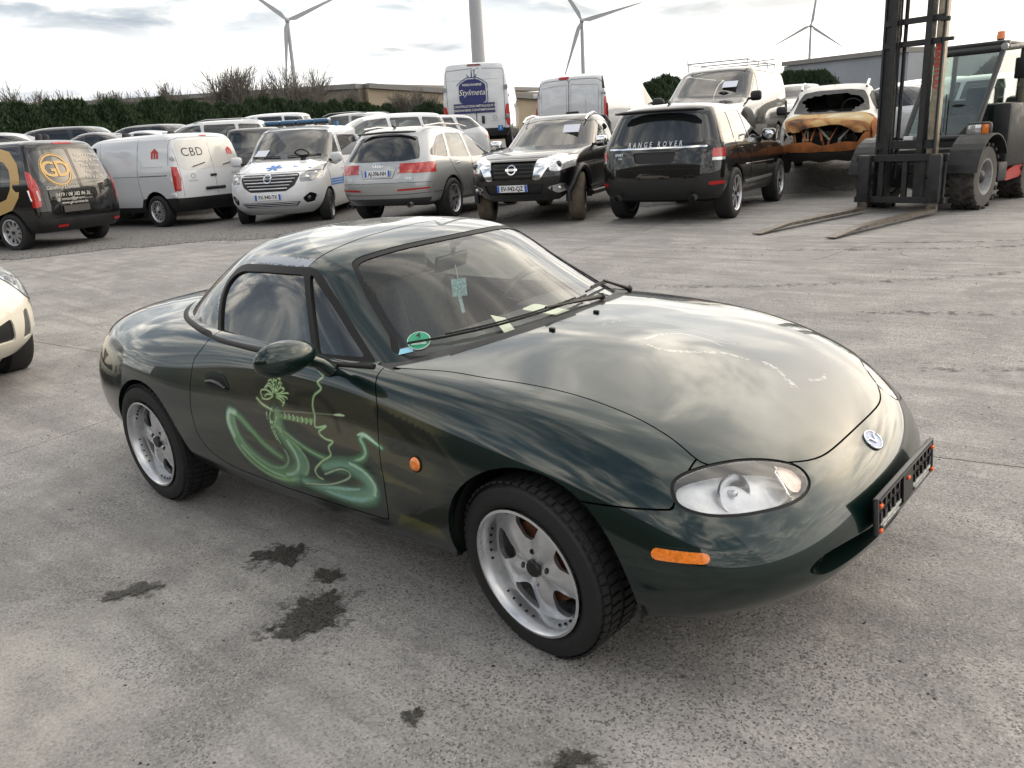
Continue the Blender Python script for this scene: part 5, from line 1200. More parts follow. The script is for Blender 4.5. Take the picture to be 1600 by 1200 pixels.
def arch_flare(v, xa, za, r, mt, w=.07, out=.03, lo=.25):
    for vv, sg in (('left', 1), ('right', -1)):
        P = []
        for a in np.linspace(-.15, math.pi+.15, 22):
            x, z = xa+r*math.cos(a), za+r*math.sin(a); p, n = v.surf(vv, x, max(z, lo)); P.append(Vector((x, p[1]+sg*out*.3, z)))
        m = MB(); m.path(P, w/2, 8, flat=1); m.build('wheel_arch_flare', mt, v.root, 60)

def black_delivery_van():
    v = Vehicle('delivery_van', 'black delivery van with gold circle logo on its rear doors', 'van', (-14.666, 3.813, .11), 3.461,
        [(3.35, .28, -.72, .30, .84, 4, 8), (3.48, .45, -.80, .42, .90, 4, 9), (3.52, .66, -.82, .62, .915, 4, 9), (3.40, .90, -.80, .95, .915, 4, 9), (3.15, 1.05, -.78, 1.12, .90, 4, 9), (2.65, 1.15, -.74, 1.25, .87, 4, 9), (2.2, 1.45, -.66, 1.50, .80, 5, 9), (1.8, 1.70, -.58, 1.70, .72, 5, 9), (1.55, 1.79, -.50, 1.795, .64, 5, 8), (1.1, 1.835, -.2, 1.835, .40, 4, 5), (.8, 1.84, .3, 1.84, .03, 2, 2)], BLACKP, kr=7, ks=3)
    v.arches([(0, .33), (2.66, .33)], .385)
    blk = mat('gloss black glass', (.008, .008, .009), .06, coat=1)
    v.panel('rear_door_glass', [(-.72, 1.16), (-.70, 1.60), (-.58, 1.66), (-.03, 1.68), (-.03, 1.02), (-.45, 1.02), (-.66, 1.06)], 'rear', blk, -.004, fl=.006); v.panel('rear_door_glass', [(.72, 1.16), (.70, 1.60), (.58, 1.66), (.03, 1.68), (.03, 1.02), (.45, 1.02), (.66, 1.06)], 'rear', blk, -.004, fl=.006)
    for sg, vw in ((1, 'left'), (-1, 'right')):
        P = [(sg*.80, 1.32), (sg*.95, 1.34), (sg*.95, 1.0), (sg*.95, .72), (sg*.80, .74), (sg*.77, .98)]
        v.panel('tail_light', P, 'rear', REDL, .004)
        P = [(-.66, 1.30), (-.62, 1.02), (-.64, .76), (-.9, .74), (-.9, 1.32)]; v.panel('tail_light', P, vw, REDL, .004, extra=lambda V, N: np.abs(V[:, 1]) > .79)
        v.poly('lamp_window', [(-.05, -.09), (.05, -.09), (.04, .07), (-.05, .09)], 'rear', (sg*.84, .93), CLRL, .012)
    v.panel('high_brake_light', [(-.20, 1.755), (.20, 1.755), (.20, 1.785), (-.20, 1.785)], 'rear', REDD, .004, rnd=.01)
    v.panel('side_glass', [(2.30, 1.14), (2.05, 1.42), (1.78, 1.60), (1.15, 1.62), (1.12, 1.14)], 'both', GLS, -.006, open_=True); v.panel('side_glass', [(1.02, 1.14), (1.02, 1.62), (.15, 1.62), (.12, 1.14)], 'both', blk, -.006)
    v.panel('windscreen', [(-.74, 1.24), (-.66, 1.60), (-.5, 1.68), (.5, 1.68), (.66, 1.60), (.74, 1.24), (.5, 1.19), (-.5, 1.19)], 'front', GLS, -.006, open_=True)
    line(v, [(0, .62), (0, 1.80)], 'rear'); line(v, [(-.74, .60), (-.74, 1.72)], 'rear', r=.003); line(v, [(.74, .60), (.74, 1.72)], 'rear', r=.003); line(v, [(-.74, .99), (.74, .99)], 'rear', r=.003)
    line(v, [(.9, .35), (1.05, 1.0), (1.05, 1.66)], 'left'); line(v, [(.05, .62), (.05, 1.66)], 'left')
    v.text('circle_letters', 'GD', .36, 'rear', (.36, 1.33), GOLD, bold=True, spacing=.85); v.decal('gold_ring', ringmesh('gold_ring', .235, .26), 'rear', (.36, 1.33), GOLD, .006); v.decal('gold_ring', ringmesh('gold_ring', .272, .280), 'rear', (.36, 1.33), GOLD, .006)
    WP = mat('white print', (.62, .60, .55), .6)
    for k, t in enumerate(('Voiture & Ménage', 'Nettoyage de Vitres', 'Titres Services', 'Repassage', 'Ville et Jardin')): v.text('door_lettering', t, .072, 'rear', (-.36, 1.56-k*.095), WP, shear=.2)
    v.text('door_lettering', 'Geoffroy Dumont', .085, 'rear', (.36, 1.035), WP, shear=.3); v.text('door_lettering', '0479 / 08 282 86 36', .085, 'rear', (.20, .91), WP, shear=.2); v.text('door_lettering', '@ contact@gd-services.be', .065, 'rear', (.18, .84), WP, shear=.2); v.text('door_lettering', 'www.gd-services.be', .065, 'rear', (.2, .775), WP, shear=.2)
    # the big letters on its side
    def D_(k): return [(0, 0), (.5, 0), (.72, .25), (.78, .62), (.72, .98), (.5, 1.22), (0, 1.22)]
    big = text_mesh('side_letters', 'GD', 1.55, extrude=.0005, bold=True, spacing=.8); v.decal('side_letters', big, 'left', (.62, 1.12), GOLD, .006)
    v.plate('', 'rear', (.20, .67), blue=False, mt=mat('worn plate carrier', (.05, .045, .04), .6, noise=(40, .6))); v.poly('rear_reflector', [(-.09, -.02), (.09, -.02), (.09, .02), (-.09, .02)], 'rear', (.50, .40), REDD, .012); v.poly('rear_reflector', [(-.09, -.02), (.09, -.02), (.09, .02), (-.09, .02)], 'rear', (-.70, .42), REDD, .012)
    m = MB(); p, n = v.surf('rear', -.1, .86); m.box(Vector(p)+Vector(n)*.01, (.02, .16, .05), bev=.008); m.build('door_handle', BLK, v.root, 50)
    m = MB(); m.path([(-.70, -.35, 1.08), (-.72, -.60, 1.10)], .009, 6); m.build('wiper', BLK, v.root)
    handle(v, [(1.2, 1.0)], 'both', BLACKP); v.mirror(2.2, .88, 1.18, BLACKP)
    v.interior(.9, 3.0, .78, .55, [(1.5, (-.38, .38))], (2.5, 1.05)); v.wheels('delivery', 2.66, .90, .325, .205, rim=.225, ns=10, style='mid', met=SALU, depth=.03)
    v.finish((.52, BLK))

def white_cbd_van():
    v = Vehicle('panel_van', 'white panel van with CBD lettered on its rear window beside the white ambulance', 'van', (-15.728, 7.165, .12), 3.258+math.radians(3),
        [(4.0, .28, -.70, .32, .88, 4, 8), (4.12, .45, -.80, .45, .94, 4, 9), (4.15, .70, -.82, .70, .96, 4, 9), (4.05, .95, -.81, 1.0, .96, 4, 9), (3.75, 1.08, -.79, 1.18, .945, 4, 9), (3.15, 1.22, -.76, 1.32, .92, 4, 9), (2.75, 1.50, -.71, 1.55, .875, 5, 9), (2.35, 1.76, -.64, 1.76, .81, 5, 9), (2.1, 1.85, -.54, 1.86, .72, 5, 7), (1.6, 1.90, -.25, 1.90, .45, 4, 5), (1.3, 1.905, .2, 1.905, .04, 2, 2)], WHITE, kr=7, ks=3)
    v.arches([(0, .34), (3.275, .34)], .41)
    PG = mat('greyed white film', (.56, .55, .52), .25, coat=.6)
    v.panel('rear_door_glass', [(.78, 1.22), (.74, 1.68), (.68, 1.74), (.02, 1.76), (.02, 1.16), (.70, 1.16)], 'rear', PG, .003, fl=.006); v.panel('rear_door_glass', [(-.78, 1.22), (-.74, 1.68), (-.68, 1.74), (-.02, 1.76), (-.02, 1.16), (-.70, 1.16)], 'rear', PG, .003, fl=.006)
    for sg, vw in ((1, 'left'), (-1, 'right')):
        v.panel('tail_light', [(sg*.85, 1.23), (sg*.99, 1.23), (sg*.99, .74), (sg*.85, .74), (sg*.81, .98)], 'rear', REDL, .006); v.panel('tail_light', [(-.66, 1.23), (-.64, 1.0), (-.66, .76), (-.9, .74), (-.9, 1.23)], vw, REDL, .006, extra=lambda V, N: np.abs(V[:, 1]) > .83)
        v.poly('lamp_window', [(-.05, -.05), (.05, -.05), (.05, .04), (-.05, .05)], 'rear', (sg*.89, .97), CLRL, .012)
    v.panel('high_brake_light', [(-.10, 1.815), (.10, 1.815), (.10, 1.84), (-.10, 1.84)], 'rear', REDD, .004, rnd=.01)
    v.panel('windscreen', [(-.80, 1.30), (-.72, 1.70), (-.55, 1.76), (.55, 1.76), (.72, 1.70), (.80, 1.30), (.5, 1.25), (-.5, 1.25)], 'front', GLS, -.006, open_=True); v.panel('side_glass', [(3.15, 1.22), (2.75, 1.55), (2.5, 1.70), (1.85, 1.70), (1.80, 1.20)], 'both', GLS, -.006, open_=True)
    for P in ([(0, .50), (0, 1.84)], [(-.80, .50), (-.80, 1.74), (-.6, 1.80), (.6, 1.80), (.80, 1.74), (.80, .50)]): line(v, P, 'rear', r=.0035)
    for P in ([(1.72, .35), (1.72, 1.78)], [(.42, .62), (.47, 1.1), (.44, 1.80)], [(-.50, 1.82), (-.50, 1.25)], [(1.72, 1.06), (.44, 1.06)]): line(v, P, 'both', r=.004)
    line(v, [(.42, 1.06), (-.45, 1.06)], 'left', BLK, r=.009); line(v, [(.38, 1.24), (-.35, 1.24)], 'left', GREYP, r=.003)
    v.text('window_lettering', 'CBD', .24, 'rear', (.42, 1.50), mat('dark grey print', (.03, .03, .03), .5), spacing=1.1)
    def house(view, c, s_):
        R = [(-.5, -.45), (-.5, .15), (0, .5), (.5, .15), (.5, -.45), (.25, -.45), (.25, .0), (.12, .12), (.12, -.45), (-.12, -.45), (-.12, .12), (-.25, 0), (-.25, -.45)]
        v.poly('red_house_mark', [(x*s_, y*s_) for x, y in R], view, c, REDP, .006)
    house('rear', (-.55, 1.50), .17); house('left', (-.10, 1.50), .22)
    for y, a in ((.36, .12), (-.42, -.03)): m = MB(); q, n = v.surf('rear', y, 1.24); m.path([Vector(q)+Vector(n)*.02+Vector((0, .16, -.03)), Vector(q)+Vector(n)*.02+Vector((0, -.16, .04))], .010, 6); m.build('rear_wiper', BLK, v.root)
    v.decal('badge_ring', ringmesh('badge_ring', .040, .052), 'rear', (.55, 1.03), GREYP); v.text('badge_lettering', 'TOYOTA', .05, 'rear', (.56, .93), GREYP); v.text('badge_lettering', 'PROACE', .05, 'rear', (-.55, 1.03), GREYP)
    m = MB(); q, n = v.surf('rear', .05, 1.02); m.box(Vector(q)+Vector(n)*.012, (.02, .16, .05), bev=.008); m.build('door_handle', BLK, v.root, 50); m = MB(); q, n = v.surf('rear', .05, .76); m.box(Vector(q)+Vector(n)*.012, (.025, .52, .06), bev=.02); m.build('number_plate_lamp_bar', BLK, v.root, 50)
    for z in (1.40, .66):
        m = MB(); q, n = v.surf('left', -.60, z); m.box(Vector(q)+Vector(n)*.02, (.14, .05, .09), bev=.015); m.build('door_hinge', WHITE, v.root, 40)
    handle(v, [(1.85, 1.05)], 'both', WHITE); v.mirror(3.0, .93, 1.30, BLK)
    v.interior(1.7, 3.8, .84, .6, [(2.2, (-.4, .4))], (3.2, 1.15)); v.wheels('panelvan', 3.275, .945, .335, .215, rim=.222, ns=14, style='thin', met=SALU, depth=.03)
    z = lambda V: V[:, 2]-np.where(V[:, 0] < .45, .60, .42); v.finish((z, BLK))

def ambulance():
    v = Vehicle('ambulance', 'white ambulance with blue star on its bonnet and light bar on its roof', 'ambulance', (-14.991, 10.322, .08), 5.32,
        [(3.75, .25, -.78, .32, .86, 3.2, 8), (3.95, .38, -.88, .45, .94, 3.2, 9), (4.04, .55, -.90, .75, .97, 3.4, 9), (3.98, .80, -.89, 1.05, .975, 3.6, 9), (3.86, 1.0, -.87, 1.20, .955, 3.6, 9), (3.40, 1.17, -.84, 1.35, .92, 3.6, 9), (2.98, 1.30, -.80, 1.45, .90, 4, 9), (2.55, 1.62, -.74, 1.65, .845, 5, 9), (2.2, 1.84, -.66, 1.84, .78, 5, 9), (1.95, 1.93, -.5, 1.93, .66, 5, 7), (1.4, 1.965, -.1, 1.97, .4, 4, 5), (1.2, 1.97, .5, 1.97, .04, 2, 2)], WHITE, kr=7, ks=3)
    v.arches([(0, .34), (3.1, .34)], .385)
    v.panel('windscreen', [(-.86, 1.33), (-.80, 1.60), (-.72, 1.84), (-.3, 1.875), (.3, 1.875), (.72, 1.84), (.80, 1.60), (.86, 1.33), (.5, 1.25), (-.5, 1.25)], 'front', GLS, -.006, open_=True, rnd=.05)
    v.panel('side_glass', [(3.02, 1.22), (2.78, 1.46), (2.50, 1.70), (2.35, 1.78), (1.95, 1.79), (1.90, 1.20), (2.4, 1.12)], 'both', GLS, -.006, open_=True); v.panel('side_glass', [(1.75, 1.30), (1.75, 1.74), (.3, 1.74), (.3, 1.30)], 'both', TINT, -.006); v.panel('side_glass', [(.2, 1.30), (.2, 1.74), (-.6, 1.74), (-.6, 1.30)], 'both', TINT, -.006)
    # grille, headlights
    v.panel('grille', [(-.56, 1.03), (.56, 1.03), (.60, .98), (.52, .80), (.36, .70), (-.36, .70), (-.52, .80), (-.60, .98)], 'front', GRILL, -.02, rnd=.04)
    for k in range(5):
        z = .755+.058*k; h = .38+.045*k; P = []
        for y in np.linspace(-h, h, 11): q, n = v.surf('front', y, z); P.append(Vector(q)+Vector(n)*.004)
        m = MB(); m.path(P, .014, 6); m.build('grille_bar', CHROME if k % 2 == 0 else SALU, v.root, 60)
    v.decal('badge_ring', ringmesh('badge_ring', .062, .082), 'front', (0, .93), CHROME, .03); v.poly('badge_bar', [(-.11, -.012), (-.02, .012), (.11, .012), (.02, -.012)], 'front', (0, .93), CHROME, .035); v.text('badge_lettering', 'OPEL', .04, 'front', (0, .93), INK, .04)
    v.panel('lower_grille', [(-.62, .50), (.62, .50), (.50, .38), (-.50, .38)], 'front', GRILL, -.02)
    for k in range(3):
        z = .41+.035*k; P = []
        for y in np.linspace(-.5-.03*k, .5+.03*k, 9): q, n = v.surf('front', y, z); P.append(Vector(q)+Vector(n)*.001)
        m = MB(); m.path(P, .007, 6); m.build('lower_grille_bar', SALU, v.root, 60)
    for sg, vw in ((1, 'left'), (-1, 'right')):
        e = empty('headlight', parent=v.root)
        P = [(sg*.60, .86), (sg*.60, 1.0), (sg*.88, 1.17), (sg*1.0, 1.20), (sg*1.0, .98), (sg*.80, .86)]
        v.panel('headlight_lens', P, 'front', mat('smoked clear lens', (.17, .175, .18), .12, .4, coat=1, noise=(14, .6)), -.003, parent=e); v.panel('headlight_lens', [(3.5, 1.20), (3.8, 1.05), (3.9, .90), (4.1, .9), (4.1, 1.2)], vw, mat('smoked clear lens', (0, 0, 0)), -.003, parent=e)
        for (y, z, r) in ((.72, .95, .055), (.84, 1.02, .045)): q, n = v.surf('front', sg*y, z); m = MB(); m.sphere(Vector(q)+Vector(n)*-.025, r, 14); m.build('headlight_bulb_reflector', CLRL, e, 60)
        v.panel('fog_light_recess', [(sg*.64, .55), (sg*.78, .66), (sg*.88, .60), (sg*.82, .46), (sg*.70, .44)], 'front', WHITE, -.03); q, n = v.surf('front', sg*.75, .55); m = MB(); m.sphere(Vector(q)-Vector(n)*.02, .045, 14, sc=(.5, 1, 1)); m.build('fog_light', LMPD, v.root, 60)
    # blue six armed star
    star = []
    for k in range(6):
        a = math.radians(60*k+90); d = Vector((math.cos(a), math.sin(a))); n_ = Vector((-d.y, d.x)); star.append([tuple(d*.0+n_*.028), tuple(d*.16+n_*.034), tuple(d*.16-n_*.034), tuple(-n_*.028)])
    for P in star: v.poly('blue_star_arm', P, 'top', (3.50, 0), BLUEP, .006)
    v.poly('bonnet_stripe', [(-.02, -.18), (.02, -.18), (.02, .18), (-.02, .18)], 'top', (3.42, .55), BLUEP, .006)
    v.plate('FX-940-TX', 'front', (0, .60)); line(v, [(-.92, 1.06), (-.58, 1.05), (.58, 1.05), (.92, 1.06)], 'front'); line(v, [(1.82, .4), (1.82, 1.85)], 'both'); line(v, [(2.95, .55), (3.0, 1.15)], 'both')
    for k in range(3): v.poly('blue_side_stripe', [(-.5, -.02), (.35, -.02), (.5, .09), (.42, .09), (.30, .01), (-.5, .01)], 'left', (2.45, .85-.05*k), BLUEP)
    sh = mat('white notice sheet', (.62, .64, .72), .6); q, n = v.surf('front', -.50, 1.42); m = MB(); m.box((0, 0, 0), (.30, .002, .20)); m.build('notice_sheet', sh, v.root, M=Matrix.Translation(Vector(q)-Vector(n)*.0) @ Vector(n).to_track_quat('-Y', 'Z').to_matrix().to_4x4() @ Matrix.Translation((0, -.003, 0)))
    # light bar
    e = empty('light_bar', parent=v.root); BL = mat('blue lamp lens', (.03, .12, .25), .15, coat=1)
    m = MB(); m.box((1.75, 0, 1.99), (.26, 1.45, .03), bev=.01); m.build('bar_base', BLK, e, 40)
    for k in range(4): m = MB(); m.box((1.75, -.54+.36*k, 2.045), (.24, .34, .075), bev=.025); m.build('blue_lamp', BL, e, 40)
    m = MB(); m.tube((.2, .4, 1.96), (.2, .4, 2.06), .06); m.build('blue_beacon', BL, v.root, 40)
    m = MB(); m.path([Vector(v.surf('front', y, 1.335+.02*abs(y))[0])+Vector((.01, 0, .01)) for y in np.linspace(-.7, -.05, 6)], .012, 6); m.path([Vector(v.surf('front', y, 1.335+.02*abs(y))[0])+Vector((.01, 0, .01)) for y in np.linspace(.1, .75, 6)], .012, 6); m.build('wiper', BLK, v.root)
    v.mirror(2.75, .95, 1.28, WHITE, 1.15); handle(v, [(2.05, 1.05)], 'both', WHITE)
    v.interior(1.6, 3.6, .85, .6, [(2.1, (-.4, .4))], (3.1, 1.22)); v.wheels('ambu', 3.1, .965, .34, .215, rim=.22, ns=10, style='mid', met=DALU, depth=.03, steer=.12)
    v.finish(); return v

def suv_rear():
    v = Vehicle('estate_car', 'silver grey off-road estate car seen from behind between ambulance and black pickup', 'car', (-10.346, 8.531, .14), 1.872,
        [(3.80, .30, -.92, .34, .88, 4, 4.5), (3.95, .45, -1.04, .46, .955, 3.5, 4.5), (4.00, .65, -1.08, .66, .985, 3.5, 4.5), (3.95, .82, -1.05, .84, .985, 3.5, 4.5), (3.70, .97, -.99, 1.02, .965, 3.5, 5), (2.60, 1.06, -.93, 1.14, .93, 4, 5), (1.95, 1.32, -.78, 1.36, .84, 4, 5), (1.50, 1.52, -.60, 1.55, .75, 5, 5.5), (1.2, 1.62, -.45, 1.645, .68, 5, 5.5), (.9, 1.68, -.15, 1.69, .50, 4, 5), (.5, 1.70, .2, 1.70, .04, 2, 2)], SILVER, kr=7, ks=3)
    v.arches([(0, .37), (3.0, .37)], .43)
    v.panel('rear_window', [(-.74, 1.13), (-.70, 1.30), (-.60, 1.50), (-.3, 1.55), (.3, 1.55), (.60, 1.50), (.70, 1.30), (.74, 1.13), (.5, 1.10), (-.5, 1.10)], 'rear', TINT, -.004)
    m = MB(); m.path([(-.60, y, 1.605-.03*abs(y)) for y in np.linspace(-.60, .60, 9)], [.02]+[.032]*7+[.02], 8, flat=.6); m.build('roof_spoiler', BLK2, v.root, 60)
    v.panel('side_glass', [(1.95, 1.10), (1.55, 1.40), (1.25, 1.515), (.95, 1.535), (.93, 1.09)], 'both', GLS, -.005, open_=True); v.panel('side_glass', [(.86, 1.09), (.86, 1.54), (.22, 1.55), (.05, 1.12)], 'both', GLS, -.005, open_=True)
    v.panel('side_glass', [(-.03, 1.12), (.14, 1.545), (-.15, 1.50), (-.55, 1.26), (-.60, 1.17)], 'both', GLS, -.005, open_=True)
    v.panel('windscreen', [(-.72, 1.16), (-.62, 1.48), (-.4, 1.56), (.4, 1.56), (.62, 1.48), (.72, 1.16), (.4, 1.10), (-.4, 1.10)], 'front', GLS, -.005, open_=True)
    for sg, vw in ((1, 'left'), (-1, 'right')):
        e = empty('tail_light', parent=v.root)
        v.panel('tail_lens', [(sg*.40, .98), (sg*.46, 1.05), (sg*.99, 1.07), (sg*1.0, .89), (sg*.66, .885)], 'rear', REDL, .006, parent=e); v.panel('tail_lens', [(-.86, 1.06), (-.90, .90), (-1.2, .89), (-1.2, 1.06)], vw, REDL, .006, parent=e)
        v.poly('turn_lens', [(-.14, -.018), (.14, -.018), (.14, .018), (-.14, .018)], 'rear', (sg*.74, .925), mat('orange red lens', (.6, .12, .02), .2, coat=1), .014, e)
        v.panel('bumper_reflector', [(sg*.36, .590), (sg*.90, .605), (sg*.90, .638), (sg*.36, .625)], 'rear', REDD, .003, rnd=.01)
        m = MB(); m.tube((-1.00, sg*.62, .36), (-1.10, sg*.62, .35), .045, n=16, cap=False); m.build('exhaust_tip', DALU, v.root, 40)
        pts = [(1.35, sg*.66, 1.655), (1.0, sg*.665, 1.70), (.2, sg*.66, 1.72), (-.35, sg*.62, 1.68)]; m = MB(); m.path(pts, .016, 8); m.build('roof_rail', SALU, v.root, 60)
    v.plate('AJ-396-NH', 'rear', (0, .90)); 
    for k in range(4): v.decal('badge_ring', ringmesh('badge_ring', .030, .038, 20), 'rear', (.072-.048*k, 1.045), CHROME, .01)
    v.text('badge_lettering', 'Q7', .06, 'rear', (.62, .80), CHROME); v.text('badge_lettering', '3.0 TDI', .05, 'rear', (-.60, .80), CHROME)
    line(v, [(-.95, .72), (-.60, .735), (.60, .735), (.95, .72)], 'rear'); line(v, [(-.36, .98), (-.30, .82), (.30, .82), (.36, .98)], 'rear', r=.004); line(v, [(-1.0, .55), (-.5, .53), (.5, .53), (1.0, .55)], 'rear', r=.005)
    line(v, [(.90, .42), (.90, 1.07)], 'both'); line(v, [(.0, 1.10), (.12, .9), (.40, .62), (.45, .42)], 'both'); line(v, [(2.0, .42), (2.05, 1.05)], 'both')
    m = MB(); m.path([(-.84, -.02, 1.13), (-.82, -.35, 1.15)], .011, 6); m.build('rear_wiper', BLK, v.root); m = MB(); m.box((-.30, 0, 1.70), (.12, .03, .05), rot=(0, .3, 0), bev=.01); m.build('roof_aerial', BLK, v.root)
    handle(v, [(.28, 1.0), (1.15, .98)], 'both', CHROME); v.mirror(1.85, .92, 1.12, SILVER)
    v.interior(-.6, 2.5, .8, .55, [(1.2, (-.38, .38)), (.25, (-.45, 0, .45))], (1.95, 1.0)); v.wheels('suv', 3.0, .985, .375, .255, rim=.255, ns=10, style='mid', met=SALU, depth=.03)
    v.finish((lambda V: V[:, 2]-np.where(V[:, 0] < -.7, .46, .38), DGREY)); return v

def pickup():
    v = Vehicle('pickup_truck', 'black double cab pickup with chrome grille surround and muddy tyres', 'pickup truck', (-8.607, 11.815, .13), 5.041,
        [(3.85, .38, -1.15, .48, .84, 3.2, 8), (4.02, .50, -1.22, .58, .91, 3.2, 9), (4.08, .72, -1.24, .78, .925, 3.4, 9), (4.04, .92, -1.24, .95, .925, 3.4, 9), (3.90, 1.05, -1.24, 1.12, .91, 3.4, 9), (3.4, 1.16, -1.2, 1.17, .88, 3.6, 9), (2.45, 1.22, -1.15, 1.19, .85, 4, 9), (2.2, 1.25, -.9, 1.20, .80, 4, 9), (1.4, 1.24, -.4, 1.20, .5, 3, 6), (.9, 1.24, .2, 1.21, .04, 2, 2)], BLACKP, kr=7, ks=3)
    # the cab is its own shell on top
    c = Vehicle('cab', None, None, (0, 0, 0), 0, [(2.62, 1.12, .28, 1.12, .86, 4, 7), (2.45, 1.22, .32, 1.22, .85, 4, 7), (2.05, 1.48, .40, 1.46, .78, 4, 7), (1.70, 1.67, .52, 1.66, .70, 5, 7), (1.45, 1.745, .70, 1.735, .60, 5, 6), (1.2, 1.765, .9, 1.76, .36, 4, 4), (1.1, 1.77, .95, 1.77, .04, 2, 2)], BLACKP, kr=7, ks=3)
    R = v.root; 
    c.panel('windscreen', [(-.74, 1.23), (-.66, 1.50), (-.55, 1.63), (-.3, 1.67), (.3, 1.67), (.55, 1.63), (.66, 1.50), (.74, 1.23), (.4, 1.18), (-.4, 1.18)], 'front', GLS, -.005, open_=True)
    c.panel('side_glass', [(2.30, 1.22), (1.95, 1.48), (1.68, 1.62), (1.42, 1.64), (1.42, 1.20)], 'both', GLS, -.005, open_=True); c.panel('side_glass', [(1.34, 1.20), (1.34, 1.64), (.78, 1.62), (.62, 1.5), (.60, 1.22)], 'both', GLS, -.005, open_=True); c.panel('rear_window', [(-.6, 1.28), (-.55, 1.60), (.55, 1.60), (.6, 1.28)], 'rear', TINT, -.005)
    part('cab_shell', flange(c.S, .02), BLACKP, R)
    for o in list(c.root.children): o.parent = R
    bpy.data.objects.remove(c.root)
    v.arches([(0, .42), (3.15, .42)], .47)
    MUD = mat('mud caked tyre', (.10, .080, .058), .95, noise=(6, .5), bump=(30, .8))
    # chrome V grille
    CG = mat('grille black', (.01, .01, .011), .4)
    v.panel('grille', [(-.40, 1.02), (.40, 1.02), (.33, .74), (-.33, .74)], 'front', CG, -.03, rnd=.02)
    for k in range(4):
        z = .78+.06*k; P = [Vector(v.surf('front', y, z)[0]) for y in np.linspace(-.34, .34, 7)]; m = MB(); m.path(P, .012, 6); m.build('grille_bar', BLK2, R, 60)
    for sg, vw in ((1, 'left'), (-1, 'right')):
        v.panel('grille_surround', [(sg*.34, .72), (sg*.41, 1.03), (sg*.50, 1.045), (sg*.62, 1.05), (sg*.58, .92), (sg*.46, .73)], 'front', CHROME, .012, rnd=.02)
        e = empty('headlight', parent=R); v.panel('headlight_lens', [(sg*.63, 1.06), (sg*.59, .86), (sg*.72, .84), (sg*.95, .92), (sg*.95, 1.08)], 'front', CLRL, .004, parent=e); v.panel('headlight_lens', [(3.45, 1.10), (3.75, .93), (4.2, .88), (4.2, 1.1)], vw, CLRL, .004, parent=e)
        q, n = v.surf('front', sg*.72, .95); m = MB(); m.sphere(Vector(q), .055, 14, sc=(.5, 1, 1)); m.build('headlight_projector', LMPD, e, 60)
        v.panel('fog_light_bezel', [(sg*.55, .60), (sg*.80, .66), (sg*.84, .54), (sg*.68, .50)], 'front', CHROME, .006, rnd=.03); v.poly('fog_light_cavity', [(-.10, -.035), (.10, -.02), (.10, .045), (-.09, .03)] if sg > 0 else [(-.10, -.02), (.10, -.035), (.09, .03), (-.10, .045)], 'front', (sg*.70, .575), BLK, .012); q, n = v.surf('front', sg*.72, .58); m = MB(); m.sphere(Vector(q)+Vector(n)*.005, .032, 10); m.build('fog_light', CLRL, R, 60)
        m = MB(); m.path([(1.72, sg*.60, 1.645), (1.55, sg*.60, 1.725), (1.2, sg*.60, 1.775), (.9, sg*.58, 1.755), (.72, sg*.56, 1.69)], .019, 8); m.build('roof_rail', CHROME, R, 60)
        m = MB(); m.path([(.20, sg*.66, 1.18), (.12, sg*.64, 1.58), (.05, sg*.54, 1.70), (.02, sg*.2, 1.72)], .04, 10); m.build('roll_bar', BLK2, R, 60)
        m = MB(); m.path([(2.75, sg*.97, .42), (.42, sg*.97, .42)], .045, 10); m.build('side_step', BLK, R, 60)
    for xa in (0, 3.15): arch_flare(v, xa, .42, .47, BLK, .10, .05, .5)
    v.panel('lower_air_intake', [(-.52, .66), (.52, .66), (.46, .50), (-.46, .50)], 'front', GRILL, -.02)
    v.decal('badge_ring', ringmesh('badge_ring', .060, .078), 'front', (0, .89), CHROME, .012); v.poly('badge_bar', [(-.10, -.016), (.10, -.016), (.10, .016), (-.10, .016)], 'front', (0, .89), CHROME, .016); v.text('badge_lettering', 'NISSAN', .030, 'front', (0, .89), INK, .02)
    v.plate('EV-942-QZ', 'front', (.0, .60)); line(v, [(-.88, 1.09), (-.6, 1.065), (.6, 1.065), (.88, 1.09)], 'front'); line(v, [(2.35, .5), (2.42, 1.18)], 'both'); line(v, [(1.38, .5), (1.38, 1.18)], 'both'); line(v, [(.48, .5), (.45, 1.18)], 'both')
    sh = mat('white notice sheet', (0, 0, 0)); m = MB(); m.box((0, 0, 0), (.30, .002, .20)); m.build('notice_sheet', sh, R, M=Matrix.Translation((2.02, .42, 1.50)) @ Euler((0, -.85, 0)).to_matrix().to_4x4() @ Euler((0, 0, math.pi/2)).to_matrix().to_4x4())
    v.mirror(2.15, .88, 1.26, CHROME, 1.1); handle(v, [(1.5, 1.05), (.62, 1.06)], 'both', CHROME)
    v.interior(.4, 2.7, .75, .75, [(1.35, (-.36, .36)), (.75, (-.36, .36))], (2.15, 1.14)); v.wheels('pickup', 3.15, .955, .395, .265, rim=.23, ns=6, style='twin', met=BALU, depth=.04, steer=.22)
    for w in [o for o in R.children if o.name.startswith('wheel')]:
        for t_ in w.children:
            if t_.name.startswith('tyre'): t_.data.materials.clear(); t_.data.materials.append(MUD)
    v.finish(chassis=(.45, .8)); return v

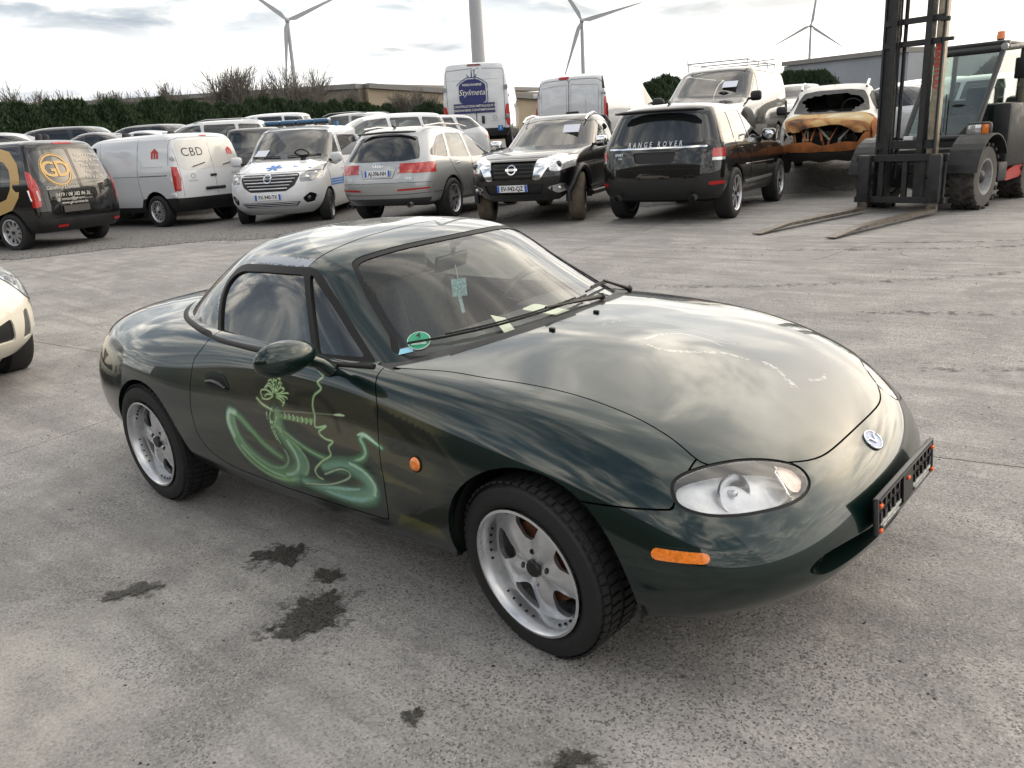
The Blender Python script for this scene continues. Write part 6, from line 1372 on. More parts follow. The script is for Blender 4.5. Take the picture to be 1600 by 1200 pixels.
def black_suv():
    v = Vehicle('off_road_car', 'black off-road car seen from behind with pale letters across its tailgate', 'car', (-5.242, 9.618, .12), 1.735,
        [(3.65, .30, -.86, .36, .90, 3.6, 5), (3.78, .46, -.97, .48, .975, 3.4, 5), (3.83, .70, -1.00, .70, .995, 3.4, 5), (3.78, .90, -.98, .92, .995, 3.4, 5), (3.55, 1.05, -.95, 1.12, .98, 3.4, 5), (2.40, 1.13, -.90, 1.22, .95, 4, 5.5), (1.75, 1.38, -.78, 1.42, .87, 4, 6), (1.30, 1.58, -.68, 1.60, .78, 5, 6.5), (1.0, 1.70, -.60, 1.705, .70, 5, 6), (.8, 1.755, -.3, 1.76, .5, 4, 5), (.4, 1.775, .0, 1.775, .04, 2, 2)], BLACKP, kr=7, ks=3)
    v.arches([(0, .39), (2.923, .39)], .45)
    v.panel('rear_window', [(-.80, 1.20), (-.76, 1.40), (-.68, 1.58), (-.5, 1.61), (.5, 1.61), (.68, 1.58), (.76, 1.40), (.80, 1.20), (.4, 1.18), (-.4, 1.18)], 'rear', TINT, -.004)
    m = MB(); m.path([(-.76+.02*(abs(y)/.7)**3, y, 1.665-.03*abs(y)**2) for y in np.linspace(-.70, .70, 11)], [.03]+[.065]*9+[.03], 10, flat=.45); m.build('spoiler_lip', BLK2, v.root, 60)
    for P in ([(1.70, 1.20), (1.35, 1.46), (1.12, 1.58), (.86, 1.62), (.86, 1.19)], [(.79, 1.19), (.79, 1.625), (.12, 1.61), (.05, 1.20)], [(-.02, 1.20), (.04, 1.605), (-.42, 1.56), (-.55, 1.22)]): v.panel('side_glass', P, 'both', GLS, -.005, open_=True)
    v.panel('windscreen', [(-.74, 1.22), (-.66, 1.52), (-.45, 1.61), (.45, 1.61), (.66, 1.52), (.74, 1.22), (.4, 1.17), (-.4, 1.17)], 'front', GLS, -.005, open_=True)
    for sg, vw in ((1, 'left'), (-1, 'right')):
        e = empty('tail_light', parent=v.root); v.panel('tail_lens', [(sg*.84, 1.09), (sg*1.0, 1.09), (sg*1.0, .97), (sg*.84, .965)], 'rear', REDL, .006, parent=e, rnd=.015); v.panel('tail_lens', [(-.64, 1.09), (-.68, .97), (-1.2, .965), (-1.2, 1.09)], vw, REDL, .006, parent=e, rnd=.015, extra=lambda V, N: np.abs(V[:, 1]) > .83)
        v.panel('reversing_lens', [(sg*.84, .962), (sg*1.0, .962), (sg*1.0, .92), (sg*.84, .92)], 'rear', CLRL, .005, parent=e, rnd=.005); v.panel('reversing_lens', [(-.68, .96), (-.70, .92), (-1.2, .92), (-1.2, .96)], vw, CLRL, .005, parent=e, rnd=.005, extra=lambda V, N: np.abs(V[:, 1]) > .83)
        m = MB(); m.tube((-.86, sg*.60, .40), (-1.0, sg*.60, .39), .05, n=16, cap=False); m.build('exhaust_tip', DALU, v.root, 40); v.panel('bumper_reflector', [(sg*.80, .57), (sg*.98, .57), (sg*.98, .62), (sg*.80, .62)], 'rear', REDD, .004, rnd=.01)
    v.panel('chrome_strip', [(-.77, 1.115), (.77, 1.115), (.77, 1.14), (-.77, 1.14)], 'rear', CHROME, .006, rnd=.005)
    v.text('tailgate_lettering', 'RANGE ROVER', .105, 'rear', (0, 1.175), mat('pale chrome letters', (.6, .6, .6), .3, .6), .010, bold=True, spacing=1.9, sx=.72)
    v.panel('plate_recess', [(-.34, 1.07), (.34, 1.07), (.30, .91), (-.30, .91)], 'rear', BLK, -.02); v.text('badge_lettering', 'SPORT', .05, 'rear', (.58, 1.045), CHROME); v.text('badge_lettering', 'SDV6', .03, 'rear', (.56, .99), CHROME)
    line(v, [(-.84, .82), (.84, .82)], 'rear', r=.006); line(v, [(-.78, 1.15), (-.76, .83)], 'rear'); line(v, [(.78, 1.15), (.76, .83)], 'rear'); line(v, [(.82, .45), (.82, 1.17)], 'both'); line(v, [(.0, 1.18), (.1, .95), (.42, .68), (.46, .45)], 'both'); line(v, [(1.85, .45), (1.9, 1.12)], 'both')
    v.panel('side_strip', [(.55, .50), (2.35, .50), (2.35, .55), (.55, .55)], 'both', SALU, .006, rnd=.01); line(v, [(2.35, .78), (.5, .80)], 'both', BLACKP, .010)
    handle(v, [(.22, 1.06), (.98, 1.06)], 'both', BLACKP); v.mirror(1.62, .95, 1.22, BLACKP, 1.15); m = MB(); m.box((-.3, 0, 1.785), (.14, .03, .05), rot=(0, .25, 0), bev=.01); m.build('roof_aerial', BLK, v.root)
    m = MB(); m.path([(-.88, 0, 1.19), (-.86, .3, 1.20)], .012, 6); m.build('rear_wiper', BLK, v.root)
    v.interior(-.5, 2.4, .82, .60, [(1.05, (-.38, .38)), (.15, (-.45, 0, .45))], (1.8, 1.08)); v.wheels('rr', 2.923, .995, .39, .265, rim=.275, ns=7, style='mid', met=SALU, depth=.02)
    v.finish((lambda V: V[:, 2]-np.where(V[:, 0] < -.55, .66, .42), BLK)); return v

def burnt_car():
    WB = mat('smoke stained white paint', (.55, .54, .51), .45, noise=(3, .2)); 
    v = Vehicle('burnt_car', 'burnt out people carrier with rust orange bonnet and smashed windscreen', 'car', (-5.091, 16.605, .56), 4.986,
        [(3.35, .22, -.72, .32, .78, 3.4, 6), (3.50, .35, -.80, .42, .855, 3.4, 6), (3.55, .60, -.82, .65, .875, 3.5, 6), (3.48, .80, -.80, .85, .875, 3.5, 6), (3.30, .95, -.78, 1.02, .86, 3.5, 6), (2.65, 1.07, -.74, 1.15, .83, 4, 6.5), (2.15, 1.30, -.66, 1.34, .775, 4, 7), (1.75, 1.50, -.58, 1.50, .70, 5, 7), (1.4, 1.60, -.45, 1.61, .62, 5, 6), (1.0, 1.65, -.1, 1.655, .42, 4, 5), (.7, 1.66, .1, 1.66, .04, 2, 2)], WB, kr=7, ks=3)
    v.arches([(0, .31), (2.81, .31)], .37)
    m_ = bpy.data.materials.new('heat scorched bonnet'); m_.use_nodes = True; t = m_.node_tree; b = t.nodes['Principled BSDF']; tc = t.nodes.new('ShaderNodeTexCoord'); n = t.nodes.new('ShaderNodeTexNoise'); n.inputs['Scale'].default_value = 1.7; n.inputs['Detail'].default_value = 7; n.inputs['Distortion'].default_value = .6; t.links.new(tc.outputs['Object'], n.inputs[0])
    r = t.nodes.new('ShaderNodeValToRGB'); e = r.color_ramp.elements; e[0].position = .34; e[0].color = (.05, .02, .008, 1); e[1].position = .70; e[1].color = (.50, .46, .36, 1)
    for p, c in ((.42, (.28, .11, .03, 1)), (.50, (.42, .27, .10, 1)), (.60, (.36, .27, .13, 1))): q = e.new(p); q.color = c
    t.links.new(n.outputs[0], r.inputs[0]); t.links.new(r.outputs[0], b.inputs['Base Color']); b.inputs['Roughness'].default_value = .8
    ORR = mat('rust orange metal', (.33, .11, .03), .85, noise=(5, .45), bump=(20, .5)); CHAR = mat('charred black', (.008, .007, .007), .9, bump=(30, 1)); ASH = mat('ash grey metal', (.28, .25, .22), .8, noise=(12, .4))
    # windscreen hole with ragged glass left at the rim
    ws = [(-.70, 1.10), (-.64, 1.36), (-.56, 1.49), (-.3, 1.525), (.3, 1.525), (.56, 1.49), (.64, 1.36), (.70, 1.10), (.4, 1.07), (-.4, 1.07)]
    P = round_poly(ws, .04); rs = np.random.RandomState(3); a, b_ = cut(v.S, P, 'front', v.mk('front')); v.S = b_; v.openings.append((P, 'front', v.mk('front'), True))
    hole = []
    for k in range(64):
        an = 2*math.pi*k/64; rr = 1+.10*rs.randn()*.6+.05*math.sin(5*an); hole.append((.53*rr*np.sign(math.cos(an))*abs(math.cos(an))**.7, 1.27+(.175 if math.sin(an) > 0 else .17)*rr*np.sign(math.sin(an))*abs(math.sin(an))**.6))
    _, rim = cut(a, hole, 'front', v.mk('front')); part('shattered_windscreen', offset(rim, -.005), mat('sooty glass', (.02, .021, .022), .7, noise=(8, .5)), v.root)
    v.panel('side_glass', [(2.10, 1.14), (1.75, 1.38), (1.5, 1.47), (1.05, 1.49), (1.05, 1.10)], 'both', mat('sooty glass', (0, 0, 0)), -.005); v.panel('side_glass', [(.97, 1.10), (.97, 1.49), (.1, 1.49), (.05, 1.12)], 'both', mat('sooty glass', (0, 0, 0)), -.005)
    # bonnet, buckled and lifted; wing; missing bumper
    bn = [(3.42, -.60), (3.48, 0), (3.42, .60), (3.1, .76), (2.62, .72), (2.56, 0), (2.62, -.72), (3.1, -.76)]
    a, v.S = cut(v.S, smooth_poly(bn, 4), 'top', v.mk('top'))
    VV = a['V'].copy(); t_ = np.clip((VV[:, 0]-2.6)/.9, 0, 1); VV[:, 2] += .05*t_**2+.015*np.sin(VV[:, 1]*9)*t_+.03*t_*np.clip(-VV[:, 1], 0, 1)-.05*t_*np.clip(VV[:, 1]-.3, 0, 1); VV[:, 0] -= .05*t_; a['V'] = VV; part('bonnet', flange(a, .02), m_, v.root)
    fr = [(-1.0, 0), (1.0, 0), (1.0, .84), (.72, .93), (-.72, .93), (-1.0, .84)]; a, v.S = cut(v.S, fr, 'front', lambda V, N: (V[:, 0] > 3.18) & (N[:, 0] > .05))
    nose = a; v.openings.append((np.array(fr), 'front', lambda V, N: V[:, 0] > 3.1, True))
    def piece(name, P, mt, off=0, dent=0):
        nonlocal nose
        q, nose = cut(nose, P, 'front', lambda V, N: V[:, 0] > 3.0)
        if q is None: return
        VV = q['V']; q['V'] = VV+q['N']*(dent*np.sin(VV[:, 1:2]*13+VV[:, 2:3]*11)); part(name, flange(offset(q, off), .03), mt, v.root)
    piece('lower_bumper', [(-.84, .22), (.84, .22), (.84, .40), (-.84, .38)], mat('melted plastic', (.02, .019, .018), .7, bump=(12, 1)), 0, .02)
    piece('crash_beam', smooth_poly([(-.74, .42), (0, .40), (.60, .42), (.62, .52), (.3, .56), (-.05, .50), (-.3, .58), (-.74, .54)], 4), ORR, .012, .006)
    piece('headlight_frame', smooth_poly([(.55, .45), (.80, .45), (.86, .62), (.84, .86), (.60, .90), (.45, .80), (.68, .74), (.60, .62)], 4), ORR, -.01, .02)
    piece('headlight_frame', smooth_poly([(-.60, .46), (-.78, .48), (-.74, .70), (-.60, .80), (-.62, .62)], 4), ASH, -.03, .02)
    m = MB(); rs = np.random.RandomState(9)
    for k in range(14):
        y = rs.uniform(-.62, .62); m = MB(); m.path([(3.28+rs.uniform(-.08, .08), y, .40), (3.36, y+rs.uniform(-.12, .12), .60), (3.2, y+rs.uniform(-.25, .25), .86)], [rs.uniform(.012, .04), rs.uniform(.01, .03), rs.uniform(.01, .025)], 6); m.build('burnt_engine_part', (ASH, ORR, CHAR)[k % 3], v.root)
    m = MB(); m.box((3.12, -.15, .62), (.2, .5, .3), bev=.05); m.box((3.1, .35, .58), (.22, .3, .26), bev=.05); m.build('burnt_radiator', mat('scorched metal', (.05, .035, .025), .85, noise=(14, .7), bump=(20, 1)), v.root)
    m = MB(); m.box((2.88, 0, .60), (.4, 1.3, .5)); m.build('engine_bay', CHAR, v.root)
    m = MB(); m.box((.7, 0, .85), (2.6, 1.35, .6)); m.box((1.95, 0, .95), (.4, 1.3, .16), bev=.04); m.build('charred_cabin_interior', CHAR, v.root)
    for y in (-.36, .36): m = MB(); m.box((1.25, y, 1.15), (.1, .4, .6), rot=(0, -.2, 0), bev=.03); m.box((1.18, y, 1.52), (.08, .22, .16), rot=(0, -.2, 0), bev=.03); m.build('burnt_seat_frame', CHAR, v.root)
    wing = [(3.5, .62), (3.5, .95), (3.2, 1.04), (2.85, 1.02), (2.82, .72), (3.0, .70), (3.15, .60)]; v.panel('front_wing', wing, 'left', ORR, .008, fl=.02)
    for sg in (-1, 1): m = MB(); m.path([(1.75, sg*.60, 1.55), (1.5, sg*.62, 1.66), (1.0, sg*.62, 1.70), (-.3, sg*.60, 1.68)], .024, 8); m.build('roof_rail', SALU, v.root, 60)
    m = MB(); m.path([(1.55, 0, 1.60), (1.7, 0, 1.85)], .004, 5); m.build('aerial', BLK, v.root); v.mirror(2.05, .83, 1.18, BLK)
    m = MB(); m.lathe([(.18+.014*math.cos(a), .014*math.sin(a)) for a in np.linspace(0, 6.283, 9)[:-1]], 24, Matrix.Translation((1.95, .36, 1.17)) @ Euler((0, 0, math.pi/2)).to_matrix().to_4x4() @ Euler((.5, 0, 0)).to_matrix().to_4x4(), closed=True); m.build('steering_wheel', CHAR, v.root)
    line(v, [(0, 1.64), (.0, 1.66)], 'top') if False else None
    v.wheels('burnt', 2.81, .86, .30, .19, rim=.19, ns=5, style='mid', met=mat('burnt wheel', (.10, .09, .085), .7, .3), depth=.03)
    v.finish((.36, mat('melted plastic', (0, 0, 0)))); return v

def tall_van():
    v = Vehicle('high_roof_van', 'tall white van with navy ironwork company sign on its rear doors', 'van', (-16.45, 17.6, 1.24), 2.20,
        [(4.7, .35, -.98, .40, .90, 5, 12), (4.9, .6, -1.02, .6, 1.0, 5, 14), (4.9, 1.0, -1.03, 1.0, 1.02, 5, 14), (4.5, 1.3, -1.03, 1.4, 1.02, 5, 14), (3.9, 1.7, -1.02, 1.8, .99, 6, 14), (3.4, 2.2, -1.00, 2.15, .94, 6, 14), (3.1, 2.42, -.97, 2.42, .88, 6, 12), (2.8, 2.50, -.88, 2.50, .78, 6, 9), (2.3, 2.53, -.5, 2.53, .5, 5, 6), (1.9, 2.535, 0, 2.535, .04, 2, 2)], WHITE, kr=6, ks=3)
    v.arches([(0, .36), (3.45, .36)], .43)
    v.panel('rear_door', [(-.86, .62), (-.86, 2.30), (-.01, 2.34), (-.01, .62)], 'rear', WHITE, 0, gap=.014, rnd=.05); v.panel('rear_door', [(.86, .62), (.86, 2.30), (.01, 2.34), (.01, .62)], 'rear', WHITE, 0, gap=.014, rnd=.05)
    line(v, [(-.84, 2.02), (.84, 2.02)], 'rear', GREYP, .004)
    for sg in (-1, 1):
        v.panel('tail_light', [(sg*.90, 1.30), (sg*1.03, 1.30), (sg*1.03, .62), (sg*.90, .72), (sg*.84, 1.0)], 'rear', REDL, .008); v.poly('lamp_window', [(-.04, -.06), (.04, -.06), (.04, .06), (-.04, .06)], 'rear', (sg*.945, .95), CLRL, .014)
        for z in (1.78, .95): m = MB(); m.box((-1.0, sg*.93, z), (.09, .10, .12), bev=.015); m.build('door_hinge', GREYP, v.root, 40)
    v.panel('high_brake_light', [(-.22, 2.40), (.22, 2.40), (.20, 2.46), (-.20, 2.46)], 'rear', mat('dark red lens', (.12, .01, .01), .2, coat=1), .01, rnd=.02)
    v.poly('sign_field', round_poly([(-.40, -.26), (-.40, .20), (-.26, .30), (-.14, .36), (.14, .36), (.26, .30), (.40, .20), (.40, -.26), (.28, -.33), (-.28, -.33)], .06), 'rear', (.08, 1.68), NAVY, .030)
    for k in range(8): x0 = -.62+.155*k; v.poly('sign_strip', [(x0, -.14), (x0+.155, -.14), (x0+.155, .14), (x0, .14)], 'rear', (.05, 1.22), NAVY, .022+.0003*k)
    m = MB(); m.path([(x, y, 0) for x, y in round_poly([(-.45, -.29), (-.45, .22), (-.28, .34), (-.14, .41), (.14, .41), (.28, .34), (.45, .22), (.45, -.29), (.30, -.38), (-.30, -.38), (-.45, -.29)], .04)], .010, 4); v.decal('sign_outline', m.me('sign_outline'), 'rear', (.08, 1.68), NAVY, .020)
    for dx in (-.09, 0, .09): v.poly('sign_crest', [(dx*1.0-.02, 0), (dx*1.6-.012, .09 if dx else .20), (dx*1.6, .11 if dx else .25), (dx*1.6+.012, .09 if dx else .20), (dx+.02, 0)], 'rear', (.08, 2.08), NAVY, .006)
    WP = mat('white print', (0, 0, 0)); v.text('sign_lettering', 'FERRONNERIE', .09, 'rear', (.08, 1.88), WP, .036, bold=True); v.text('sign_lettering', 'Stylmetal', .23, 'rear', (.08, 1.66), WP, .036, shear=.35); v.text('sign_lettering', 'CONSTRUCTION MÉTALLIQUE &', .088, 'rear', (.05, 1.275), WP, .036, bold=True); v.text('sign_lettering', 'FERRONNERIE CONTEMPORAINE', .088, 'rear', (.05, 1.165), WP, .036, bold=True)
    v.decal('badge_ring', ringmesh('badge_ring', .045, .06), 'rear', (-.55, .93), GREYP); v.text('badge_lettering', 'DUCATO', .05, 'rear', (-.55, .83), GREYP); m = MB(); m.box((-1.05, -.20, .88), (.04, .09, .22), bev=.02); m.build('door_handle', BLK, v.root, 50)
    v.poly('social_media_mark', round_poly([(-.075, -.075), (.075, -.075), (.075, .075), (-.075, .075)], .02), 'rear', (-.70, .62), BLUEP, .006); v.text('social_media_letter', 'f', .14, 'rear', (-.70, .62), WP, .010, bold=True)
    v.panel('windscreen', [(-.85, 1.5), (-.80, 2.1), (.80, 2.1), (.85, 1.5)], 'front', TINT, -.005); v.panel('side_glass', [(4.1, 1.45), (3.6, 1.95), (2.9, 1.98), (2.85, 1.4)], 'both', TINT, -.005)
    line(v, [(1.2, .6), (1.2, 2.35)], 'both', GREYP); line(v, [(2.6, .6), (2.6, 2.35)], 'both', GREYP); line(v, [(2.6, 1.35), (-.9, 1.35)], 'both', GREYP)
    v.wheels('duc', 3.45, .99, .36, .22, rim=.20, ns=8, style='mid', met=DALU, depth=.04); v.finish((.62, BLK)); return v

def back_white_van():
    v = Vehicle('white_van_with_twin_rear_doors', 'plain white van with closed twin rear doors behind the black pickup', 'van', (-11.199, 15.721, 1.0), 1.78,
        [(3.9, .28, -.90, .34, .88, 4, 10), (4.05, .5, -.97, .5, .95, 4, 11), (4.08, .8, -.98, .8, .975, 4, 11), (3.9, 1.05, -.98, 1.1, .975, 4, 11), (3.4, 1.22, -.97, 1.35, .95, 4, 11), (2.8, 1.5, -.95, 1.6, .91, 5, 11), (2.4, 1.78, -.92, 1.80, .86, 5, 11), (2.1, 1.90, -.84, 1.91, .77, 5, 8), (1.6, 1.955, -.4, 1.96, .48, 5, 5), (1.2, 1.965, 0, 1.965, .04, 2, 2)], WHITE, kr=6, ks=3)
    v.arches([(0, .34), (3.1, .34)], .385)
    v.panel('rear_door', [(-.84, .55), (-.84, 1.72), (-.70, 1.80), (-.01, 1.82), (-.01, .55)], 'rear', WHITE, 0, gap=.012, rnd=.05); v.panel('rear_door', [(.84, .55), (.84, 1.72), (.70, 1.80), (.01, 1.82), (.01, .55)], 'rear', WHITE, 0, gap=.012, rnd=.05)
    line(v, [(-.76, 1.05), (-.76, 1.66), (-.06, 1.70), (-.06, 1.05)], 'rear', GREYP, .004); line(v, [(.76, 1.05), (.76, 1.66), (.06, 1.70), (.06, 1.05)], 'rear', GREYP, .004); line(v, [(-.45, 1.0), (-.45, 1.35)], 'rear', GREYP, .004)
    for sg in (-1, 1):
        v.panel('rear_pillar_trim', [(sg*.88, 1.42), (sg*1.0, 1.42), (sg*.90, 1.90), (sg*.80, 1.88)], 'rear', BLK, .004, rnd=.02); v.panel('tail_light', [(sg*.88, 1.38), (sg*1.0, 1.38), (sg*1.0, .78), (sg*.88, .82)], 'rear', REDL, .008, rnd=.02)
        m = MB(); m.box((-.95, sg*.90, 1.50), (.10, .10, .10), bev=.015); m.build('door_hinge', WHITE, v.root, 40)
    v.panel('high_brake_light', [(-.0, 1.825), (.28, 1.825), (.28, 1.885), (0, 1.885)], 'rear', REDD, .008, rnd=.01); m = MB(); m.box((-1.0, -.10, 1.02), (.05, .34, .10), bev=.03); m.build('door_handle', BLK, v.root, 50)
    v.panel('windscreen', [(-.85, 1.32), (-.75, 1.80), (.75, 1.80), (.85, 1.32)], 'front', TINT, -.005); v.panel('side_glass', [(3.25, 1.22), (2.75, 1.65), (2.0, 1.72), (1.95, 1.2)], 'both', TINT, -.005)
    line(v, [(.7, .5), (.7, 1.80)], 'both', GREYP); line(v, [(1.85, .5), (1.85, 1.80)], 'both', GREYP); v.mirror(3.0, .95, 1.25, BLK)
    v.wheels('traf', 3.1, .95, .335, .215, rim=.20, ns=8, style='mid', met=DALU, depth=.04); v.finish((.55, BLK)); return v

def dark_van():
    v = Vehicle('dark_van_with_roof_rack', 'dark grey van with roof rack and sheet of paper behind its windscreen', 'van', (-7.52, 16.879, .83), 4.892,
        [(3.75, .28, -.90, .34, .86, 4, 10), (3.9, .5, -.97, .5, .94, 4, 11), (3.93, .75, -.98, .8, .952, 4, 11), (3.85, .98, -.98, 1.1, .95, 4, 11), (3.45, 1.12, -.97, 1.3, .93, 4, 11), (2.95, 1.22, -.96, 1.45, .91, 5, 11), (2.5, 1.55, -.93, 1.65, .86, 5, 11), (2.15, 1.80, -.88, 1.82, .80, 5, 10), (1.9, 1.89, -.75, 1.90, .70, 5, 8), (1.4, 1.93, -.4, 1.935, .45, 5, 5), (1.1, 1.94, 0, 1.94, .04, 2, 2)], carpaint('dark brown grey paint', (.016, .015, .014), .2, .3), kr=7, ks=3)
    v.arches([(0, .34), (3.0, .34)], .41)
    v.panel('windscreen', [(-.86, 1.27), (-.80, 1.55), (-.72, 1.78), (-.3, 1.82), (.3, 1.82), (.72, 1.78), (.80, 1.55), (.86, 1.27), (.5, 1.22), (-.5, 1.22)], 'front', GLS, -.005, open_=True, rnd=.04)
    v.panel('side_glass', [(2.95, 1.24), (2.55, 1.56), (2.35, 1.70), (1.9, 1.74), (1.88, 1.20)], 'both', GLS, -.005, open_=True); v.panel('rear_side_panel', [(1.75, .55), (1.75, 1.80), (-.85, 1.80), (-.85, .55)], 'both', v.paint, 0, gap=.012)
    for sg, vw in ((1, 'left'), (-1, 'right')): v.panel('headlight_lens', [(sg*.60, .92), (sg*.62, 1.08), (sg*.95, 1.10), (sg*.95, .90)], 'front', CLRL, .003)
    v.panel('grille', [(-.55, .92), (.55, .92), (.55, 1.04), (-.55, 1.04)], 'front', GRILL, -.01)
    m = MB(); m.box((0, 0, 0), (.30, .002, .20)); m.build('notice_sheet', mat('white notice sheet', (0, 0, 0)), v.root, M=Matrix.Translation((2.55, .46, 1.52)) @ Euler((0, -.90, 0)).to_matrix().to_4x4() @ Euler((0, 0, math.pi/2)).to_matrix().to_4x4())
    e = empty('roof_rack', parent=v.root)
    for sg in (-1, 1): m = MB(); m.path([(1.9, sg*.66, 2.02), (-.7, sg*.66, 2.04)], .016, 8); m.build('rack_rail', SALU, e, 60)
    for x in (1.9, .9, 0, -.7):
        m = MB(); m.path([(x, -.66, 2.03), (x, .66, 2.03)], .014, 8); m.build('rack_bar', SALU, e, 60)
        for sg in (-1, 1): m = MB(); m.tube((x, sg*.64, 1.86), (x, sg*.64, 2.03), .012); m.build('rack_foot', SALU, e)
    m = MB(); m.path([(1.9, -.66, 2.02), (1.9, -.66, 2.12)], .01); m.path([(-.6, .66, 2.04), (-.6, .66, 2.14), (-.6, -.2, 2.14)], .012); m.build('ladder_stop', SALU, e)
    v.mirror(2.75, .93, 1.25, BLK, 1.15); v.interior(1.5, 3.4, .82, .6, [(2.05, (-.4, .4))], (3.0, 1.12)); v.wheels('trans', 3.0, .94, .335, .215, rim=.22, ns=8, style='mid', met=SALU, depth=.03); v.finish((.45, BLK)); return v

def generic_car(kind, name, label, pos, head, paint, group=None, glass=None, rails=False, L=1.0):
    g = glass or GLS
    if kind == 'sedan':
        rg = [(3.45, .25, -.85, .30, .80, 3.4, 4), (3.58, .42, -.96, .42, .86, 3.2, 4), (3.60, .62, -.98, .65, .88, 3.2, 4), (3.45, .78, -.95, .85, .875, 3.2, 4), (3.1, .88, -.85, .95, .84, 3.5, 4), (2.05, .97, -.55, 1.0, .80, 4, 4), (1.65, 1.18, -.10, 1.20, .70, 4, 5), (1.25, 1.36, .28, 1.36, .60, 5, 5), (1.05, 1.41, .50, 1.41, .48, 5, 5), (.95, 1.43, .65, 1.43, .25, 3, 3), (.85, 1.435, .75, 1.435, .03, 2, 2)]
        sg_ = [[(1.98, 1.0), (1.55, 1.24), (1.28, 1.335), (.95, 1.365), (.92, .97)], [(.85, .97), (.88, 1.365), (.45, 1.345), (.12, 1.20), (.0, 1.02)], [(-.06, 1.03), (.02, 1.17), (-.28, 1.06), (-.34, 1.02)]]
        fw = [(-.66, 1.02), (-.55, 1.30), (-.3, 1.375), (.3, 1.375), (.55, 1.30), (.66, 1.02), (.3, .985), (-.3, .985)]; rw = [(-.62, 1.03), (-.52, 1.28), (-.3, 1.36), (.3, 1.36), (.52, 1.28), (.62, 1.03)]; H = 1.43
    elif kind == 'wagon':
        rg = [(3.45, .25, -.90, .30, .80, 3.4, 5), (3.58, .42, -1.0, .42, .87, 3.2, 5), (3.60, .62, -1.02, .65, .89, 3.2, 5), (3.45, .80, -1.0, .88, .885, 3.2, 5), (3.1, .92, -.96, 1.0, .86, 3.5, 5), (2.1, 1.0, -.90, 1.06, .82, 4, 5.5), (1.7, 1.20, -.72, 1.24, .74, 4, 6), (1.3, 1.38, -.55, 1.38, .66, 5, 6), (1.0, 1.45, -.42, 1.455, .56, 5, 6), (.8, 1.48, -.1, 1.485, .35, 4, 4), (.6, 1.49, .2, 1.49, .03, 2, 2)]
        sg_ = [[(2.05, 1.03), (1.6, 1.27), (1.3, 1.37), (.95, 1.40), (.92, 1.0)], [(.85, 1.0), (.87, 1.40), (.15, 1.40), (.03, 1.04)], [(-.05, 1.04), (.05, 1.395), (-.38, 1.35), (-.62, 1.12)]]
        fw = [(-.68, 1.05), (-.58, 1.32), (-.3, 1.405), (.3, 1.405), (.58, 1.32), (.68, 1.05), (.3, 1.01), (-.3, 1.01)]; rw = [(-.68, 1.10), (-.60, 1.34), (.60, 1.34), (.68, 1.10)]; H = 1.49
    else:   # mpv / tall hatch
        rg = [(3.3, .28, -.72, .32, .82, 3.6, 6), (3.42, .45, -.80, .45, .89, 3.4, 6), (3.45, .70, -.82, .70, .91, 3.4, 6), (3.35, .88, -.81, .95, .91, 3.5, 6), (3.0, 1.0, -.79, 1.08, .89, 3.5, 6), (2.5, 1.10, -.75, 1.18, .86, 4, 6), (2.0, 1.35, -.66, 1.38, .78, 4, 6.5), (1.6, 1.55, -.58, 1.56, .70, 5, 7), (1.3, 1.64, -.48, 1.645, .60, 5, 7), (.9, 1.68, -.1, 1.685, .36, 4, 4), (.7, 1.69, .1, 1.69, .03, 2, 2)]
        sg_ = [[(2.45, 1.14), (1.9, 1.42), (1.6, 1.53), (1.05, 1.57), (1.02, 1.10)], [(.95, 1.10), (.97, 1.57), (.2, 1.57), (.15, 1.12)], [(.08, 1.12), (.12, 1.57), (-.42, 1.53), (-.58, 1.18)]]
        fw = [(-.72, 1.16), (-.60, 1.50), (-.3, 1.585), (.3, 1.585), (.60, 1.50), (.72, 1.16), (.3, 1.12), (-.3, 1.12)]; rw = [(-.72, 1.18), (-.62, 1.54), (.62, 1.54), (.72, 1.18)]; H = 1.69
    v = Vehicle(name, label, 'car', pos, head, rg, paint, kr=5, ks=2, group=group); v.arches([(0, .32), (2.65, .32)], .37)
    for P in sg_: v.panel('side_glass', P, 'both', g, -.005, open_=True)
    v.panel('windscreen', fw, 'front', g, -.005, open_=True); v.panel('rear_window', rw, 'rear', g, -.005, open_=True)
    for s_, vw in ((1, 'left'), (-1, 'right')):
        v.panel('headlight_lens', [(s_*.45, .62), (s_*.48, .74), (s_*.88, .80), (s_*.9, .66)], 'front', CLRL, .003); v.panel('tail_light', [(s_*.62, .82), (s_*.64, .92), (s_*.80, .92), (s_*.80, .80)], 'rear', REDL, .003)
        if rails: m = MB(); m.path([(1.2, s_*.56, H-.06), (.9, s_*.58, H+.01), (0, s_*.57, H+.01), (-.4, s_*.54, H-.04)], .014, 6); m.build('roof_rail', SALU, v.root, 60)
    v.panel('grille', [(-.4, .52), (.4, .52), (.42, .70), (-.42, .70)], 'front', GRILL, -.01)
    v.mirror(1.95, .84, 1.02 if kind != 'mpv' else 1.15, paint, .85); v.interior(-.5, 2.3, .74, .42, [(1.15, (-.36, .36)), (.3, (-.4, .4))], (1.95, .86 if kind != 'mpv' else 1.0)); v.wheels('gen', 2.65, .88, .315, .205, rim=.20, ns=5, style='mid', met=SALU, depth=.03); v.finish((.36, BLK)); return v
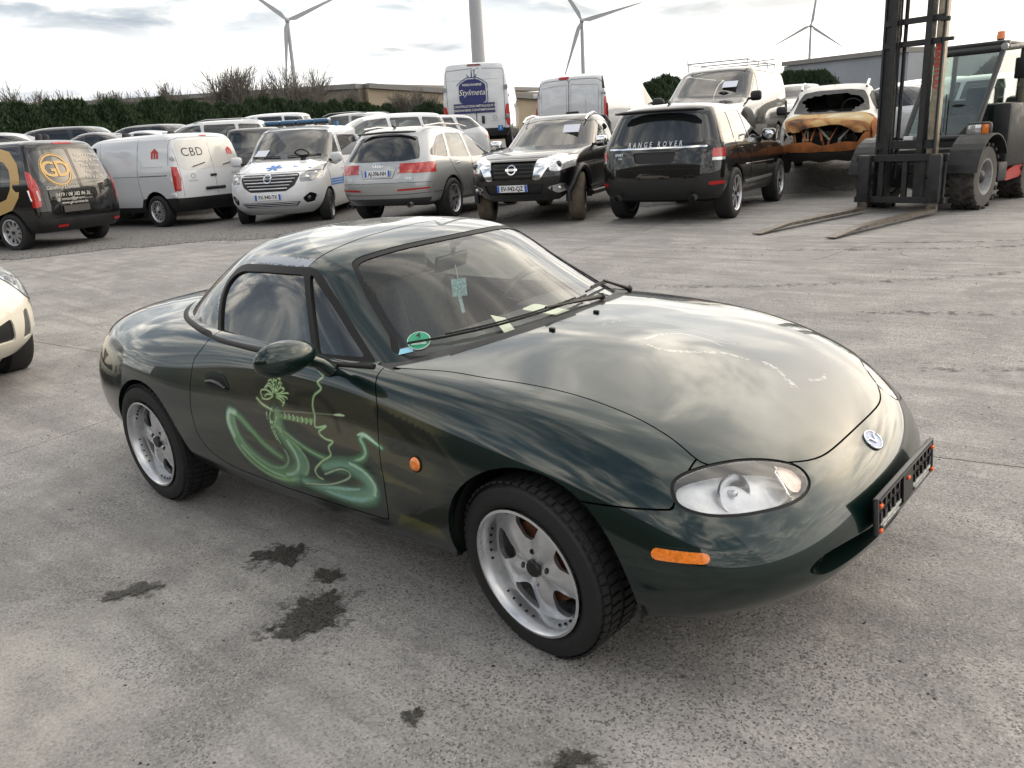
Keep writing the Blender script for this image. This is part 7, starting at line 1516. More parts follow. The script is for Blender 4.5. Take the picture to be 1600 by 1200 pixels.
# ================================================================ forklift
def forklift():
    root = empty('forklift', (-2.123, 10.624, .12), 4.555); tag(root, 'black and red rough terrain forklift with its long forks lowered to the concrete', 'forklift')
    FB = mat('worn black steel', (.022, .022, .023), .5, .2, noise=(9, .5), bump=(40, .2)); RED = mat('red machine paint', (.38, .018, .015), .4, noise=(5, .2)); STEEL = mat('scraped fork steel', (.13, .11, .09), .45, .6, noise=(12, .6), bump=(40, .3)); FB_SUN = mat('sunlit mast channel', (.32, .27, .20), .4, .5, noise=(8, .4))
    # forks: heel at u=0
    for sg in (-1, 1):
        y = sg*.512; m = MB(); prof = [(0.03, .045), (2.2, .045), (2.9, .012), (2.9, .022), (2.2, .085), (.07, .095), (.07, .85), (-.0, .85), (0, .05)]
        M = Matrix.Translation((0, y, 0)) @ Euler((math.pi/2, 0, 0)).to_matrix().to_4x4(); m.prism(prof, -.065, .065, M); m.build('fork', STEEL, root)
        m = MB(); m.box((.03, y+sg*.0, .50), (.10, .17, .66), bev=.01); m.build('fork_shank', FB, root, 40)
    m = MB(); m.box((-.06, -.02, .80), (.07, 1.32, .10), bev=.008); m.box((-.06, -.02, .20), (.07, 1.32, .09), bev=.008)
    for y in (-.62, -.30, .05, .30, .58): m.box((-.07, y, .5), (.06, .07, .60))
    m.build('fork_carriage', FB, root)
    for y, z, a in ((-.05, .66, .3), (.18, .58, -.2), (.02, .42, .1)): m = MB(); m.path([(-.12, y, z), (-.15, y+.2*math.cos(a), z-.1), (-.14, y+.32, z-.28)], .016, 8); m.build('hydraulic_hose', RUBS, root, 60)
    # mast: left channel broad, warm sunlight put into the right channel's colour
    for (y0, w_, mt) in ((-.40, .10, FB), (-.28, .075, FB), (.20, .08, FB), (.33, .10, FB_SUN)):
        m = MB(); m.box((-.26 if abs(y0) > .3 else -.18, y0, 1.75), (.16, w_, 3.1)); 
        m.build('mast_rail', mt, root)
    for y0 in (-.445, .385): m = MB(); m.box((-.18, y0, 1.75), (.05, .03, 3.1)); m.build('mast_flange', FB, root)
    for z in (2.66, 2.36, .98): m = MB(); m.box((-.20, -.04, z), (.10, .80, .075 if z > 1 else .12)); m.build('mast_cross_member', FB, root)
    for y in (-.20, .12): m = MB(); m.tube((-.30, y, .5), (-.30, y, 3.1), .028, n=12); m.build('lift_cylinder', FB, root, 40)
    for y in (-.235, .155): 
        m = MB()
        for k in range(70): m.box((-.15, y, .9+k*.033), (.012, .022, .022))
        tag(m.build('lift_chain', STEEL, root), kind='stuff')
    m = MB(); m.path([(-.12, -.20, 3.0), (-.12, -.18, 2.5), (-.11, -.21, 2.15), (-.14, -.19, 1.7)], .012, 8); m.build('hydraulic_hose', RUBS, root, 60)
    m = MB(); m.box((-.10, .42, 2.62), (.06, .12, .06), bev=.01); m.build('mast_bracket', FB, root); m = MB(); m.box((-.10, .48, 2.36), (.06, .14, .05), bev=.01); m.build('mast_bracket', FB, root)
    text('mast_lettering', 'MANITOU', .13, mat('red lettering', (.55, .03, .02), .5), root, (-.174, .33, 2.02), (1, 0, 0), up=(0, 1, 0), bold=True)
    m = MB(); m.box((-.20, .0, 1.02), (.03, .14, .15), bev=.01); m.build('weight_label', WHT, root); text('label_letters', 'YA', .07, INK, root, (-.183, 0, 1.02), (1, 0, 0), bold=True)
    # chassis, wheels
    m = MB(); m.box((-1.6, 0, .62), (2.0, .95, .55), bev=.04); m.box((-.75, 0, .52), (.5, 1.1, .35), bev=.03); m.box((-2.9, 0, .85), (1.6, 1.15, .9), bev=.06); m.build('chassis', FB, root, 40)
    TY = mat('dusty industrial tyre', (.035, .033, .031), .85, noise=(5, .5), bump=(40, .4)); SID = mat('dusty tyre wall', (.085, .078, .070), .9, noise=(4, .4)); RIMG = mat('grey wheel rim', (.22, .22, .225), .5, .2, noise=(9, .3))
    for x, R, ys in ((-.90, .47, .68), (-2.9, .38, .62)):
        for sg in (-1, 1):
            e = empty('wheel', (x, sg*ys, R), parent=root); w = .34; s = w/2
            m = MB(); m.lathe([(R*.55, -s), (R*.72, -s-.012), (R*.90, -s+.0), (R-.035, -s+.02), (R-.03, s-.02), (R*.9, s), (R*.7, s+.012), (R*.55, s)], 48); m.build('tyre', SID, e, 40)
            m = MB(); n = 18
            for k in range(n):
                for side in (-1, 1):
                    a = 2*math.pi*(k+.5*(side > 0))/n
                    for j in range(3):
                        aa = a+j*.085*1.0; yy = side*(s-.012-.050*j); rr = R-.012; m.box((math.cos(aa)*rr, yy, math.sin(aa)*rr), (.04, .062, .050), rot=(0, -aa, 0))
            tag(m.build('tyre_lugs', TY, e), kind='stuff')
            m = MB(); m.lathe([(R*.56, -s-.004), (R*.50, -s+.0), (R*.46, -s+.03), (R*.40, -s+.10), (.05, -s+.11), (.05, s-.05), (R*.50, s)], 40); m.build('rim', RIMG, e, 35)
            m = MB(); m.lathe([(.0005, -s+.02), (.07, -s+.03), (.10, -s+.06), (.10, -s+.11)], 20); m.build('hub', FB, e, 40)
            for k in range(8): a = k*math.pi/4; m = MB(); m.tube((math.cos(a)*.13, -s+.085, math.sin(a)*.13), (math.cos(a)*.13, -s+.115, math.sin(a)*.13), .014, n=6); m.build('wheel_nut', FB, e)
            e.rotation_euler = (0, random.random(), 0 if sg < 0 else math.pi)
            if R > .4:
                P = []; 
                m = MB(); 
                for a in np.linspace(.15, 2.6, 14): P.append((x+.60*math.cos(a)*.98, sg*.72, R+.60*math.sin(a)))
                for i in range(len(P)-1):
                    a_, b_ = Vector(P[i]), Vector(P[i+1]); c = (a_+b_)/2; L = (b_-a_).length+.006; an = math.atan2((b_-a_).z, (b_-a_).x); m.box(c, (L, .44, .02), rot=(0, -an, 0))
                m.build('mudguard', FB, root)
    # cab: sloped glazed front, roof guard
    CAB = mat('dark grey cab frame', (.03, .031, .033), .45, noise=(8, .3)); CG = glass_mat('cab glass', (.80, .90, .86), .85)
    yl, yr = -.46, .55
    fr0, fr1 = (-1.10, 1.02), (-1.95, 2.28); bk0, bk1 = (-2.75, 1.02), (-2.80, 2.34)
    def bar(a, b, r, nm='cab_pillar'): m = MB(); m.path([a, b], r, 8); return m.build(nm, CAB, root, 60)
    for y in (yl, yr): bar((fr0[0], y, fr0[1]), (fr1[0], y, fr1[1]), .042); bar((bk0[0], y, bk0[1]), (bk1[0], y, bk1[1]), .042); bar((fr1[0], y, fr1[1]), (bk1[0], y, bk1[1]), .045, 'roof_rail')
    bar((fr1[0], yl, fr1[1]), (fr1[0], yr, fr1[1]), .055, 'roof_header'); bar((fr0[0], yl, fr0[1]), (fr0[0], yr, fr0[1]), .05, 'windscreen_sill')
    m = MB(); m.box((-2.38, .045, 2.36), (1.0, 1.05, .06), bev=.02); m.build('cab_roof', CAB, root, 40)
    m = MB(); m.box((-1.95, .08, 2.33), (.10, 1.10, .11), bev=.02); m.build('roof_front_panel', mat('dull grey plastic', (.11, .115, .12), .5), root, 40)
    def pane(nm, P, mt): 
        bm = bmesh.new(); vs = [bm.verts.new(p) for p in P]; f = bm.faces.new(vs); me = bpy.data.meshes.new(nm); n = f.normal.copy(); bm.normal_update(); n = f.normal.copy(); r = bmesh.ops.extrude_face_region(bm, geom=[f]); bmesh.ops.translate(bm, vec=n*-.006, verts=[v for v in r['geom'] if isinstance(v, bmesh.types.BMVert)]); bmesh.ops.recalc_face_normals(bm, faces=bm.faces); bm.to_mesh(me); bm.free(); return obj(nm, me, mt, root)
    pane('cab_windscreen', [(fr0[0], yl, fr0[1]), (fr0[0], yr, fr0[1]), (fr1[0], yr, fr1[1]), (fr1[0], yl, fr1[1])], CG)
    pane('cab_side_glass', [(fr0[0]-.1, yr, fr0[1]+.1), (bk0[0], yr, bk0[1]), (bk1[0], yr, bk1[1]), (fr1[0], yr, fr1[1])], CG); pane('cab_side_glass', [(fr0[0]-.1, yl, fr0[1]+.1), (bk0[0], yl, bk0[1]), (bk1[0], yl, bk1[1]), (fr1[0], yl, fr1[1])], CG)
    m = MB(); m.box((-1.25, .08, .88), (.35, 1.12, .30), bev=.03); m.build('cab_lower_front', FB, root, 40)
    m = MB(); m.box((-1.35, .16, 1.18), (.16, .55, .30), rot=(0, -.3, 0), bev=.04); m.build('instrument_console', FB, root, 40)
    m = MB(); m.lathe([(.17+.013*math.cos(a), .013*math.sin(a)) for a in np.linspace(0, 6.283, 9)[:-1]], 24, Matrix.Translation((-1.55, .18, 1.42)) @ Euler((math.pi/2-.0, 0, 0)).to_matrix().to_4x4() @ Euler((0, 0, .5)).to_matrix().to_4x4(), closed=True); m.tube((-1.4, .18, 1.25), (-1.55, .18, 1.42), .02); m.build('steering_wheel', BLK, root, 60)
    m = MB(); m.box((-2.05, .16, 1.10), (.5, .48, .14), bev=.04); m.box((-2.32, .16, 1.45), (.14, .46, .62), rot=(0, -.15, 0), bev=.05); m.build('seat', mat('black seat vinyl', (.02, .02, .021), .6), root, 40)
    for (a, b) in (((-1.13, .05, 1.08), (-1.62, -.28, 1.82)), ((-1.13, .12, 1.08), (-1.50, -.02, 1.62)), ((-1.13, -.25, 1.08), (-1.42, -.36, 1.55))): m = MB(); m.path([Vector(a)+Vector((.04, 0, .04)), Vector(b)+Vector((.04, 0, .04))], .010, 6); m.build('wiper', BLK, root, 60)
    for y in (.70,):
        m = MB(); m.box((-1.02, .66, 1.13), (.12, .34, .22), bev=.05); m.build('headlight_housing', BLK, root, 40); m = MB(); m.box((-.955, .61, 1.13), (.02, .20, .16), bev=.02); m.build('headlight_lens', CLRL, root, 40); m = MB(); m.box((-.957, .76, 1.13), (.02, .09, .16), bev=.02); m.build('indicator_lens', mat('amber lens', (0, 0, 0)), root, 40)
    for y in (-.42, .58): m = MB(); m.lathe([(.0005, -.05), (.05, -.05), (.055, -.03), (.04, .03), (.0005, .04)], 16, Matrix.Translation((-1.92, y, 2.30)) @ Euler((0, 0, math.pi/2)).to_matrix().to_4x4()); m.build('work_light', CLRL, root, 40)
    m = MB(); m.tube((-2.35, .35, 2.38), (-2.35, .35, 2.44), .05, n=16); m.build('beacon_base', BLK, root); m = MB(); m.tube((-2.35, .35, 2.44), (-2.35, .35, 2.55), .065, .055, n=18); m.build('orange_beacon', mat('beacon orange', (.80, .20, .02), .2, coat=1), root, 40)
    # engine housing behind the cab
    m = MB(); m.box((-2.35, .70, 1.02), (1.3, .26, .95), bev=.06); m.box((-3.2, .1, 1.25), (.9, 1.3, .70), bev=.08); m.build('engine_cover', FB, root, 40)
    m = MB(); m.prism([(-1.75, .36), (-2.0, .34), (-3.6, .42), (-3.6, .66), (-2.4, .58), (-2.0, .50)], .50, .78, Matrix(((1, 0, 0, 0), (0, 0, 1, 0), (0, 1, 0, 0), (0, 0, 0, 1)))); m.build('red_side_frame', RED, root)
    m = MB(); m.box((-1.55, .74, .50), (.35, .24, .28), bev=.03); m.build('step', FB, root, 40)
    m = MB(); m.tube((-2.45, .72, 1.5), (-2.45, .72, 1.72), .07, n=16); m.tube((-2.45, .72, 1.72), (-2.45, .72, 1.86), .085, .05, n=16); m.build('air_intake_stack', mat('faded khaki plastic', (.14, .13, .09), .6), root, 40)
    m = MB(); m.box((-2.1, .80, 1.98), (.03, .24, .30), bev=.02); m.build('wing_mirror', BLK, root, 40)
    return root

# ================================================================ the white car at the left edge
def near_white_car():
    CW_ = carpaint('cream white car paint', (.70, .66, .56), 0, .3)
    hd = AZ+math.pi-math.radians(20)
    v = Vehicle('compact_car', 'cream white small car whose front corner enters the picture at the left edge', 'car', (0, 0, 0), 0,
        [(3.10, .22, -.62, .30, .78, 4.6, 5), (3.22, .32, -.68, .42, .85, 4.6, 5), (3.26, .46, -.70, .60, .87, 4.6, 5), (3.22, .62, -.69, .75, .87, 4.6, 5), (3.06, .76, -.66, .90, .85, 4.6, 5), (2.80, .86, -.60, 1.0, .81, 3, 4), (2.2, .96, -.5, 1.06, .76, 3.5, 4), (1.75, 1.18, -.34, 1.22, .67, 4, 5), (1.35, 1.36, -.20, 1.37, .58, 5, 5), (1.0, 1.43, .0, 1.43, .45, 5, 5), (.8, 1.455, .2, 1.455, .2, 3, 3), (.7, 1.46, .4, 1.46, .03, 2, 2)], CW_, kr=8, ks=3)
    v.arches([(0, .31), (2.51, .31)], .345)
    for s_, vw in ((1, 'left'), (-1, 'right')):
        def vwf(V, s_=s_): return np.stack([V[:, 1]*s_*.62-(V[:, 0]-3.0)*.78, V[:, 2]], 1)
        P = np.array(circle(1, 40))*[.135, .115]+[.60, .685]
        m = lambda V, N, s_=s_: (V[:, 1]*s_ > .2) & (V[:, 0] > 2.2)
        P = np.array(circle(1, 40))*[.135, .120]+[.52, .70]
        b_, v.S = cut(v.S, P*1.0+(P-P.mean(0))*.12, vwf, m); a_, r_ = cut(b_, P, vwf, m); e = empty('headlight', parent=v.root); part('headlight_ring', offset(r_, .002), BLK, e); part('headlight_lens', offset(a_, .004), glass_mat('headlight lens', (0, 0, 0), 0), e); part('headlight_bowl', offset(a_, -.03), CLRL, e); v.openings.append((P, vwf, m, True))
        q = a_['V'].mean(0); mm = MB(); mm.sphere(Vector(q)-Vector((.03, 0, 0)), .05, 16); mm.build('headlight_projector', LMPD, e, 60)
        v.panel('side_slot', [(2.93, .40), (2.98, .58), (3.04, .58), (3.02, .38)], vw, mat('grey honeycomb mesh', (.10, .10, .10), .6, bump=(90, 1)), -.01, rnd=.012)
        v.panel('front_slot', [(s_*.60, .33), (s_*.63, .52), (s_*.68, .54), (s_*.70, .34)], 'front', mat('grey honeycomb mesh', (0, 0, 0)), -.01, rnd=.012)
    v.panel('shield_grille', [(-.20, .64), (.20, .64), (0, .34)], 'front', GRILL, -.01); v.panel('lower_intake', [(-.52, .34), (.52, .34), (.5, .50), (.22, .42), (-.22, .42), (-.5, .50)], 'front', GRILL, -.015)
    v.panel('windscreen', [(-.64, 1.0), (-.54, 1.28), (-.3, 1.37), (.3, 1.37), (.54, 1.28), (.64, 1.0), (.3, .965), (-.3, .965)], 'front', GLS, -.005, open_=True); v.panel('side_glass', [(2.1, 1.0), (1.6, 1.24), (1.3, 1.33), (.5, 1.33), (.4, 1.02)], 'both', GLS, -.005, open_=True)
    line(v, [(-.80, .74), (-.4, .80), (0, .82), (.4, .80), (.80, .74)], 'front', r=.003); line(v, [(2.15, .4), (2.2, .95)], 'both', r=.003); v.mirror(1.9, .80, 1.0, CW_, .85)
    v.interior(0, 2.3, .74, .42, [(1.1, (-.34, .34))], (1.85, .84)); v.wheels('mito', 2.51, .865, .31, .20, rim=.21, ns=5, style='mid', met=SALU, depth=.03, steer=-.05); v.finish((.22, BLK))
    return v

# ================================================================ background
def bare_tree(base, H, W_, seed, label, group):
    root = empty('bare_tree', base); tag(root, label, 'tree', group); rs = random.Random(seed)
    BK = mat('pale winter bark', (.13, .118, .10), .9)
    tw = []; 
    def seg(p, d, L, r, lv):
        n = 3; q = Vector(p); dd = Vector(d)
        for i in range(n):
            nd = (dd+Vector((rs.uniform(-.13, .13), rs.uniform(-.13, .13), rs.uniform(-.04, .12)))).normalized(); q2 = q+nd*L/n; tw.append((q.copy(), q2.copy(), r*(1-.25*i/n), r*(1-.25*(i+1)/n), lv)); q = q2; dd = nd
            if lv < 4 and (i > 0 or lv > 0):
                for _ in range(2 if lv < 3 else 1):
                    a = rs.uniform(0, 6.28); s_ = rs.uniform(.35, .75); x = dd.orthogonal().normalized(); y = dd.cross(x); nd2 = (dd+(x*math.cos(a)+y*math.sin(a))*s_+Vector((0, 0, .12))).normalized(); seg(q, nd2, L*rs.uniform(.55, .75), r*.55, lv+1)
    nst = 7
    for k in range(nst):
        a = 2*math.pi*k/nst+rs.random(); s_ = rs.uniform(.08, W_/H*.9); seg(Vector((math.cos(a)*.1, math.sin(a)*.1, 0)), Vector((math.cos(a)*s_, math.sin(a)*s_, 1)).normalized(), H*.46, H*.016, 0)
    zm = max(b.z for a, b, r0, r1, lv in tw); sc_ = H/zm; rr_ = sorted(math.hypot(b.x, b.y) for a, b, r0, r1, lv in tw); sx_ = W_/2/rr_[int(len(rr_)*.95)]; SV = Vector((sx_, sx_, sc_)); tw = [(a*SV, b*SV, max(r0, .012), max(r1, .010), lv) for a, b, r0, r1, lv in tw]
    for nm, f in (('trunk', lambda l: l == 0), ('crown', lambda l: l > 0)):
        V, F = [], []
        for a, b, r0, r1, lv in tw:
            if not f(lv): continue
            t = (b-a).normalized(); x = t.orthogonal().normalized(); y = t.cross(x); o = len(V)
            for (p, r) in ((a, r0), (b, r1)):
                for k in range(3): an = 2.094*k; V.append(tuple(p+x*math.cos(an)*r+y*math.sin(an)*r))
            for k in range(3): F.append((o+k, o+(k+1) % 3, o+3+(k+1) % 3, o+3+k))
        me = bpy.data.meshes.new(nm); me.from_pydata(V, [], F); obj(nm, me, BK, root)
    return root
def conifer(base, H, R, seed, label, group, proto={}):
    root = empty('hedge_conifer', base); tag(root, label, 'conifer', group)
    k = seed % 5
    if k not in proto:
        rs = np.random.RandomState(100+k); n = 9000; z = rs.rand(n)**.85; a = rs.rand(n)*6.283
        prof = np.clip(1.10-z**2.6, .08, 1)*(1+.16*np.sin(3*a+k)+.14*np.sin(7*a+z*9)+.10*np.sin(11*z*3+4*a))*(.55+.45*np.sqrt(rs.rand(n)))
        c = np.stack([prof*np.cos(a)*.5, prof*np.sin(a)*.5, z], 1); c[:, 2] += rs.randn(n)*.015
        d = np.stack([np.cos(a)*.5, np.sin(a)*.5, .9+rs.rand(n)*.5], 1)+rs.randn(n, 3)*.3; d /= np.linalg.norm(d, axis=1, keepdims=True)
        s_ = np.cross(d, rs.randn(n, 3)); s_ /= np.linalg.norm(s_, axis=1, keepdims=True); L = (.022+.03*rs.rand(n))[:, None]; w = .006+.006*rs.rand(n)[:, None]
        V = np.stack([c-s_*w, c+s_*w, c+d*L+s_*w*.3, c+d*L-s_*w*.3], 1).reshape(-1, 3); F = np.arange(n*4).reshape(n, 4)
        m = mesh_np('foliage', V, F, None); tm = MB(); tm.tube((0, 0, 0), (0, 0, .9), .03, .008, n=6); proto[k] = (m, tm.me('trunk'))
    F_ = mat('hedge foliage', (.022, .045, .014), .75, noise=(3.1, .55)); BKM = mat('conifer bark', (.06, .045, .035), .9)
    for nm, me, mt in (('foliage', proto[k][0], F_), ('trunk', proto[k][1], BKM)): o = obj(nm, me, mt, root); o.scale = (R*2, R*2, H)
    root.rotation_euler = (0, 0, seed*1.7); return root
def turbine(px, hub_py, dist, D, blades, label, yaw=0, grp='wind turbines on the horizon', th=None, hub_h=None):
    """tower foot placed along the viewing direction of picture column px"""
    r = RW.T @ np.array([(px-800)/FPX, -(hub_py-600)/FPX, 1]); k = dist/np.hypot(r[0], r[1]); p = CW+r*k
    hz_ = hub_h or (p[2]+0); base = (p[0], p[1], -2); root = empty('wind_turbine', base); tag(root, label, 'wind turbine', grp); H = p[2]+2
    TM = mat('turbine grey white', (.36, .365, .38), .5)
    m = MB(); m.tube((0, 0, 0), (0, 0, H), th or D*.022, (th or D*.022)*.55, n=24, cap=True); m.build('tower', TM, root, 40)
    az_ = math.atan2(p[1]-CW[1], p[0]-CW[0])+math.pi+yaw; e = Matrix.Translation((0, 0, H)) @ Euler((0, 0, az_)).to_matrix().to_4x4()
    m = MB(); m.box((-D*.01, 0, D*.008), (D*.07, D*.03, D*.032), bev=D*.006); m.build('nacelle', TM, root, 40, M=e); m = MB(); m.sphere((D*.032, 0, D*.006), D*.018, 12); m.build('hub', TM, root, 50, M=e)
    for a in blades:
        bl = [(0, -.008), (.05, -.012), (.12, -.026), (.25, -.024), (.6, -.014), (.95, -.005), (1, 0), (.6, .006), (.2, .010), (.05, .010), (0, .008)]
        m = MB(); an = math.radians(a); m.prism([(x*D*.5, y*D*.9) for x, y in bl], -D*.002, D*.002, e @ Matrix.Translation((D*.035, 0, D*.006)) @ Matrix(((0, 0, 1, 0), (1, 0, 0, 0), (0, 1, 0, 0), (0, 0, 0, 1))) @ Euler((0, 0, an)).to_matrix().to_4x4()); m.build('blade', TM, root)
    return root
def at(px, py, z=None, dist=None):
    """world point along a picture ray: at height z, or at plan distance dist"""
    r = RW.T @ np.array([(px-800)/FPX, -(py-600)/FPX, 1])
    k = (z-CW[2])/r[2] if dist is None else dist/np.hypot(r[0], r[1]); return CW+r*k
def wall_building(name, label, pts, z0, tops, depth, wallm, roofm, cat='warehouse', panels=None):
    """long hall: front base polyline (two ends), top heights at the ends"""
    root = empty(name, (float(pts[0][0]), float(pts[0][1]), z0)); tag(root, label, cat); o = Vector((pts[0][0], pts[0][1], 0))
    a, b = Vector((pts[0][0], pts[0][1], 0))-o, Vector((pts[1][0], pts[1][1], 0))-o; d = (b-a).normalized(); n = Vector((-d.y, d.x, 0)); 
    if (n.x*(o.x-CW[0])+n.y*(o.y-CW[1])) < 0: n = -n
    L = (b-a).length; N_ = max(1, int(L/panels)) if panels else 1
    for i in range(N_):
        t0, t1 = i/N_, (i+1)/N_; m = MB(); p0, p1 = a+d*(L*t0+(.02 if i else 0)), a+d*(L*t1); h0, h1 = tops[0]+(tops[1]-tops[0])*t0-z0, tops[0]+(tops[1]-tops[0])*t1-z0
        f = [p0, p1, p1+Vector((0, 0, h1)), p0+Vector((0, 0, h0))]; g = [q+n*.25 for q in f]; bm = m.bm; A_ = [bm.verts.new(q) for q in f]; B_ = [bm.verts.new(q) for q in g]; bm.faces.new(A_); bm.faces.new(B_[::-1])
        for k in range(4): bm.faces.new([A_[k], B_[k], B_[(k+1) % 4], A_[(k+1) % 4]])
        m.build('wall_panel', wallm, root)
    m = MB(); bm = m.bm; h0, h1 = tops[0]-z0, tops[1]-z0; e = .3
    T_ = [a-n*e+Vector((0, 0, h0)), b-n*e+Vector((0, 0, h1)), b+n*depth+Vector((0, 0, h1+.5)), a+n*depth+Vector((0, 0, h0+.5))]; vs = [bm.verts.new(q+Vector((0, 0, .02))) for q in T_]; ws = [bm.verts.new(q+Vector((0, 0, .35))) for q in T_]; bm.faces.new(vs[::-1]); bm.faces.new(ws)
    for k in range(4): bm.faces.new([vs[k], vs[(k+1) % 4], ws[(k+1) % 4], ws[k]])
    m.build('roof', roofm, root)
    m = MB(); bm = m.bm; f = [b+n*.26, b+n*depth]; F0 = [bm.verts.new(q) for q in (f[0], f[1], f[1]+Vector((0, 0, h1+.4)), f[0]+Vector((0, 0, h1)))]; bm.faces.new(F0); f = [a+n*.26, a+n*depth]; F0 = [bm.verts.new(q) for q in (f[0], f[1], f[1]+Vector((0, 0, h0+.4)), f[0]+Vector((0, 0, h0)))]; bm.faces.new(F0); m.build('end_wall', wallm, root)
    return root
def clad(name, col, sc=6, amt=.12):
    """profiled sheet: vertical ribs in the normal, slight streaks"""
    m = mat(name, col, .6, noise=(.35, amt)); t = m.node_tree; b = t.nodes['Principled BSDF']; tc = t.nodes.new('ShaderNodeTexCoord'); w = t.nodes.new('ShaderNodeTexWave'); w.inputs['Scale'].default_value = sc; w.bands_direction = 'DIAGONAL'; mp = t.nodes.new('ShaderNodeMapping'); mp.inputs['Scale'].default_value = (1, 1, 0); t.links.new(tc.outputs['Object'], mp.inputs[0]); t.links.new(mp.outputs[0], w.inputs[0]); bp = t.nodes.new('ShaderNodeBump'); bp.inputs['Strength'].default_value = .5; bp.inputs['Distance'].default_value = .03; t.links.new(w.outputs[0], bp.inputs['Height']); t.links.new(bp.outputs[0], b.inputs['Normal']); return m
def background():
    BE = clad('sunlit hall cladding', (.36, .29, .20)); BED = clad('shaded hall cladding', (.17, .145, .115)); RF = mat('roof edge grey', (.20, .19, .18), .7)
    # long hall: sunlight coloured into the right side, shade into the left; they meet at picture column 560
    c = at(560, 139, dist=62); l = at(-60, 176, dist=100); r = at(900, 160, dist=72)
    wall_building('warehouse', 'long low hall behind the hedge, its shaded grey brown side', [c, l], .5, (c[2], l[2]), 30, BED, RF, panels=6)
    wall_building('warehouse', 'sunlit beige end of the long hall right of the bare trees', [(c[0]+.4, c[1]+.5), r], .5, (c[2], r[2]), 28, BE, RF, panels=6)
    # grey industrial roof right of the dark van
    GB = clad('pale grey cladding', (.26, .28, .31)); a = at(1225, 104, dist=75); b = at(1420, 82, dist=68)
    wall_building('industrial_hall', 'pale grey hall roof rising behind the burnt car', [a, b], .5, (a[2], b[2]), 30, GB, RF)
    # hedge of conifers: in picture columns, top rows from the photograph
    tops = [(-40, 160), (0, 158), (25, 156), (50, 160), (78, 156), (100, 154), (124, 152), (150, 160), (172, 154), (196, 162), (205, 160), (232, 152), (250, 150), (272, 156), (296, 152), (320, 156), (345, 158), (366, 160), (390, 150), (412, 146), (434, 152), (456, 154), (478, 152), (500, 156), (520, 154), (545, 152), (568, 156), (588, 160), (604, 160)]
    for i, (px, py) in enumerate(tops):
        d = 34+.010*px+(2 if i % 3 == 1 else 0); p = at(px, py+5+(i*5) % 4, dist=d); g = .9; conifer((p[0], p[1], g), p[2]-g, 1.0+.25*((i*7) % 3), i, 'dark green conifer in the hedge row behind the parked cars', 'conifers of the boundary hedge')
    for i, (px, py, d) in enumerate([(668, 163, 36), (684, 166, 37), (1012, 132, 42), (1026, 126, 43), (1040, 120, 44), (1052, 124, 45), (1232, 114, 46), (1250, 113, 46), (1268, 114, 46), (1284, 112, 46), (1560, 92, 44), (1580, 90, 44), (1600, 90, 44)]):
        p = at(px, py, dist=d); conifer((p[0], p[1], .9), p[2]-.9, 1.5, 60+i, 'dark bush showing between the roofs of parked vehicles', 'bushes further along the boundary')
    TG = 'bare winter trees behind the hedge'
    for i, (px, py, d, w, lb) in enumerate([(12, 136, 48, 3.2, 'leafless tree at the far left above the hedge'), (75, 142, 52, 2.6, 'small leafless tree, second from the left'), (172, 132, 50, 2.8, 'sparse leafless tree above the parked dark cars'), (250, 120, 48, 3.2, 'leafless tree between sparse tree and tall leafless tree'), (356, 96, 48, 3.6, 'tall round leafless tree left of the left wind turbine'), (455, 98, 48, 4.2, 'broad leafless tree in front of the left wind turbine'), (545, 134, 60, 1.8, 'thin leafless sapling before the beige wall'), (632, 140, 56, 3.0, 'low leafless shrub before the beige wall'), (655, 143, 56, 3.0, 'leafless shrub left of the tall white van')]):
        p = at(px, py, dist=d); bare_tree((p[0], p[1], .8), (p[2]-.8)*1.05, w*.95, 40+i, lb, TG)
    turbine(449, 34, 430, 62, (22, 142, 262), 'left wind turbine above the bare trees')
    turbine(909, 34, 520, 72, (12, 122, 250), 'middle wind turbine behind the plain white van')
    turbine(1267, 41, 640, 56, (-36+0, 82, 205), 'right wind turbine above the burnt car')
    turbine(721, -330, 230, 70, (15, 135, 255), 'nearest wind turbine, only its thick tower in view', th=2.0)
def warehouse_behind():
    """the dealer's own hall stands behind the photographer; it shows in the paint and glass"""
    WM = clad('olive brown cladding', (.050, .045, .034), 5, .2); RF = mat('roof edge grey', (.20, .19, .18), .7)
    r = wall_building('dealer_hall', 'olive brown hall standing behind the photographer', [(14, -15.5), (-52, -27)], -.2, (6.2, 6.2), 25, WM, RF, panels=6)
    return r
random.seed(3)
build_ground(); build_roadster()
black_delivery_van(); white_cbd_van(); ambulance(); suv_rear(); pickup(); black_suv(); burnt_car(); tall_van(); back_white_van(); dark_van(); forklift()
w = near_white_car(); w.root.location = (-8.40, -1.36, -.13); w.root.scale = (1, 1, 1.12); w.root.rotation_euler = (0, 0, AZ+math.radians(240))
BG = 'cars parked in the rows behind'
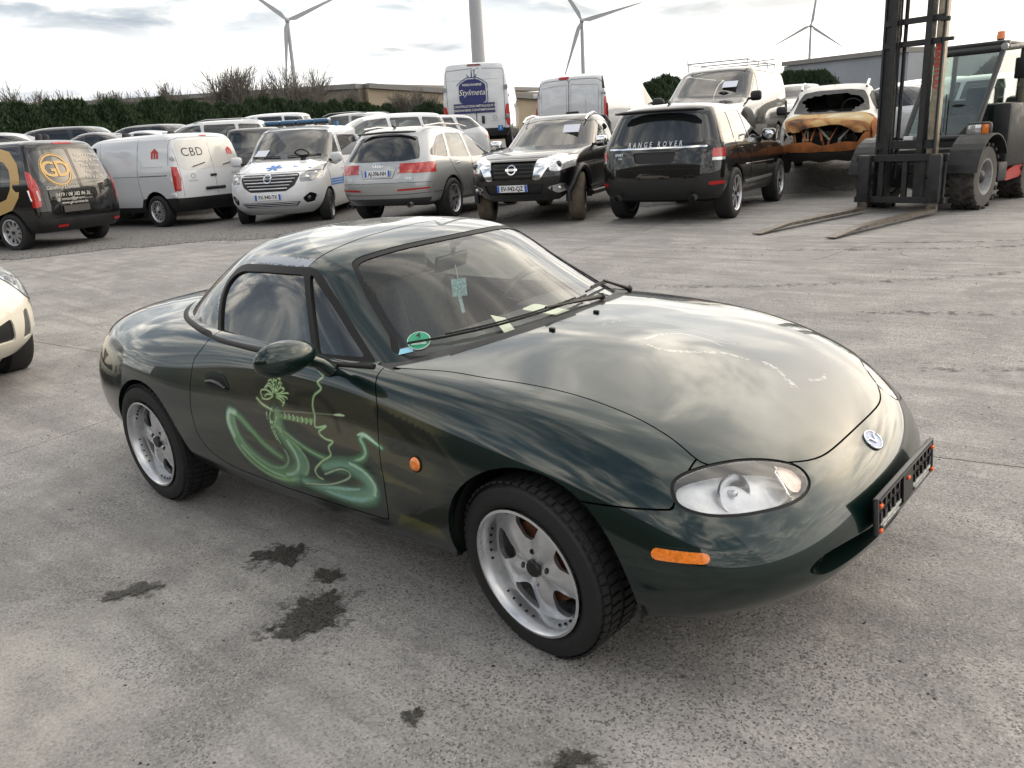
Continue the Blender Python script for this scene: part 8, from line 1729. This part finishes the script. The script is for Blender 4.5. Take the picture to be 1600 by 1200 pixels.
def park(kind, name, label, px, py, dist, deg, paint, H, **k):
    """park a car so that its roof shows at picture point px, py"""
    p = at(px, py, dist=dist); h = AZ+math.radians(deg); z = p[2]-H
    return generic_car(kind, name, label, (p[0]-math.cos(h)*.8, p[1]-math.sin(h)*.8, z), h, paint, **k)
park('sedan', 'parked_car', 'light silver saloon with visible side windows behind the black delivery van', 2, 208, 21, 108, LSILV, 1.43)
park('wagon', 'parked_car', 'dark saloon roof directly behind the light silver saloon', 75, 200, 24.5, 98, DGREY, 1.49)
park('sedan', 'parked_car', 'dark grey saloon between the black delivery van and the white CBD van', 155, 207, 22.5, 92, DGREY, 1.43)
park('wagon', 'parked_car', 'dark hatchback with pale roof edge before the hedge', 218, 196, 27, 80, DGREY, 1.49)
park('sedan', 'parked_car', 'silver saloon whose roof rises over the white CBD van', 232, 204, 23, 85, LSILV, 1.43)
park('mpv', 'parked_car', 'large light silver people carrier behind the white CBD van', 330, 189, 24, 105, LSILV, 1.69, rails=True)
park('mpv', 'parked_van', 'dark grey van between the white CBD van and the ambulance', 392, 200, 24, 20, DGREY, 1.69)
park('mpv', 'parked_van', 'white van roof behind the dark grey van', 415, 178, 29, 95, WHITE, 1.69)
park('wagon', 'parked_car', 'silver estate roof with rails behind the ambulance', 540, 178, 26, 60, SILVER, 1.49, rails=True)
park('mpv', 'parked_van', 'second white ambulance behind the silver off-road estate', 600, 178, 21.5, 120, WHITE, 1.69)
park('wagon', 'parked_car', 'white estate roof left of the tall white van', 660, 181, 24, 110, WHITE, 1.49)
park('sedan', 'parked_car', 'pale grey car roof between dark van and burnt car', 1245, 132, 26, 170, LSILV, 1.43)
park('wagon', 'parked_car', 'silver car whose bonnet shows past the black off-road car', 1165, 150, 16.4, 200, LSILV, 1.49) if False else None
park('wagon', 'parked_car', 'white estate seen through the forklift cab', 1500, 118, 20, 205, WHITE, 1.49)
park('mpv', 'parked_car', 'pale silver car seen right of the forklift cab', 1590, 112, 19, 215, LSILV, 1.69)
park('sedan', 'parked_car', 'white saloon right of the burnt car behind the mast', 1420, 130, 19.5, 210, WHITE, 1.43)
background(); warehouse_behind()
